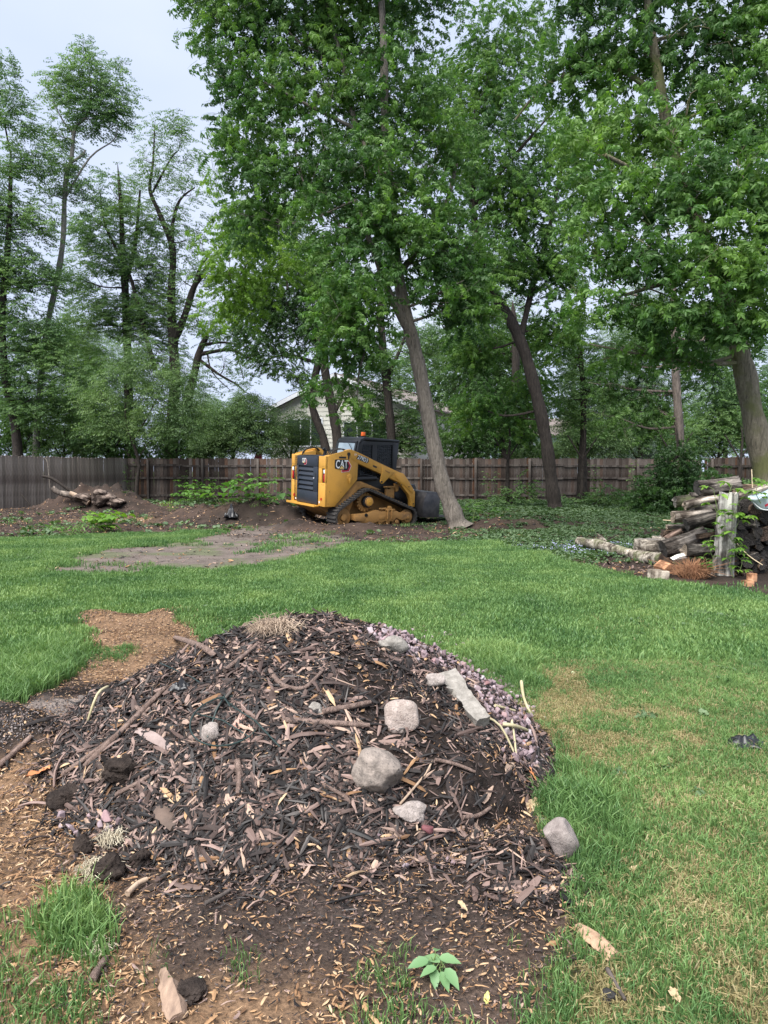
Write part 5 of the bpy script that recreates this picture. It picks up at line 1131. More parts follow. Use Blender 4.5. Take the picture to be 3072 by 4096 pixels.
def leafy(name, label, cat, stems, L, W, mat, seed, leaves=5, compound=True, d_name='leaf', group=None, rs_=.004, lab=True):
    """stems: list of point lists in world space; leaves alternate along each stem"""
    rnd = random.Random(seed); base = Vector(tuple(map(float, stems[0][0]))); root = empty(name, base); tag(root, label, cat, group)
    ms = [plant_leaf(L*s, W*s, mat, 'leaf', .06) for s in (.75, 1, 1.15)]
    b = MB()
    for st in stems:
        sp_ = [Vector(tuple(map(float, p)))-base for p in smooth_path(st, 4)]; b.tube(sp_, [rs_*(1.2-.8*i/len(sp_)) for i in range(len(sp_))], 5)
        for k in range(leaves):
            i = min(len(sp_)-1, int((k+1)/(leaves)*(len(sp_)-1))); p = sp_[i]; yaw = k*2.4+rnd.uniform(-.5, .5)
            q = 5 if compound else 1
            pet = L*.9 if compound else L*.25
            e = p+Vector((math.cos(yaw)*pet, math.sin(yaw)*pet, pet*.35)); b.tube([p, (p+e)/2+Vector((0, 0, .01)), e], rs_*.5, 4)
            for j in range(q):
                a = yaw+(j-(q-1)/2)*R(44)+rnd.uniform(-.15, .15); link('leaf', rnd.choice(ms), root, e, (rnd.uniform(-.3, .3), rnd.uniform(-.1, .45), a))
    b.build('stems', M['stem'], root); return root
def W8(cx, cy, d=8.6): return D(*wp(cx, cy), d)
leafy('vine', 'bright five-leaved vine climbing the right side of the weathered post', 'vine', [[W8(1380, 930), W8(1350, 820), W8(1400, 700), W8(1360, 600), W8(1420, 480), W8(1390, 370), W8(1440, 300)], [W8(1420, 900), W8(1450, 800), W8(1400, 740), W8(1440, 690)], [W8(1380, 420), W8(1450, 440), W8(1500, 450)], [W8(1360, 620), W8(1300, 500), W8(1290, 400)]], .075, .038, M['leaf_bright'], 1, leaves=9)
leafy('vine', 'small leafy vine sprig left of the post at half height', 'vine', [[W8(1220, 780), W8(1190, 700), W8(1200, 600)], [W8(1190, 690), W8(1160, 640)]], .055, .026, M['leaf_bright'], 2, leaves=6)
leafy('vine', 'leafy vine shoots spreading over the top of the firewood beside the cane', 'vine', [[W8(1600, 330), W8(1560, 240), W8(1590, 170), W8(1600, 140)], [W8(1570, 260), W8(1530, 240)], [W8(1590, 180), W8(1640, 170)]], .07, .036, M['leaf_bright'], 3, leaves=5)
leafy('vine', 'vine shoot with large leaves just above the post top', 'vine', [[W8(1330, 300), W8(1350, 230), W8(1370, 180)]], .10, .05, M['leaf_bright'], 4, leaves=2)
leafy('vine', 'vine shoot with large leaves on the top log left of the post', 'vine', [[W8(1250, 380), W8(1230, 280), W8(1220, 215)]], .10, .05, M['leaf_bright'], 5, leaves=2)
leafy('vine', 'vine shoot hanging left of the upper part of the post', 'vine', [[W8(1240, 480), W8(1245, 400), W8(1205, 345)]], .085, .042, M['leaf_bright'], 6, leaves=2)
leafy('weed', 'small leafy weed at the foot of the post, left side', 'weed', [[W8(1170, 860), W8(1165, 810), W8(1160, 775)], [W8(1170, 860), W8(1210, 820)]], .05, .02, M['leaf_fresh'], 7, leaves=5)
leafy('seedling', 'broad-leaved green seedling growing alone in the bare soil at the bottom', 'plant', [[hit(1740, 3905)+(0, 0, 0), hit(1740, 3905)+(-.005, 0, .035), hit(1740, 3905)+(.0, .0, .055)], [hit(1740, 3905)+(0, 0, 0), hit(1740, 3905)+(.012, -.01, .03), hit(1740, 3905)+(.02, -.02, .04)]], .052, .027, M['leaf_seedling'] if 'leaf_seedling' in M else leafmat('leaf_seedling', (.11, .22, .09), (.145, .265, .115), (.19, .31, .14), .25, 3), 8, leaves=7, compound=False, rs_=.002)
def rosette(name, label, cat, c, n, L, W, mat, seed, up=.6, compound=False, group=None, spread=.06, hs=.25):
    rnd = random.Random(seed); st = []
    for k in range(n):
        a = rnd.uniform(0, 6.28); r = rnd.uniform(0, spread); b0 = np.array([c[0]+r*math.cos(a), c[1]+r*math.sin(a), c[2]]); o = rnd.uniform(.2, 1)*spread*2
        st.append([b0, b0+(math.cos(a)*o*.4, math.sin(a)*o*.4, hs*.6*up), b0+(math.cos(a)*o, math.sin(a)*o, hs*up*rnd.uniform(.7, 1.2))])
    return leafy(name, label, cat, st, L, W, mat, seed, leaves=4, compound=compound, group=group)
for i, (px, py, n, L, W, hs, sp_, cm, lab, mt) in enumerate([
        (410, 2125, 30, .17, .12, .36, .24, False, 'round yellow-green leafy clump at the lawn edge on the left', 'leaf_bright'),
        (280, 2142, 26, .12, .03, .22, .25, False, 'low spreading grassy-leaved clump left of the round yellow-green one', 'leaf_fresh'),
        (800, 2010, 14, .18, .10, .75, .45, True, 'broad leafy weed clump against the back fence left of the soil mound', 'leaf_fresh'),
        (740, 2015, 8, .15, .08, .5, .3, True, 'smaller leafy weed at the left side of the fence clump', 'leaf_fresh'),
        (920, 2020, 7, .28, .17, .45, .3, False, 'dark large-leaved plant behind the soil mound', 'leaf_near'),
        (1000, 2012, 9, .16, .09, .6, .35, True, 'bright leafy weed right behind the soil mound', 'leaf_fresh'),
        (1050, 2025, 6, .22, .14, .35, .3, False, 'low broad-leaved plant near the machine at the fence', 'leaf_near'),
        (680, 2045, 10, .10, .05, .35, .15, False, 'small pale weed between the fence and the compost', 'leaf_bright'),
        (1885, 2095, 5, .10, .05, .45, .15, True, 'young leafy shoot right at the leaning trunk foot', 'leaf_fresh'),
        (1970, 2080, 6, .10, .05, .35, .3, True, 'low weed patch right of the leaning trunk', 'leaf_fresh'),
        (1165, 1990, 5, .13, .06, .6, .25, True, 'weed by the fence just left of the machine', 'leaf_fresh'),
        ]):
    q = hit(px, py); rosette('weed', lab, 'plant', q, n, L, W, M[mt], 20+i, 1, cm, None, sp_, hs)
# vines on the fence boards
for i, (px, py, top, lab) in enumerate([(1080, 1990, 1870, 'thin ivy strands on the fence left of the machine'), (2390, 1990, 1850, 'vine climbing the dark fence right of the curved trunk'), (2530, 2000, 1840, 'vine climbing the dark fence next to the thicket'), (740, 1990, 1880, 'ivy climbing the fence post in the left half'), (525, 2000, 1850, 'ivy in the fence corner beside the small crooked tree'), (1960, 1990, 1880, 'weed stems leaning on the fence right of the leaning trunk')]):
    d = 30.7; st = []
    for k in range(4): st.append([D(px+random.uniform(-15, 15), py, d), D(px+random.uniform(-30, 30), (py+top)/2, d), D(px+random.uniform(-40, 40), top+random.uniform(0, 30), d)])
    leafy('vine', lab, 'vine', st, .13, .08, M['leaf_mid'], 50+i, leaves=10, compound=False)
# dense thicket below the straight grey tree
bush('dense vine thicket around the foot of the straight grey tree in front of the fence', 22.0, 2700, [(2700, 1930, 130, 120), (2620, 2000, 120, 95), (2790, 1970, 130, 120), (2690, 2060, 150, 65), (2720, 1820, 80, 90), (2590, 2080, 80, 45), (2830, 1920, 70, 60, .5, .8), (2560, 1950, 50, 50, 0, .6)], 'dark', 81, cov=1.6, gap=.32)
bush('low dark undergrowth shrub before the fence, left of the curved trunk', 25.5, 2030, [(1980, 2000, 80, 40, 0, .7), (2080, 1980, 80, 50, 0, .7), (2120, 1930, 30, 60, 0, .5)], 'mid', 82, cov=.9)
bush('low dark undergrowth shrub right of the curved trunk', 26, 2330, [(2300, 2010, 70, 45, 0, .8), (2420, 1990, 90, 60, 0, .8), (2500, 2020, 70, 50)], 'mid', 83, cov=1.0)
bush('small shrub at the fence above the firewood', 24, 2960, [(2950, 1920, 80, 40), (3040, 1960, 60, 50)], 'mid', 84, cov=1.0)

# ------------------------------------------------------------------ the mulch pile
def euler_on(P, rng, tilt=.25, yaw=None, pile=True):
    e = .02; x, y = P[:, 0], P[:, 1]
    gx = (hgt(x+e, y, pile=pile)-hgt(x-e, y, pile=pile))/(2*e); gy = (hgt(x, y+e, pile=pile)-hgt(x, y-e, pile=pile))/(2*e)
    N = np.stack([-gx, -gy, np.ones_like(gx)], 1)+rng.normal(size=(len(P), 3))*tilt*.6; N /= np.linalg.norm(N, axis=1)[:, None]
    a = rng.uniform(0, 6.283, len(P)) if yaw is None else yaw
    T = np.stack([np.cos(a), np.sin(a), np.zeros_like(a)], 1)+rng.normal(size=(len(P), 3))*.02; T -= N*(T*N).sum(1)[:, None]; T /= np.linalg.norm(T, axis=1)[:, None]
    B = np.cross(N, T)
    return np.stack([np.arctan2(B[:, 2], N[:, 2]), -np.arcsin(np.clip(T[:, 2], -1, 1)), np.arctan2(T[:, 1], T[:, 0])], 1)
def make_pile():
    xs = np.arange(-1.95, 1.1, .0125); ys = np.arange(1.95, 4.95, .0125); X, Y = np.meshgrid(xs, ys); nr, nc = X.shape
    ph = pile_h(X, Y); Z = hgt(X, Y)+(fbm(X*18, Y*18, 91, 3)-.5)*.03; Z = np.where(ph < .004, hgt(X, Y, pile=False)-.03, Z)
    i = np.arange((nr-1)*(nc-1)); r = i//(nc-1); c = i % (nc-1); a = r*nc+c
    F = np.stack([a, a+1, a+nc+1, a+nc], 1)
    keep = (ph.ravel()[F] > .0).any(1); F = F[keep]
    m = simple('dark_soil', (.010, .008, .007), (.040, .030, .026), 20, .95, .9, 60, spec=.1, dist=.015)
    me = new_mesh('mulch_pile', np.stack([X, Y, Z], -1).reshape(-1, 3), F, m, True)
    root = empty('mulch_pile', (PC[0], PC[1], 0)); tag(root, 'big heap of dark bark mulch and soil in the foreground', 'mulch pile')
    o = link('soil_core', me, root); o.matrix_parent_inverse = Matrix.Translation((-PC[0], -PC[1], 0)); return root
PILE = make_pile()
def chip(name, mat, rnd, kind='sliver'):
    """unit length along x"""
    n = rnd.choice((3, 4)); V = []; w_ = rnd.uniform(.09, .17) if kind == 'sliver' else rnd.uniform(.22, .4); th = w_*rnd.uniform(.25, .6); bow = rnd.uniform(-.10, .12)
    k = 5; ns = n+1
    for i in range(ns+1):
        t = i/ns; s = (math.sin(math.pi*min(.95, max(.05, t)))**.35)*rnd.uniform(.75, 1.1); s *= (rnd.choice((.25, .45, 1.1)) if i in (0, ns) else .95)
        for j in range(k):
            a = 2*math.pi*j/k+.3; V.append((t-.5+rnd.uniform(-.03, .03), math.cos(a)*w_/2*s*rnd.uniform(.75, 1.2), math.sin(a)*th/2*s*rnd.uniform(.8, 1.2)+bow*math.sin(math.pi*t)))
    F = [(i*k+j, i*k+(j+1) % k, (i+1)*k+(j+1) % k, (i+1)*k+j) for i in range(ns) for j in range(k)]+[tuple(range(k-1, -1, -1)), tuple(range(ns*k, ns*k+k))]
    return MB().add(V, F).mesh(name, mat)
M['chip_brown'] = chipmat('chip_brown', [(0, (.006, .005, .005)), (.38, (.016, .011, .010)), (.56, (.052, .034, .029)), (.76, (.13, .088, .076)), (.93, (.27, .19, .165)), (1, (.40, .29, .22))], .7, .35)
M['chip_tan'] = chipmat('chip_tan', [(0, (.09, .05, .028)), (.35, (.22, .122, .062)), (.7, (.38, .235, .125)), (1, (.50, .37, .24))], .75)
M['chip_black'] = chipmat('chip_black', [(0, (.008, .007, .007)), (.7, (.028, .024, .023)), (1, (.10, .09, .085))], .6, .4)
rc = random.Random(5)
SRC_B = [chip('wood_chip', M['chip_brown'], rc) for _ in range(7)]+[chip('wood_chip', M['chip_brown'], rc, 'slab') for _ in range(2)]
SRC_T = [chip('wood_chip', M['chip_tan'], rc) for _ in range(5)]+[chip('wood_chip', M['chip_tan'], rc, 'slab') for _ in range(3)]
SRC_K = [chip('wood_chip', M['chip_black'], rc) for _ in range(3)]
CH = [src('chip', m) for m in SRC_B+SRC_T+SRC_K]; NB, NT_, NK = len(SRC_B), len(SRC_T), len(SRC_K)
def pick(n, pb, pt, rng):
    u = rng.random(n); return np.where(u < pb, rng.integers(0, NB, n), np.where(u < pb+pt, NB+rng.integers(0, NT_, n), NB+NT_+rng.integers(0, NK, n)))
def chips(name, P, rng, L, pb, pt, parent=None, tilt=.25, up=.004, label=None, wide=1.0):
    n = len(P); rot = euler_on(P, rng, tilt); l = rng.uniform(*L, n)*np.where(rng.random(n) < .15, 1.6, 1); l = l*np.where(rng.random(n) < .4, .6, 1)
    wv_ = (l*.5+.5*np.mean(L))*rng.uniform(.8, 1.5, n)*wide
    P = P.copy(); P[:, 2] += up+rng.uniform(0, .012, n)
    o = scatter(name, 'chips', CH, P, rot, np.stack([l, wv_, wv_], 1), parent, pick(n, pb, pt, rng)); o['kind'] = 'stuff'
    if label: tag(o, label, 'wood chips')
    return o
def onground(x, y, pile=True): return np.stack([x, y, hgt(x, y, pile=pile)], 1)
rg = np.random.default_rng(11)
x = rg.uniform(-1.85, 1.0, 74000); y = rg.uniform(2.0, 4.8, 74000); k = pile_h(x, y) > .012
k |= (y < 3.4) & (rg.random(len(x)) < np.exp(-np.clip(sst(1.0, 1.0001, 1.0)*0+(np.sqrt(((x-PC[0]-.1)/PR[0])**2+((y-PC[1])/PR[1])**2)-.98), 0, 9)/.07)*.9) & (zones(x, y)['fore'] > .5)
x, y = x[k], y[k]; bare = fbm(x*2.2, y*2.2, 61, 3); k = rg.random(len(x)) < sst(.22, .5, bare)*.85+.15; x, y = x[k], y[k]
tz = fbm(x*1.8+3, y*1.8, 67, 3); P = onground(x, y); t = (tz > .60)
o = chips('bark_chips', P[~t], rg, (.026, .100), .78, .015, PILE, .45); o.matrix_parent_inverse = Matrix.Translation((-PC[0], -PC[1], 0))
o = chips('pale_chips', P[t], rg, (.014, .05), .74, .12, PILE, .4); o.matrix_parent_inverse = Matrix.Translation((-PC[0], -PC[1], 0))
# fine crumbs
x = rg.uniform(-1.95, 1.1, 26000); y = rg.uniform(1.9, 4.8, 26000); k = pile_h(x, y) > .002; P = onground(x[k], y[k])
o = chips('bark_crumbs', P, rg, (.006, .018), .7, .05, PILE, .5, wide=1.6); o.matrix_parent_inverse = Matrix.Translation((-PC[0], -PC[1], 0))
# orange chip ground + soil around the pile
x = rg.uniform(-3.3, 1.3, 260000); y = rg.uniform(1.2, 6.6, 260000)
k = np.abs(x) < .62*y+.35; x, y = x[k], y[k]; z = zones(x, y)
w1 = z['fore']*np.clip(z['orange']+.30-.12*z['soil'], 0, 1)*(1-.85*(pile_h(x, y) > .03)); w1 *= 1-.88*z['black']; w1 *= .25+.75*sst(.35, .6, fbm(x*4, y*4, 71, 3))
k = rg.random(len(x)) < w1*.95; P = onground(x[k], y[k])
chips('wood_chip_litter', P, rg, (.009, .030), .28, .68, None, .28, label='orange wood chips covering the ground around the mulch pile')
k = rg.random(len(x)) < z['fore']*(1-.8*z['orange'])*.75*(pile_h(x, y) < .03); P = onground(x[k], y[k])
chips('soil_litter', P, rg, (.005, .020), .60, .22, None, .4, label='small bark crumbs and chips on the bare soil before the pile', wide=1.5)
# debris across the back strip
x = rg.uniform(-13, 12, 120000); y = 9+rg.random(120000)**1.3*19; k = np.abs(x) < .6*y+.5; x, y = x[k], y[k]; z = zones(x, y)
w2 = z['back']*(.35+.65*sst(.4, .6, fbm(x*1.2, y*1.2, 73, 3)))*(.35+.65*(x < 4))+.16*z['bare']
k = rg.random(len(x)) < w2*.6; P = onground(x[k], y[k])
chips('ground_debris', P, rg, (.025, .09), .62, .28, None, .45, up=.01, label='scattered bark, twigs and chips across the churned strip before the fence', wide=1.3)
# bigger pieces one by one
MATB = Matrix.Translation((0, 0, 0))
cand = []
while len(cand) < 270:
    px, py = rg.uniform(150, 2150), rg.uniform(2520, 3520); q = hit(px, py)
    if pile_h(q[:1], q[1:2])[0] > .015: cand.append(q)
for px, py in [(rg.uniform(1950, 2330), rg.uniform(3350, 3640)) for _ in range(26)]: cand.append(hit(px, py))
PP = np.array(cand); rr_ = euler_on(PP, rg, .35)
for i, (p, e) in enumerate(zip(PP, rr_)):
    l = rg.uniform(.06, .12); o = link('wood_chip', (SRC_B+SRC_K[:1])[rg.integers(0, NB+1)], None, p+(0, 0, .016), tuple(e), (l, rg.uniform(.05, .11), rg.uniform(.05, .10)))
    tag(o, 'splintered piece of bark or wood lying on the mulch pile', 'wood chip', 'larger wood pieces on the mulch pile')

# ------------------------------------------------------------------ stones
def stonemat(name, c1, c2, sc=12, spk=None, rough=.85):
    m, nt, b, o = mat_new(name); c = ramp(nt, [(.3, c1), (.7, c2)], noise(nt, sc, 8, .7))
    if spk:
        f = ramp(nt, [(.60, (0, 0, 0)), (.68, (.8, .8, .8))], noise(nt, sc*2.5, 3, .6)); c = mixc(nt, f, c, spk)
    nt.links.new(c, b.inputs['Base Color']); b.inputs['Roughness'].default_value = rough; b.inputs['Specular IOR Level'].default_value = .25; bump(nt, b, noise(nt, sc*1.6, 8, .75), 1.0, .012); return m
def rock(mat, size, seed, ang=0, sub=3, sup=.75, lump=.10, rough=.02):
    rnd = random.Random(seed); b = bmesh.new(); bmesh.ops.create_icosphere(b, subdivisions=sub, radius=1)
    pl = [(Vector((rnd.gauss(0, 1), rnd.gauss(0, 1), rnd.gauss(0, .8))).normalized(), rnd.uniform(.62, .92)) for _ in range(ang)]; ph = [rnd.uniform(0, 6) for _ in range(6)]
    for v in b.verts:
        p = v.co.copy()
        p = Vector([math.copysign(abs(c)**sup, c) for c in p]); 
        for n_, d_ in pl:
            e = p.dot(n_)-d_
            if e > 0: p -= n_*e*.9
        f = 1+lump*(math.sin(2.3*p.x+ph[0])*math.sin(2.7*p.y+ph[1])+.5*math.sin(5*p.z+ph[2]+3*p.x))+rough*rnd.uniform(-1, 1)
        v.co = Vector((p.x*size[0]*f, p.y*size[1]*f, p.z*size[2]*f))
    me = bpy.data.meshes.new('stone'); b.to_mesh(me); b.free(); me.materials.append(mat); me.polygons.foreach_set('use_smooth', [True]*len(me.polygons)); me.set_sharp_from_angle(angle=R(50)); return me
SM = dict(granite=stonemat('stone_granite', (.24, .185, .16), (.50, .42, .375), 50, (.16, .13, .13)), congl=stonemat('stone_conglomerate', (.10, .085, .075), (.36, .30, .26), 26, (.07, .065, .06)),
          conc=stonemat('stone_concrete', (.16, .145, .125), (.37, .34, .305), 30), rough=stonemat('stone_rough_concrete', (.22, .185, .165), (.46, .40, .37), 44, (.2, .17, .16)), field=stonemat('stone_field', (.17, .14, .13), (.36, .31, .285), 22, None, .7))
def px2m(w_, q): return w_/FPX*math.sqrt(q[0]**2+q[1]**2+(q[2]-EYE)**2)
def stone_at(px, py, w_, h_, mat, label, seed, ang=3, sup=.75, lump=.08, rot=(0, 0, 0), dep=.8, sink=.42, name='stone', rough=.02, sub=4, cat='stone'):
    q = hit(px, py+h_*.35); s = px2m(w_, q)/2; hh = px2m(h_, q)/2
    me = rock(SM[mat] if isinstance(mat, str) else mat, (s, s*dep, hh), seed, ang, sub, sup, lump, rough)
    o = link(name, me, None, q+(0, s*.3, hh*(1-sink)), rot); tag(o, label, cat); return o
stone_at(1608, 2868, 132, 128, 'granite', 'rounded pale pinkish granite cobble in the middle right of the mulch pile', 1, 7, .72, .06, (R(-20), 0, R(8)), rough=.008)
stone_at(1512, 3120, 218, 165, 'congl', 'largest stone, flat brownish pebbly lump at the centre of the pile', 2, 9, 1.0, .12, (R(-30), R(14), 0), .8, .2, rough=.03)
stone_at(1632, 3258, 118, 82, 'rough', 'small rough whitish lump of concrete below the largest stone', 3, 8, 1.0, .2, (R(-20), 0, 0), rough=.05)
stone_at(1570, 2578, 120, 74, 'conc', 'grey rough stone half sunk at the top edge of the purple gravel', 4, 9, 1.0, .14, (0, R(15), 0), rough=.03)
stone_at(2250, 3385, 118, 150, 'field', 'smooth grey-brown field stone standing in the grass right of the pile', 5, 5, .9, .08, (0, R(-24), R(10)), .8, .1, rough=.004)
stone_at(1262, 2835, 84, 96, 'conc', 'dull grey block mostly buried left of the granite cobble', 6, 9, .95, .1, (R(-40), 0, R(10)), .4, .95)
stone_at(842, 2935, 76, 76, 'rough', 'pale crumbly stone inside the wire ring', 7, 3, .9, .1, (R(-20), 0, 0), .8, .35, rough=.04)
stone_at(1708, 3320, 46, 40, simple('stone_maroon', (.11, .035, .04), (.16, .055, .06), 10, .8, .4), 'round maroon stone below the small concrete lump', 8, 3)
# broken concrete slab: long bar with a knobbly head
def slab():
    a = Vector(tuple(hit(1790, 2740))); b_ = Vector(tuple(hit(1925, 2915))); L = (b_-a).length*1.08; w_ = px2m(95, a)*.74; n = 14; V = []; rnd = random.Random(3)
    ring = [(-.5, -.5), (-.2, -.5), (.2, -.5), (.5, -.5), (.5, 0), (.5, .5), (.2, .5), (-.2, .5), (-.5, .5), (-.5, 0)]; k = len(ring)
    for i in range(n+1):
        t = i/n; ww = w_*(1.15 if t < .35 else .82+.06*rnd.random()); hh = w_*.62
        for (u, v) in ring:
            j = (.16 if u < 0 else .03)*w_; V.append(((t-.5)*L+rnd.uniform(-.02, .02)*w_*(3 if i in (0, n) else 1), u*ww+rnd.uniform(-j, j), v*hh+rnd.uniform(-.03, .03)*w_))
    F = [(i*k+j, i*k+(j+1) % k, (i+1)*k+(j+1) % k, (i+1)*k+j) for i in range(n) for j in range(k)]+[tuple(range(k-1, -1, -1)), tuple(range(n*k, n*k+k))]
    o = MB().add(V, F).build('concrete_slab', SM['conc'], smooth=True, angle=32); o.location = (a+b_)/2+Vector((0, 0, w_*.42)); o.rotation_mode = 'QUATERNION'
    o.rotation_quaternion = (b_-a).to_track_quat('X', 'Z') @ Euler((R(12), 0, 0)).to_quaternion(); tag(o, 'long broken grey concrete slab sloping down the right side of the pile', 'concrete slab')
    q = hit(1735, 2745); MB_ = rock(SM['rough'], (w_*.55, w_*.4, w_*.35), 44, 5, 3, .7, .1, .05); o2 = link('broken_end', MB_, o); o2.matrix_world = Matrix.Translation(Vector(tuple(q))+Vector((.01, 0, .03)))
    bpy.context.view_layer.update(); o2.matrix_parent_inverse = o.matrix_world.inverted()
slab()
# purple crushed stone
SM['purple'] = None
def hullstone(mat, seed):
    rnd = random.Random(seed); b = bmesh.new()
    for _ in range(13):
        v = Vector((rnd.gauss(0, 1), rnd.gauss(0, 1), rnd.gauss(0, 1))).normalized(); b.verts.new((v.x*.5, v.y*rnd.uniform(.34, .42), v.z*rnd.uniform(.26, .36)))
    r = bmesh.ops.convex_hull(b, input=b.verts); bmesh.ops.delete(b, geom=[g for g in r['geom_interior'] if isinstance(g, bmesh.types.BMVert)], context='VERTS')
    bmesh.ops.bevel(b, geom=list(b.edges), offset=.03, segments=1, affect='EDGES', clamp_overlap=True)
    me = bpy.data.meshes.new('gravel_stone'); b.to_mesh(me); b.free(); me.materials.append(mat); return me
def gravelmat():
    m, nt, b, o = mat_new('purple_gravel'); c = ramp(nt, [(0, (.11, .075, .08)), (.3, (.19, .135, .145)), (.6, (.25, .19, .205)), (.8, (.31, .255, .27)), (.93, (.22, .11, .11)), (1, (.36, .32, .325))], oirand(nt))
    g = ramp(nt, [(.3, (.75, .75, .75)), (.7, (1.2, 1.2, 1.2))], noise(nt, 6, 6, .7)); nt.links.new(mixc(nt, 1.0, c, g, 'MULTIPLY'), b.inputs['Base Color']); b.inputs['Roughness'].default_value = .85; return m
GM = gravelmat(); GS = [hullstone(GM, s) for s in range(8)]; GSRC = [src('gravel_src', m) for m in GS]
GP = [(1440, 2512), (1600, 2505), (1760, 2530), (1900, 2600), (2010, 2690), (2100, 2800), (2135, 2900), (2130, 3060), (2060, 3060), (2030, 2960), (1960, 2870), (1890, 2770), (1800, 2690), (1620, 2620), (1500, 2560)]
gp = []
qx = rg.uniform(1430, 2150, 6000); qy = rg.uniform(2490, 3080, 6000); ins = sdf(GP, qx, qy) < 0
for a_, b_ in list(zip(qx[ins], qy[ins]))[:1150]: gp.append(hit(a_, b_))
gp = np.array(gp); yy = gp[:, 1] > 0
for i in range(240):
    p = gp[i]; s = rg.uniform(.030, .052); o = link('gravel_stone', GS[i % 8], None, p+(0, 0, .016+rg.uniform(0, .012)), tuple(rg.uniform(0, 6.28, 3)), s)
    tag(o, 'purple-grey crushed stone in the gravel band on the right shoulder of the pile', 'gravel stone', 'purple crushed stones on the pile shoulder')
P = gp[240:].copy(); P[:, 2] += rg.uniform(-.005, .015, len(P)); P = np.concatenate([P, P+rg.normal(size=P.shape)*(.05, .05, .003)]); P[:, 2] = hgt(P[:, 0], P[:, 1])+rg.uniform(0, .015, len(P))
o = scatter('gravel', 'gravel', GSRC, P, rg.uniform(0, 6.28, (len(P), 3)), rg.uniform(.018, .040, len(P))); tag(o, 'purple crushed stone spread thickly over the back right shoulder of the pile', 'gravel', kind='stuff')
for i, (px, py, w_, lab) in enumerate([(250, 3268, 44, 'topmost pinkish stone of the little cluster at the lower left of the pile'), (243, 3306, 32, 'small mauve stone below the pinkish one in the lower-left cluster'), (275, 3322, 50, 'lowest and largest grey-violet stone of the left cluster'), (308, 3338, 34, 'small violet stone right of the lowest one in the left cluster'),
      (398, 3262, 34, 'left small stone of the right-hand group in the lower-left corner'), (432, 3268, 60, 'largest blue-grey stone in the group beside the pile foot'), (408, 3298, 42, 'violet stone tucked below the largest blue-grey one'), (438, 3314, 38, 'small bluish stone at the bottom of the right-hand group'), (362, 3268, 30, 'small pink stone lying between the two groups'), (476, 3290, 36, 'reddish stone at the right end of the lower-left groups'),
      (492, 3120, 44, 'flat pale blue stone alone on the left flank of the pile'), (1515, 3346, 28, 'small blue-grey stone left of the maroon one'), (1618, 3465, 44, 'mauve stone on the soil at the pile foot, centre'), (1655, 3450, 26, 'small mauve stone touching the one at the pile foot'), (1790, 3440, 28, 'small grey stone at the pile foot, right of centre'), (1815, 3450, 28, 'small mauve stone at the pile foot, further right'), (1740, 3470, 22, 'tiny pinkish stone between the stones at the pile foot'),
      (560, 3210, 30, 'pinkish stone on the left flank of the pile'), (880, 3220, 26, 'greyish stone among chips left of centre'), (2210, 3210, 40, 'flat mauve stone in the grass above the field stone'), (2170, 3290, 34, 'mauve stone at the grass edge by the field stone')]):
    q = hit(px, py+w_*.3); s = px2m(w_, q)*1.05; o = link('stone', GS[i % 8], None, q+(0, 0, s*.28), tuple(rg.uniform(0, 6.28, 3)), s); tag(o, lab, 'stone')
# crushed pale gravel streak left
px = rg.uniform(-100, 560, 5000); py = rg.uniform(2780, 3010, 5000); pts = []
GQ = [(-120, 2890), (0, 2860), (200, 2825), (480, 2795), (540, 2835), (350, 2890), (100, 2950), (-120, 3010)]
ins = sdf(GQ, px, py)+rg.normal(size=5000)*12 < 0
for a_, b_ in list(zip(px[ins], py[ins]))[:800]: pts.append(hit(a_, b_))
P = np.array(pts)
o = scatter('fine_gravel', 'fine', [src('g', hullstone(simple('fine_gravel', (.11, .09, .085), (.24, .205, .195), 3), 60+s)) for s in range(3)], P+(0, 0, .003), rg.uniform(0, 6.28, (len(P), 3)), rg.uniform(.006, .014, len(P))); tag(o, 'pale crushed gravel streak over the black soil left of the pile', 'gravel', kind='stuff')
# soil clods
CL = simple('soil_clod', (.014, .011, .010), (.060, .046, .039), 18, .95, 1.0, 50, spec=.1, dist=.02)
for i, (px, py, w_, h_, lab) in enumerate([(250, 3205, 110, 95, 'black soil clod on the left foot of the pile above the stones'), (480, 3075, 130, 90, 'rooty soil clod on the left flank of the pile'), (556, 3445, 72, 62, 'round black soil clod on the orange chips'), (430, 3490, 105, 85, 'soil clod with dry roots left of the round black one'), (750, 3980, 110, 60, 'dark crumbly clod near the bottom edge'), (330, 3390, 70, 55, 'dark clod among chips below the stone groups')]):
    stone_at(px, py, w_, h_, CL, lab, 70+i, 0, 1.0, .2, (0, 0, i), .9, .45, 'soil_clod', .10, 4, 'soil clod')

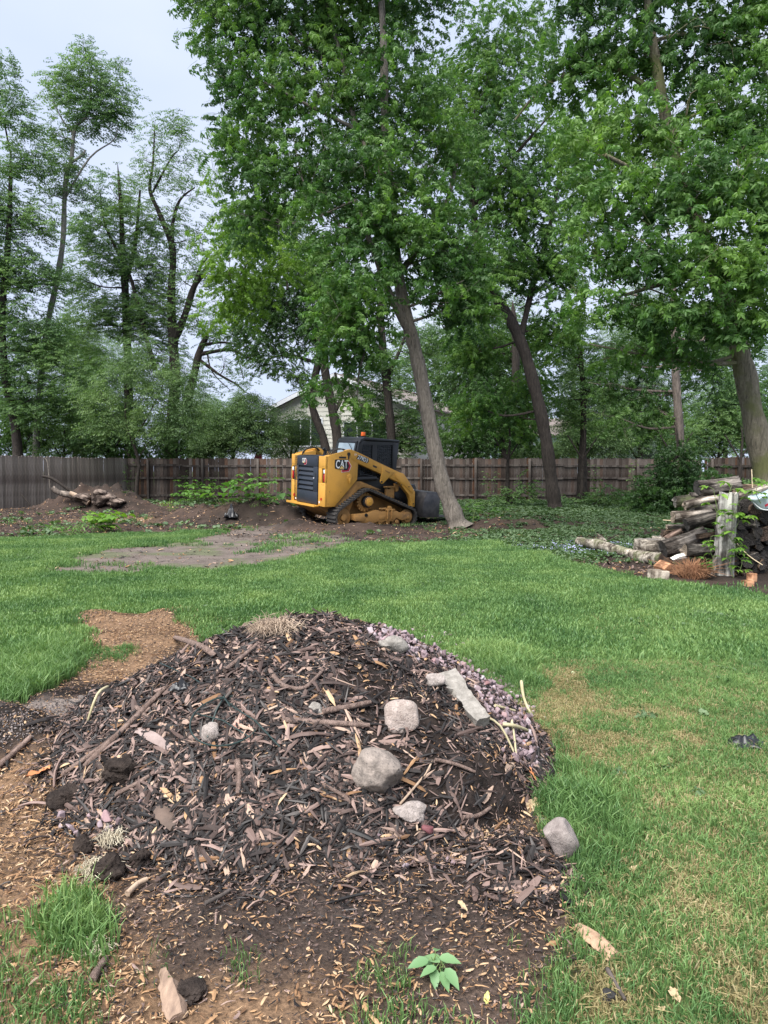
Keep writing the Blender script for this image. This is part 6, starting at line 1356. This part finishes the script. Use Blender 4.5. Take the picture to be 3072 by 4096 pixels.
# ------------------------------------------------------------------ sticks, roots, scraps
ST1 = barkmat('stick_bark', (.12, .08, .065), (.30, .215, .18), sc=30); ST2 = simple('stick_pale', (.24, .165, .115), (.42, .31, .22), 30, .8, .3); ST3 = simple('stick_dark', (.03, .024, .02), (.10, .08, .07), 14, .85, .5)
ST4 = simple('stalk_straw', (.30, .26, .14), (.46, .40, .26), 9, .7)
def gst(pts, wpx, mat, label, lift=.02, name='stick', cat='stick'):
    Q = [hit(*p)+(0, 0, lift+(p[2] if len(p) > 2 else 0)) if len(p) == 2 else hit(p[0], p[1])+(0, 0, lift+p[2]) for p in pts]; r = px2m(wpx, Q[0])/2
    return stick(name, label, Q, (r, r*.7), mat, cat, rough=.14)
def _hit2(p): return hit(p[0], p[1])
for (pts, wpx, m_, lab) in [
        ([(1128, 2902), (1300, 2912), (1478, 2922)], 26, ST1, 'straight thick brown stick lying level across the middle of the pile'), ([(1290, 2868), (1390, 2850), (1482, 2828)], 26, ST1, 'knobbly stick just above the straight thick one'),
        ([(340, 3085), (500, 2930), (670, 2760)], 24, ST1, 'longest branch slanting up the left flank of the pile'), ([(250, 3120), (430, 2990), (600, 2850)], 20, ST1, 'second long branch below the longest one on the left flank'), ([(545, 2845), (580, 2880), (620, 2915)], 18, ST1, 'short stick crossing the long branches'),
        ([(465, 3200), (540, 3160), (600, 3125)], 18, ST1, 'greyish stick on the lower left flank'), ([(-20, 3095), (60, 3025), (126, 2962)], 22, ST1, 'thick pale stick lying on the black soil at the left edge'), ([(950, 3060), (958, 3130), (952, 3200)], 24, ST1, 'upright-lying stick left of the largest stone'),
        ([(1290, 3160), (1380, 3210), (1400, 3240)], 16, ST1, 'thin brown stick left below the largest stone'), ([(1850, 3292), (1910, 3285), (1962, 3252)], 18, ST1, 'curved stick at the lower right of the pile'), ([(1660, 3240), (1664, 3290), (1670, 3345)], 10, ST2, 'thin pale splinter beside the small concrete lump'),
        ([(1080, 2700), (1130, 2760), (1220, 2770), (1290, 2700)], 20, ST1, 'forked brown root near the top of the pile'), ([(820, 2920), (870, 2850), (930, 2780)], 16, ST3, 'dark stick passing the wire ring'), ([(1600, 3240), (1700, 3120), (1730, 3060)], 10, ST2, 'thin straw-like twig right of the largest stone'),
        ([(700, 2560), (800, 2600), (860, 2640)], 18, ST1, 'stick on the upper left edge of the pile'), ([(900, 2700), (1000, 2620), (1030, 2590)], 20, ST1, 'reddish stick near the top left'), ([(1740, 3060), (1830, 3080), (1900, 3110)], 16, ST1, 'stick under the long concrete slab'), ([(600, 2720), (560, 2800)], 14, ST3, 'short dark stick on the left shoulder'),
        ([(368, 3955), (395, 3900), (425, 3860)], 30, ST1, 'thick weathered stick on the chips at the lower left'), ([(2428, 3905), (2460, 3960), (2500, 4030)], 16, ST3, 'dark twig lying in the grass at the lower right'), ([(510, 3600), (550, 3560), (590, 3540)], 22, ST2, 'short pale stick on the chips below the pile'), ([(820, 3640), (880, 3610), (920, 3585)], 16, ST3, 'grey stick at the foot of the pile, left of centre'),
        ([(2100, 2470), (2100, 2471)], 1, ST1, '')]:
    if lab: gst(pts, wpx, m_, lab)
for (pts, wpx, lab) in [([(2085, 2765, .05), (2095, 2820, .03), (2125, 2870, .0)], 13, 'thick straw-coloured stalk standing at the right edge of the pile'), ([(1925, 2880, .01), (2000, 2950, .04), (2060, 3030, .0)], 10, 'thin pale stalk curving down the right flank'), ([(2045, 2905, .02), (2055, 2970, .03), (2066, 3040, .0)], 10, 'second thin straight stalk beside the curving one'), ([(2010, 2935, .03), (2060, 2960, .05), (2110, 2950, .02)], 16, 'yellow-green curved stalk at the right edge'), ([(430, 2790, .04), (390, 2860, .08), (350, 2900, .0)], 12, 'arched yellowish stalk on the left flank'), ([(1980, 2850, .02), (2060, 2870, .02)], 12, 'short straw stalk near the thick standing one')]:
    gst(pts, wpx, ST4, lab, .012, 'dry_stalk', 'stalk')
# pale driftwood piece and bark slab near the bottom
def slabpiece(a, b_, w1, w2, mat, label, name, cat):
    A_ = Vector(tuple(hit(*a))); B_ = Vector(tuple(hit(*b_))); L = (B_-A_).length; d = (B_-A_).normalized(); s = d.cross(Vector((0, 0, 1))).normalized(); n = 9; V = []; rnd = random.Random(int(a[0]))
    wa, wb = px2m(w1, A_), px2m(w2, A_)
    for i in range(n+1):
        t = i/n; w_ = (wa+(wb-wa)*t)*(.35+.65*math.sin(math.pi*min(.92, max(.12, t)))**.5)*rnd.uniform(.85, 1.1); c = A_+d*L*t+Vector((0, 0, .012+.01*math.sin(t*3)))
        V += [c-s*w_/2+Vector((0, 0, -.006)), c-s*w_*.2+Vector((0, 0, .010)), c+s*w_*.25+Vector((0, 0, .008)), c+s*w_/2+Vector((0, 0, -.006)), c+Vector((0, 0, -.012))]
    V = [v-A_ for v in V]; F = [(i*5+j, i*5+(j+1) % 5, (i+1)*5+(j+1) % 5, (i+1)*5+j) for i in range(n) for j in range(5)]+[(4, 3, 2, 1, 0), tuple(range(n*5, n*5+5))]
    o = MB().add(V, F).build(name, mat, loc=A_, smooth=True, angle=45); tag(o, label, cat)
slabpiece((655, 3900), (712, 4090), 45, 95, simple('driftwood', (.14, .09, .065), (.32, .22, .155), 50, .8, .6, 30, stretch=(1, .3, 1)), 'broad pale torn piece of wood at the bottom edge, left of centre', 'wood_piece', 'wood piece')
slabpiece((2310, 3722), (2458, 3845), 50, 85, simple('bark_slab', (.22, .135, .085), (.42, .28, .18), 40, .8, .8, 50), 'tan slab of bark lying at the grass edge in the lower right', 'bark_piece', 'bark')
slabpiece((640, 3245), (700, 3325), 80, 60, simple('bark_dark_slab', (.05, .035, .028), (.12, .08, .06), 10, .8, .6), 'dark curved slab of bark low on the left side of the pile', 'bark_piece', 'bark')
slabpiece((560, 2930), (680, 3010), 60, 40, simple('bark_grey_slab', (.16, .115, .10), (.30, .23, .21), 14, .8, .6), 'curled pinkish-grey strip of bark left of the wire ring', 'bark_piece', 'bark')
def rootball(px, py, w_, h_, label, seed, n=220, up=.5, mat=None, name='root_clump', cat='root clump', rad=.0016):
    q = hit(px, py+h_*.4); s = px2m(w_, q)/2; h = px2m(h_, q); rnd = random.Random(seed); b = MB()
    for _ in range(n):
        a = rnd.uniform(0, 6.28); r = s*math.sqrt(rnd.random()); p = Vector((r*math.cos(a), r*math.sin(a)*.7, h*.5*(1-(r/s)**2)*rnd.uniform(.3, 1)))
        d = Vector((rnd.gauss(0, 1), rnd.gauss(0, 1), rnd.gauss(0, .5)+up)).normalized(); l = s*rnd.uniform(.4, .9); m = p+d*l*.5+Vector((0, 0, h*.2)); e = p+d*l+Vector((0, 0, -h*.15+up*h*.4)); e.z = max(e.z, -.01)
        b.tube([p, m, e], [rad, rad*.8, rad*.4], 3, cap=False)
    o = b.build(name, mat or ROOT, loc=q); tag(o, label, cat)
ROOT = simple('dry_roots', (.26, .19, .14), (.44, .34, .25), 20, .9); ROOT2 = simple('dry_grass', (.36, .31, .22), (.55, .49, .37), 20, .9); ROOT3 = simple('rust_grass', (.20, .09, .045), (.36, .19, .10), 9, .9)
rootball(1100, 2495, 180, 75, 'tangled dry root clump sitting on the very top of the pile', 1, 420, .2)
rootball(455, 3345, 95, 80, 'dry grass tuft between stones and chips at the lower left', 2, 160, .4, ROOT2); rootball(395, 3470, 130, 80, 'dead grass tuft leaning on the soil clod at the lower left', 3, 220, .3, ROOT2); rootball(385, 3790, 100, 60, 'dry grass tuft beside the green grass at the lower left', 4, 160, .3, ROOT2)
rootball(440, 3085, 90, 60, 'fine dark roots hanging from the clod on the left flank', 5, 90, .2, ROOT, rad=.001)
q = D(*wp(1050, 900), 8.75)
def bigtuft(c, s, h, n, mat, label):
    rnd = random.Random(9); b = MB()
    for _ in range(n):
        a = rnd.uniform(0, 6.28); r = s*.5*rnd.random(); p = Vector((r*math.cos(a), r*math.sin(a), 0)); e = p*2.2+Vector((rnd.gauss(0, .4)*s, rnd.gauss(0, .4)*s, h*rnd.uniform(.2, 1.1)))
        b.tube([p, p*.6+e*.4+Vector((0, 0, h*.3)), e], [.004, .003, .001], 3, cap=False)
    o = b.build('dry_grass_clump', mat, loc=(c[0], c[1], 0.0)); tag(o, label, 'dry grass clump')
bigtuft(q, .28, .26, 420, ROOT3, 'rust-brown dry grass clump in front of the firewood')
# wire ring with spokes
def ring():
    c = hit(905, 2925); rx = px2m(262, c)/2; b = MB(); pts = []; bl = Vector((0, 0, 0)); cx, cy_ = c[0], c[1]
    W_ = simple('green_wire', (.015, .03, .028), (.03, .05, .045), 10, .4, metal=.3)
    for k in range(49):
        a = 2*math.pi*k/48; x_, y_ = cx+rx*math.cos(a), cy_+rx*.93*math.sin(a); pts.append((x_-c[0], y_-c[1], float(hgt(np.array([cx]), np.array([cy_]))[0])-c[2]+(y_-cy_)*.42+.045))
    b.tube(pts, .0035, 6, cap=False); root = b.build('wire_ring', W_, loc=c, smooth=True); tag(root, 'dark green wire plant hoop lying on the left half of the pile', 'wire ring')
    def leg(p, q_, nm='leg'):
        A_ = Vector(tuple(hit(*p)))-Vector(tuple(c))+Vector((0, 0, .035)); B_ = Vector(tuple(hit(*q_)))-Vector(tuple(c))+Vector((0, 0, .04)); MB().tube([A_, (A_+B_)/2+Vector((0, 0, .02)), B_], .003, 6).build(nm, W_, root, smooth=True)
    leg((640, 2680), (930, 2860)); leg((930, 2860), (1120, 3030)); leg((900, 2815), (830, 2990)); leg((790, 2890), (1000, 2990)); leg((920, 2860), (880, 2835))
ring()
def scrap(px, py, w_, h_, label, mat, seed, name='plastic_scrap', lift=.01, q=None):
    q = hit(px, py) if q is None else q; s = px2m(w_, q)/2; hh = px2m(h_, q)*.7; n = 14; V = []; rnd = random.Random(seed); ph = [rnd.uniform(0, 6) for _ in range(4)]
    for i in range(n+1):
        for j in range(n+1):
            u, v = i/n*2-1, j/n*2-1; e = 1-.25*abs(math.sin(3*math.atan2(v, u)+ph[3])); x_, y_ = u*s*e, v*s*.8*e
            V.append((x_, y_, hh*(.5*abs(math.sin(3.1*u+ph[0]+1.5*v))+.5*abs(math.sin(2.3*v*2+ph[1]+u))+.15*math.sin(9*u+7*v))*(1.1-max(abs(u), abs(v)))+lift))
    F = [(i*(n+1)+j, (i+1)*(n+1)+j, (i+1)*(n+1)+j+1, i*(n+1)+j+1) for i in range(n) for j in range(n)]
    o = MB().add(V, F).build(name, mat, loc=q, smooth=True, angle=60); m = o.modifiers.new('thick', 'SOLIDIFY'); m.thickness = .0015; tag(o, label, 'plastic scrap')
BP = simple('black_plastic', (.006, .006, .007), (.014, .014, .016), 5, .35)
scrap(722, 2765, 84, 70, 'crumpled black plastic on the upper left of the pile', BP, 1); scrap(2990, 2985, 150, 60, 'crumpled black plastic scrap in the grass at the right edge', BP, 2)
q = hit(925, 2075); scrap(0, 0, 60, 90, 'torn black plastic sheet hanging on the far soil mound', BP, 3, q=q)
scrap(1845, 4060, 1, 1, 'x', BP, 4) if False else None
scrap(2120, 4120-120, 46, 40, 'small lump of black plastic in the grass near the bottom right', BP, 5) if False else None
PK = simple('burnt_lump', (.008, .007, .007), (.02, .018, .017), 20, .7, .6); stone_at(2438, 3995, 50, 40, PK, 'small black charred lump in the grass at the lower right', 90, 4, .8, .15, name='charred_lump', cat='lump')
# fallen leaves
def oakleaf(mat, seed):
    rnd = random.Random(seed); n = 18; V = [(0, 0, 0)]
    for k in range(n):
        a = 2*math.pi*k/n; r = (.5 if k % 3 == 0 else .40)*rnd.uniform(.8, 1.15)*(1 if abs(math.sin(a)) < .8 else .8); V.append((r*math.cos(a)*1.2, r*math.sin(a)*.7, rnd.uniform(.0, .16)))
    b = MB().add(V, [(0, 1+k, 1+(k+1) % n) for k in range(n)]); return b.mesh('dry_leaf', mat, smooth=True)
LT = {'tan': simple('leaf_tan', (.30, .21, .12), (.48, .36, .22), 30, .7), 'orange': simple('leaf_orange', (.42, .14, .05), (.55, .24, .10), 12, .7), 'pink': simple('leaf_pinkish', (.35, .20, .16), (.45, .28, .22), 12, .7), 'yellow': simple('leaf_yellow', (.50, .48, .12), (.6, .6, .2), 12, .7), 'pale': simple('leaf_pale_green', (.42, .52, .30), (.5, .6, .38), 12, .7)}
for i, (px, py, w_, mt, lab) in enumerate([(155, 3105, 90, 'orange', 'orange-brown dry leaf at the left foot of the pile'), (962, 2900, 90, 'pink', 'pale brown lobed leaf inside the wire ring'), (1000, 2950, 70, 'pink', 'pinkish leaf at the right inside of the wire ring'), (2128, 3110, 50, 'orange', 'orange dry leaf at the right edge of the pile'), (1070, 3220, 50, 'pink', 'pinkish oak leaf left below the largest stone'),
        (2125, 3235, 80, 'tan', 'torn tan shavings by the field stone, upper'), (2195, 3400, 60, 'tan', 'tan leaf leaning against the field stone'), (2345, 3630, 50, 'tan', 'upright-lying tan leaf in the grass below the field stone'), (2320, 3636, 34, 'tan', 'narrow tan leaf beside the other in the grass'), (2532, 3490, 44, 'tan', 'tan leaf alone in the grass at right'), (2700, 4000, 55, 'tan', 'pale tan bark flake in the grass near the bottom right'), (2660, 3890, 36, 'tan', 'small cream leaf in the grass at lower right'),
        (1946, 4012, 40, 'yellow', 'yellow leaf on the soil near the bottom'), (792, 3950, 40, 'pale', 'pale green leaf by the driftwood piece'), (2640, 4055, 40, 'tan', 'tan scrap close to the bottom right'), (1850, 3640, 44, 'tan', 'tan chip-like leaf on bare soil right of centre'), (1500, 3700, 40, 'tan', 'tan leaf on bare soil below the centre'), (2200, 2620, 26, 'pale', 'pale leaf in the lawn behind the pile'), (2290, 2700, 26, 'pale', 'second pale leaf in the lawn behind the pile'), (2520, 2550, 22, 'pale', 'pale leaf further right in the lawn'), (1410, 3610, 36, 'tan', 'tan leaf below the pile foot'), (2580, 2780, 26, 'tan', 'tan leaf on the right lawn')]):
    q = hit(px, py); s = px2m(w_, q); e = euler_on(np.array([q]), rg, .4)[0]; o = link('dry_leaf', oakleaf(LT[mt], i), None, q+(0, 0, .012), tuple(e), s); tag(o, lab, 'leaf')

# compost heap at the left fence
cb = M['bark_dead']
def far_stick(pts, w_, mat, lab, d0, name='branch'):
    Q = [D(p[0], p[1], d0+(p[2] if len(p) > 2 else 0)) for p in pts]; stick(name, lab, Q, (w_/2/FPX*d0, w_/3/FPX*d0), mat, 'branch')
far_stick([(350, 2012), (300, 1975), (255, 1945), (205, 1912), (170, 1905)], 16, M['bark_dark'], 'dark broken branch sticking up left from the compost heap', 23.4)
far_stick([(350, 2010), (300, 1985), (235, 1970), (210, 1950)], 30, cb, 'thick pale branch resting on the left of the compost heap', 23.2)
far_stick([(355, 2012), (320, 1990), (280, 1972)], 26, ST2, 'shorter pale branch beside the thick one', 23.0)
far_stick([(120, 2020), (100, 1995), (86, 1978)], 8, M['bark_dark'], 'small dark stick leaning on the left fence', 23)
far_stick([(200, 1950), (190, 1850), (175, 1830)], 4, M['bark_grey'], 'thin bare twig standing before the left fence', 24)
far_stick([(560, 2085), (600, 2080), (650, 2085)], 10, ST2, 'pale stick lying in front of the compost heap', 19)
for i, (px, py, w_, h_, lab) in enumerate([(395, 1978, 60, 40, 'rotten stump root standing at the top of the compost heap'), (420, 1995, 80, 40, 'grey rotten log chunk on the compost heap'), (465, 2010, 70, 28, 'low root chunk right on the compost heap'), (395, 2012, 50, 26, 'dark chunk of root in the compost heap'), (330, 1990, 60, 26, 'chunk of torn sod left on the compost heap')]):
    q = D(px, py, 23.0); me = rock(woodmat('rotten_%d' % i, (.06, .045, .038), (.22, .17, .14), 8), (w_/2/FPX*23, .3, h_/2/FPX*23*1.3), 30+i, 4, 3, .9, .2, .1); o = link('root_chunk', me, None, q, (0, R(10*i-20), 0)); tag(o, lab, 'root chunk')

# ------------------------------------------------------------------ grass
def grassmat(name, c1, c2, c3, dry=(.30, .26, .12)):
    m, nt, b, o = mat_new(name); oi = nt.nodes.new('ShaderNodeObjectInfo'); n = nt.nodes.new('ShaderNodeTexNoise'); n.inputs['Scale'].default_value = 1.1; n.inputs['Detail'].default_value = 3
    nt.links.new(oi.outputs['Location'], n.inputs['Vector']); a = nt.nodes.new('ShaderNodeMath'); a.operation = 'MULTIPLY_ADD'; a.inputs[1].default_value = .5; nt.links.new(oi.outputs['Random'], a.inputs[0])
    s = nt.nodes.new('ShaderNodeMath'); s.operation = 'MULTIPLY_ADD'; s.inputs[1].default_value = 1.7; s.inputs[2].default_value = -.6; nt.links.new(n.outputs[0], s.inputs[0]); nt.links.new(s.outputs[0], a.inputs[2])
    c = ramp(nt, [(.05, c1), (.5, c2), (.95, c3)], a.outputs[0])
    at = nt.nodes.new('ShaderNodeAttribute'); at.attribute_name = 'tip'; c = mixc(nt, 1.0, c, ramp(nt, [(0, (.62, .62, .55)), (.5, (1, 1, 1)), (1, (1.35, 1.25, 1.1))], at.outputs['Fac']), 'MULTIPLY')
    nt.links.new(c, b.inputs['Base Color']); b.inputs['Roughness'].default_value = .5; b.inputs['Specular IOR Level'].default_value = .35
    t = nt.nodes.new('ShaderNodeBsdfTranslucent'); nt.links.new(mixc(nt, 1.0, c, (1.1, 1.2, .6), 'MULTIPLY'), t.inputs[0]); ms = nt.nodes.new('ShaderNodeMixShader'); ms.inputs[0].default_value = .3
    nt.links.new(b.outputs[0], ms.inputs[1]); nt.links.new(t.outputs[0], ms.inputs[2]); nt.links.new(ms.outputs[0], o.inputs[0]); return m
def tuft(mat, n, rad, h, wd, rnd, lean=.5):
    V = []; F = []; tip = []
    for _ in range(n):
        a = rnd.uniform(0, 6.28); r = rad*math.sqrt(rnd.random()); x_, y_ = r*math.cos(a), r*math.sin(a); hh = h*rnd.uniform(.45, 1.2); b_ = rnd.uniform(0, 6.28); l = lean*rnd.uniform(.1, 1.1)*hh; f = rnd.uniform(0, 3.14)
        sx, sy = math.cos(f)*wd/2, math.sin(f)*wd/2; dx, dy = math.cos(b_)*l, math.sin(b_)*l; o = len(V)
        V += [(x_-sx, y_-sy, -.01), (x_+sx, y_+sy, -.01), (x_+dx*.35-sx*.8, y_+dy*.35-sy*.8, hh*.6), (x_+dx*.35+sx*.8, y_+dy*.35+sy*.8, hh*.6), (x_+dx, y_+dy, hh*(1-.25*lean))]
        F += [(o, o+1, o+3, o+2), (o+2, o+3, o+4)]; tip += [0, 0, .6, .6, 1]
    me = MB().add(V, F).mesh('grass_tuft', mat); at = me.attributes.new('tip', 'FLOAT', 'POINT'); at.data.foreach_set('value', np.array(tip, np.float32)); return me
M['grass'] = grassmat('grass', (.055, .125, .044), (.110, .205, .068), (.20, .30, .105)); M['straw'] = grassmat('straw', (.17, .15, .07), (.30, .25, .13), (.42, .36, .21))
rgm = random.Random(8)
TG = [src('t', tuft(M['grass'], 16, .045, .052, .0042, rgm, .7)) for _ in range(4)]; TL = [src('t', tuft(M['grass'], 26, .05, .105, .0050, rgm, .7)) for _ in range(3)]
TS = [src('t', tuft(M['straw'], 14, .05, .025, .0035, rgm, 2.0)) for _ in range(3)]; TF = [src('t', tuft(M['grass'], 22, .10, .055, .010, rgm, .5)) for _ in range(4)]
CLV = []
SG = TG+TL+TS+TF
LONG = [[G(*p)[:2] for p in q] for q in ([(2110, 2960), (2250, 2960), (2480, 3150), (2480, 3350), (2250, 3300), (2150, 3180)], [(0, 2640), (320, 2500), (330, 2760), (0, 2860), (-200, 2850)], [(1000, 2470), (1000, 2420), (1500, 2400), (2150, 2640), (2200, 2760), (2060, 2760), (1700, 2540)], [(230, 3570), (410, 3600), (440, 3720), (425, 3880), (300, 3860), (160, 3760)])]
SPARSE = [[G(*p)[:2] for p in q] for q in ([(1380, 3830), (1750, 3800), (1900, 3900), (2350, 3700), (2450, 4300), (1300, 4300)], [(640, 3830), (820, 3850), (800, 3960), (640, 3930)], [(330, 2480), (520, 2470), (600, 2600), (420, 2700), (330, 2640)], [(-300, 3620), (120, 3640), (420, 3900), (450, 4300), (-300, 4300)], [(700, 3850), (1000, 3850), (1000, 3960), (700, 3960)])]
BX = []
def sow(n, x0, x1, y0, y1, p=1.0, power=1.0):
    x = rg.uniform(x0, x1, n); y = y0+(y1-y0)*rg.random(n)**power; k = (np.abs(x) < .60*y+.30); return x[k], y[k]
def grass_near():
    x, y = sow(64000, -3.4, 3.8, 1.15, 5.2, power=1.0); z = zones(x, y); sp_ = np.max([sst(-.05, .08, -sdf(q, x, y)) for q in SPARSE], 0)
    lg_ = np.max([sst(-.08, .15, -sdf(q, x, y)) for q in LONG], 0); nz_ = fbm(x*1.6, y*1.6, 81, 3)
    ph = pile_h(x, y) < .012
    w_ = z['lawn']*(1-.80*z['dry'])*(.75+.25*sst(.3, .5, nz_)); gp_ = sst(-.03, .03, -sdf(LONG[3], x, y)); w_ = np.maximum(w_, gp_*.9); w_ = np.maximum(w_, sp_*np.where(x < -.35, .5, .2)*sst(.38, .6, fbm(x*6, y*6, 85, 2)))*ph
    k = rg.random(len(x)) < w_; x, y, lg_, nz_, d_, lw = x[k], y[k], lg_[k], nz_[k], z['dry'][k], z['lawn'][k]
    n = len(x); P = onground(x, y); long_ = rg.random(n) < np.clip(lg_*.9+.25*sst(.55, .68, nz_), 0, 1)
    idx = np.where(long_, len(TG)+rg.integers(0, len(TL), n), rg.integers(0, len(TG), n)); s = rg.uniform(.65, 1.2, n)*np.where(long_, .75+.35*lg_, .85)*(1-.35*d_)
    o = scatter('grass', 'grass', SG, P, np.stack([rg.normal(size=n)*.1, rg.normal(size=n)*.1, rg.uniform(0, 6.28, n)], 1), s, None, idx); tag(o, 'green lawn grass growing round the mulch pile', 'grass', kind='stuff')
    x, y = sow(80000, -2.6, 3.8, 1.15, 6.5); z = zones(x, y); k = rg.random(len(x)) < z['lawn']*np.clip(.20+.28*sst(.3, 1.2, x)*(y < 5)+1.3*z['dry'], 0, 1)*(pile_h(x, y) < .01); x, y = x[k], y[k]; n = len(x)
    o = scatter('dry_grass', 'grass', SG, onground(x, y)+(0, 0, .004), np.stack([rg.normal(size=n)*.2, rg.normal(size=n)*.2, rg.uniform(0, 6.28, n)], 1), rg.uniform(.6, 1.3, n), None, len(TG)+len(TL)+rg.integers(0, len(TS), n)); tag(o, 'dead straw-coloured grass in the worn parts of the lawn', 'dry grass', kind='stuff')
def grass_far():
    x, y = sow(150000, -11.5, 11.5, 5.0, 18.5, power=1.25); z = zones(x, y); nz_ = fbm(x*1.0, y*1.0, 83, 3)
    k = rg.random(len(x)) < np.maximum(z['lawn']*(1-.5*z['dry']), .05*z['bare']*(nz_ > .6)+.02*z['back']*(nz_ > .62)); x, y, nz_ = x[k], y[k], nz_[k]; n = len(x)
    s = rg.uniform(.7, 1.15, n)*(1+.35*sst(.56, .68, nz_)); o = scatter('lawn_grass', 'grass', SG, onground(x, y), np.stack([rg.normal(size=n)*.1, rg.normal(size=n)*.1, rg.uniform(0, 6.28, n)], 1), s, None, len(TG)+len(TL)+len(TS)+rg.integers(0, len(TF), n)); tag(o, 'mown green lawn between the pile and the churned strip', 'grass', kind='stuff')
grass_near(); grass_far()
# weeds
M['cover'] = leafmat('ground_cover', (.045, .085, .035), (.08, .135, .058), (.13, .19, .09), .3, .8); M['cover_lilac'] = simple('lilac_flower', (.28, .29, .46), None, rough=.6)
def rosm(seed, fl=0):
    rnd = random.Random(seed); b = MB()
    for k in range(9):
        a = rnd.uniform(0, 6.28); r = rnd.uniform(.05, .45); c = Vector((r*math.cos(a), r*math.sin(a), rnd.uniform(.08, .32))); s = rnd.uniform(.10, .2); tl = Euler((rnd.uniform(-.6, .6), rnd.uniform(-.6, .6), a))
        V = [c+tl.to_matrix() @ Vector((s*math.cos(t), s*math.sin(t)*.8, .02*math.cos(3*t))) for t in [2*math.pi*i/6 for i in range(6)]]; b.add(V, [tuple(range(6))])
    me = b.mesh('cover', M['cover'])
    if fl:
        me.materials.append(M['cover_lilac']); bm = bmesh.new(); bm.from_mesh(me)
        for k in range(5):
            c = Vector((rnd.uniform(-.4, .4), rnd.uniform(-.4, .4), rnd.uniform(.3, .45))); f = bm.faces.new([bm.verts.new(c+Vector((.05*math.cos(t), .03*math.sin(t), .05*math.sin(t)))) for t in (0, 1.26, 2.5, 3.77, 5.03)]); f.material_index = 1
        bm.to_mesh(me); bm.free()
    return src('cv', me)
CV = [rosm(s) for s in range(4)]+[rosm(9, 1), rosm(10, 1)]
x = rg.uniform(-3, 15, 190000); y = 8+22.5*rg.random(190000)**1.2; k = np.abs(x) < .6*y+.5; x, y = x[k], y[k]; z = zones(x, y)
hz = sst(.2, 2.2, x+(y-17)*.35)*sst(12, 14.5, y+x*.55)
pat = sst(.40, .60, fbm(x*.9, y*.9, 95, 3)); near_ = np.exp(-(((x-3.6)/1.5)**2+((y-11.8)/.9)**2)); 
wv2 = z['back']*np.clip(hz*(.12+.75*pat)*(1-.8*np.exp(-(((x-1.8)/2.0)**2+((y-16.3)/1.2)**2)))+near_*1.5+.7*np.exp(-(((x-1.9)/1.0)**2+((y-13.3)/.8)**2)), 0, 1); k = rg.random(len(x)) < wv2*.72; x, y = x[k], y[k]; n = len(x)
lil = rg.random(n) < .38*np.exp(-(((x-3.6)/1.2)**2+((y-11.9)/.8)**2))
o = scatter('ground_cover', 'cover', CV, onground(x, y), np.stack([rg.normal(size=n)*.2, rg.normal(size=n)*.2, rg.uniform(0, 6.28, n)], 1), rg.uniform(.08, .17, n)*(1+.9*sst(18, 26, y)), None, np.where(lil, 4+rg.integers(0, 2, n), rg.integers(0, 4, n))); tag(o, 'low grey-green creeping ground cover with small lilac flowers under the trees', 'ground cover', kind='stuff')
# sparse cover on the left strip and along the back fence
x = rg.uniform(-13, 3, 16000); y = rg.uniform(14, 31, 16000); k = np.abs(x) < .6*y; x, y = x[k], y[k]; z = zones(x, y)
k = rg.random(len(x)) < z['back']*(1-.8*sst(-4.5, -3, x)*(y < 26))*np.clip(sst(27, 30.5, y)*.5+.4*sst(.58, .64, fbm(x*.9, y*1.4, 97, 3)), 0, 1)*.5; x, y = x[k], y[k]; n = len(x)
o = scatter('sparse_weeds', 'cover', CV, onground(x, y), np.stack([rg.normal(size=n)*.2, rg.normal(size=n)*.2, rg.uniform(0, 6.28, n)], 1), rg.uniform(.16, .38, n), None, rg.integers(0, 4, n)); tag(o, 'patchy low weeds in the churned strip and along the back fence', 'weeds', kind='stuff')

x, y = sow(9000, -9, 9, 1.6, 15, power=1.2); z = zones(x, y); k = rg.random(len(x)) < z['lawn']*sst(.5, .62, fbm(x*1.3, y*1.3, 99, 3))*.8; x, y = x[k], y[k]; n = len(x)
o = scatter('lawn_weeds', 'cover', CV, onground(x, y)+(0, 0, .012), np.stack([rg.normal(size=n)*.2, rg.normal(size=n)*.2, rg.uniform(0, 6.28, n)], 1), rg.uniform(.05, .11, n), None, rg.integers(0, 4, n)); tag(o, 'small round-leaved weeds and clover scattered through the lawn', 'weeds', kind='stuff')
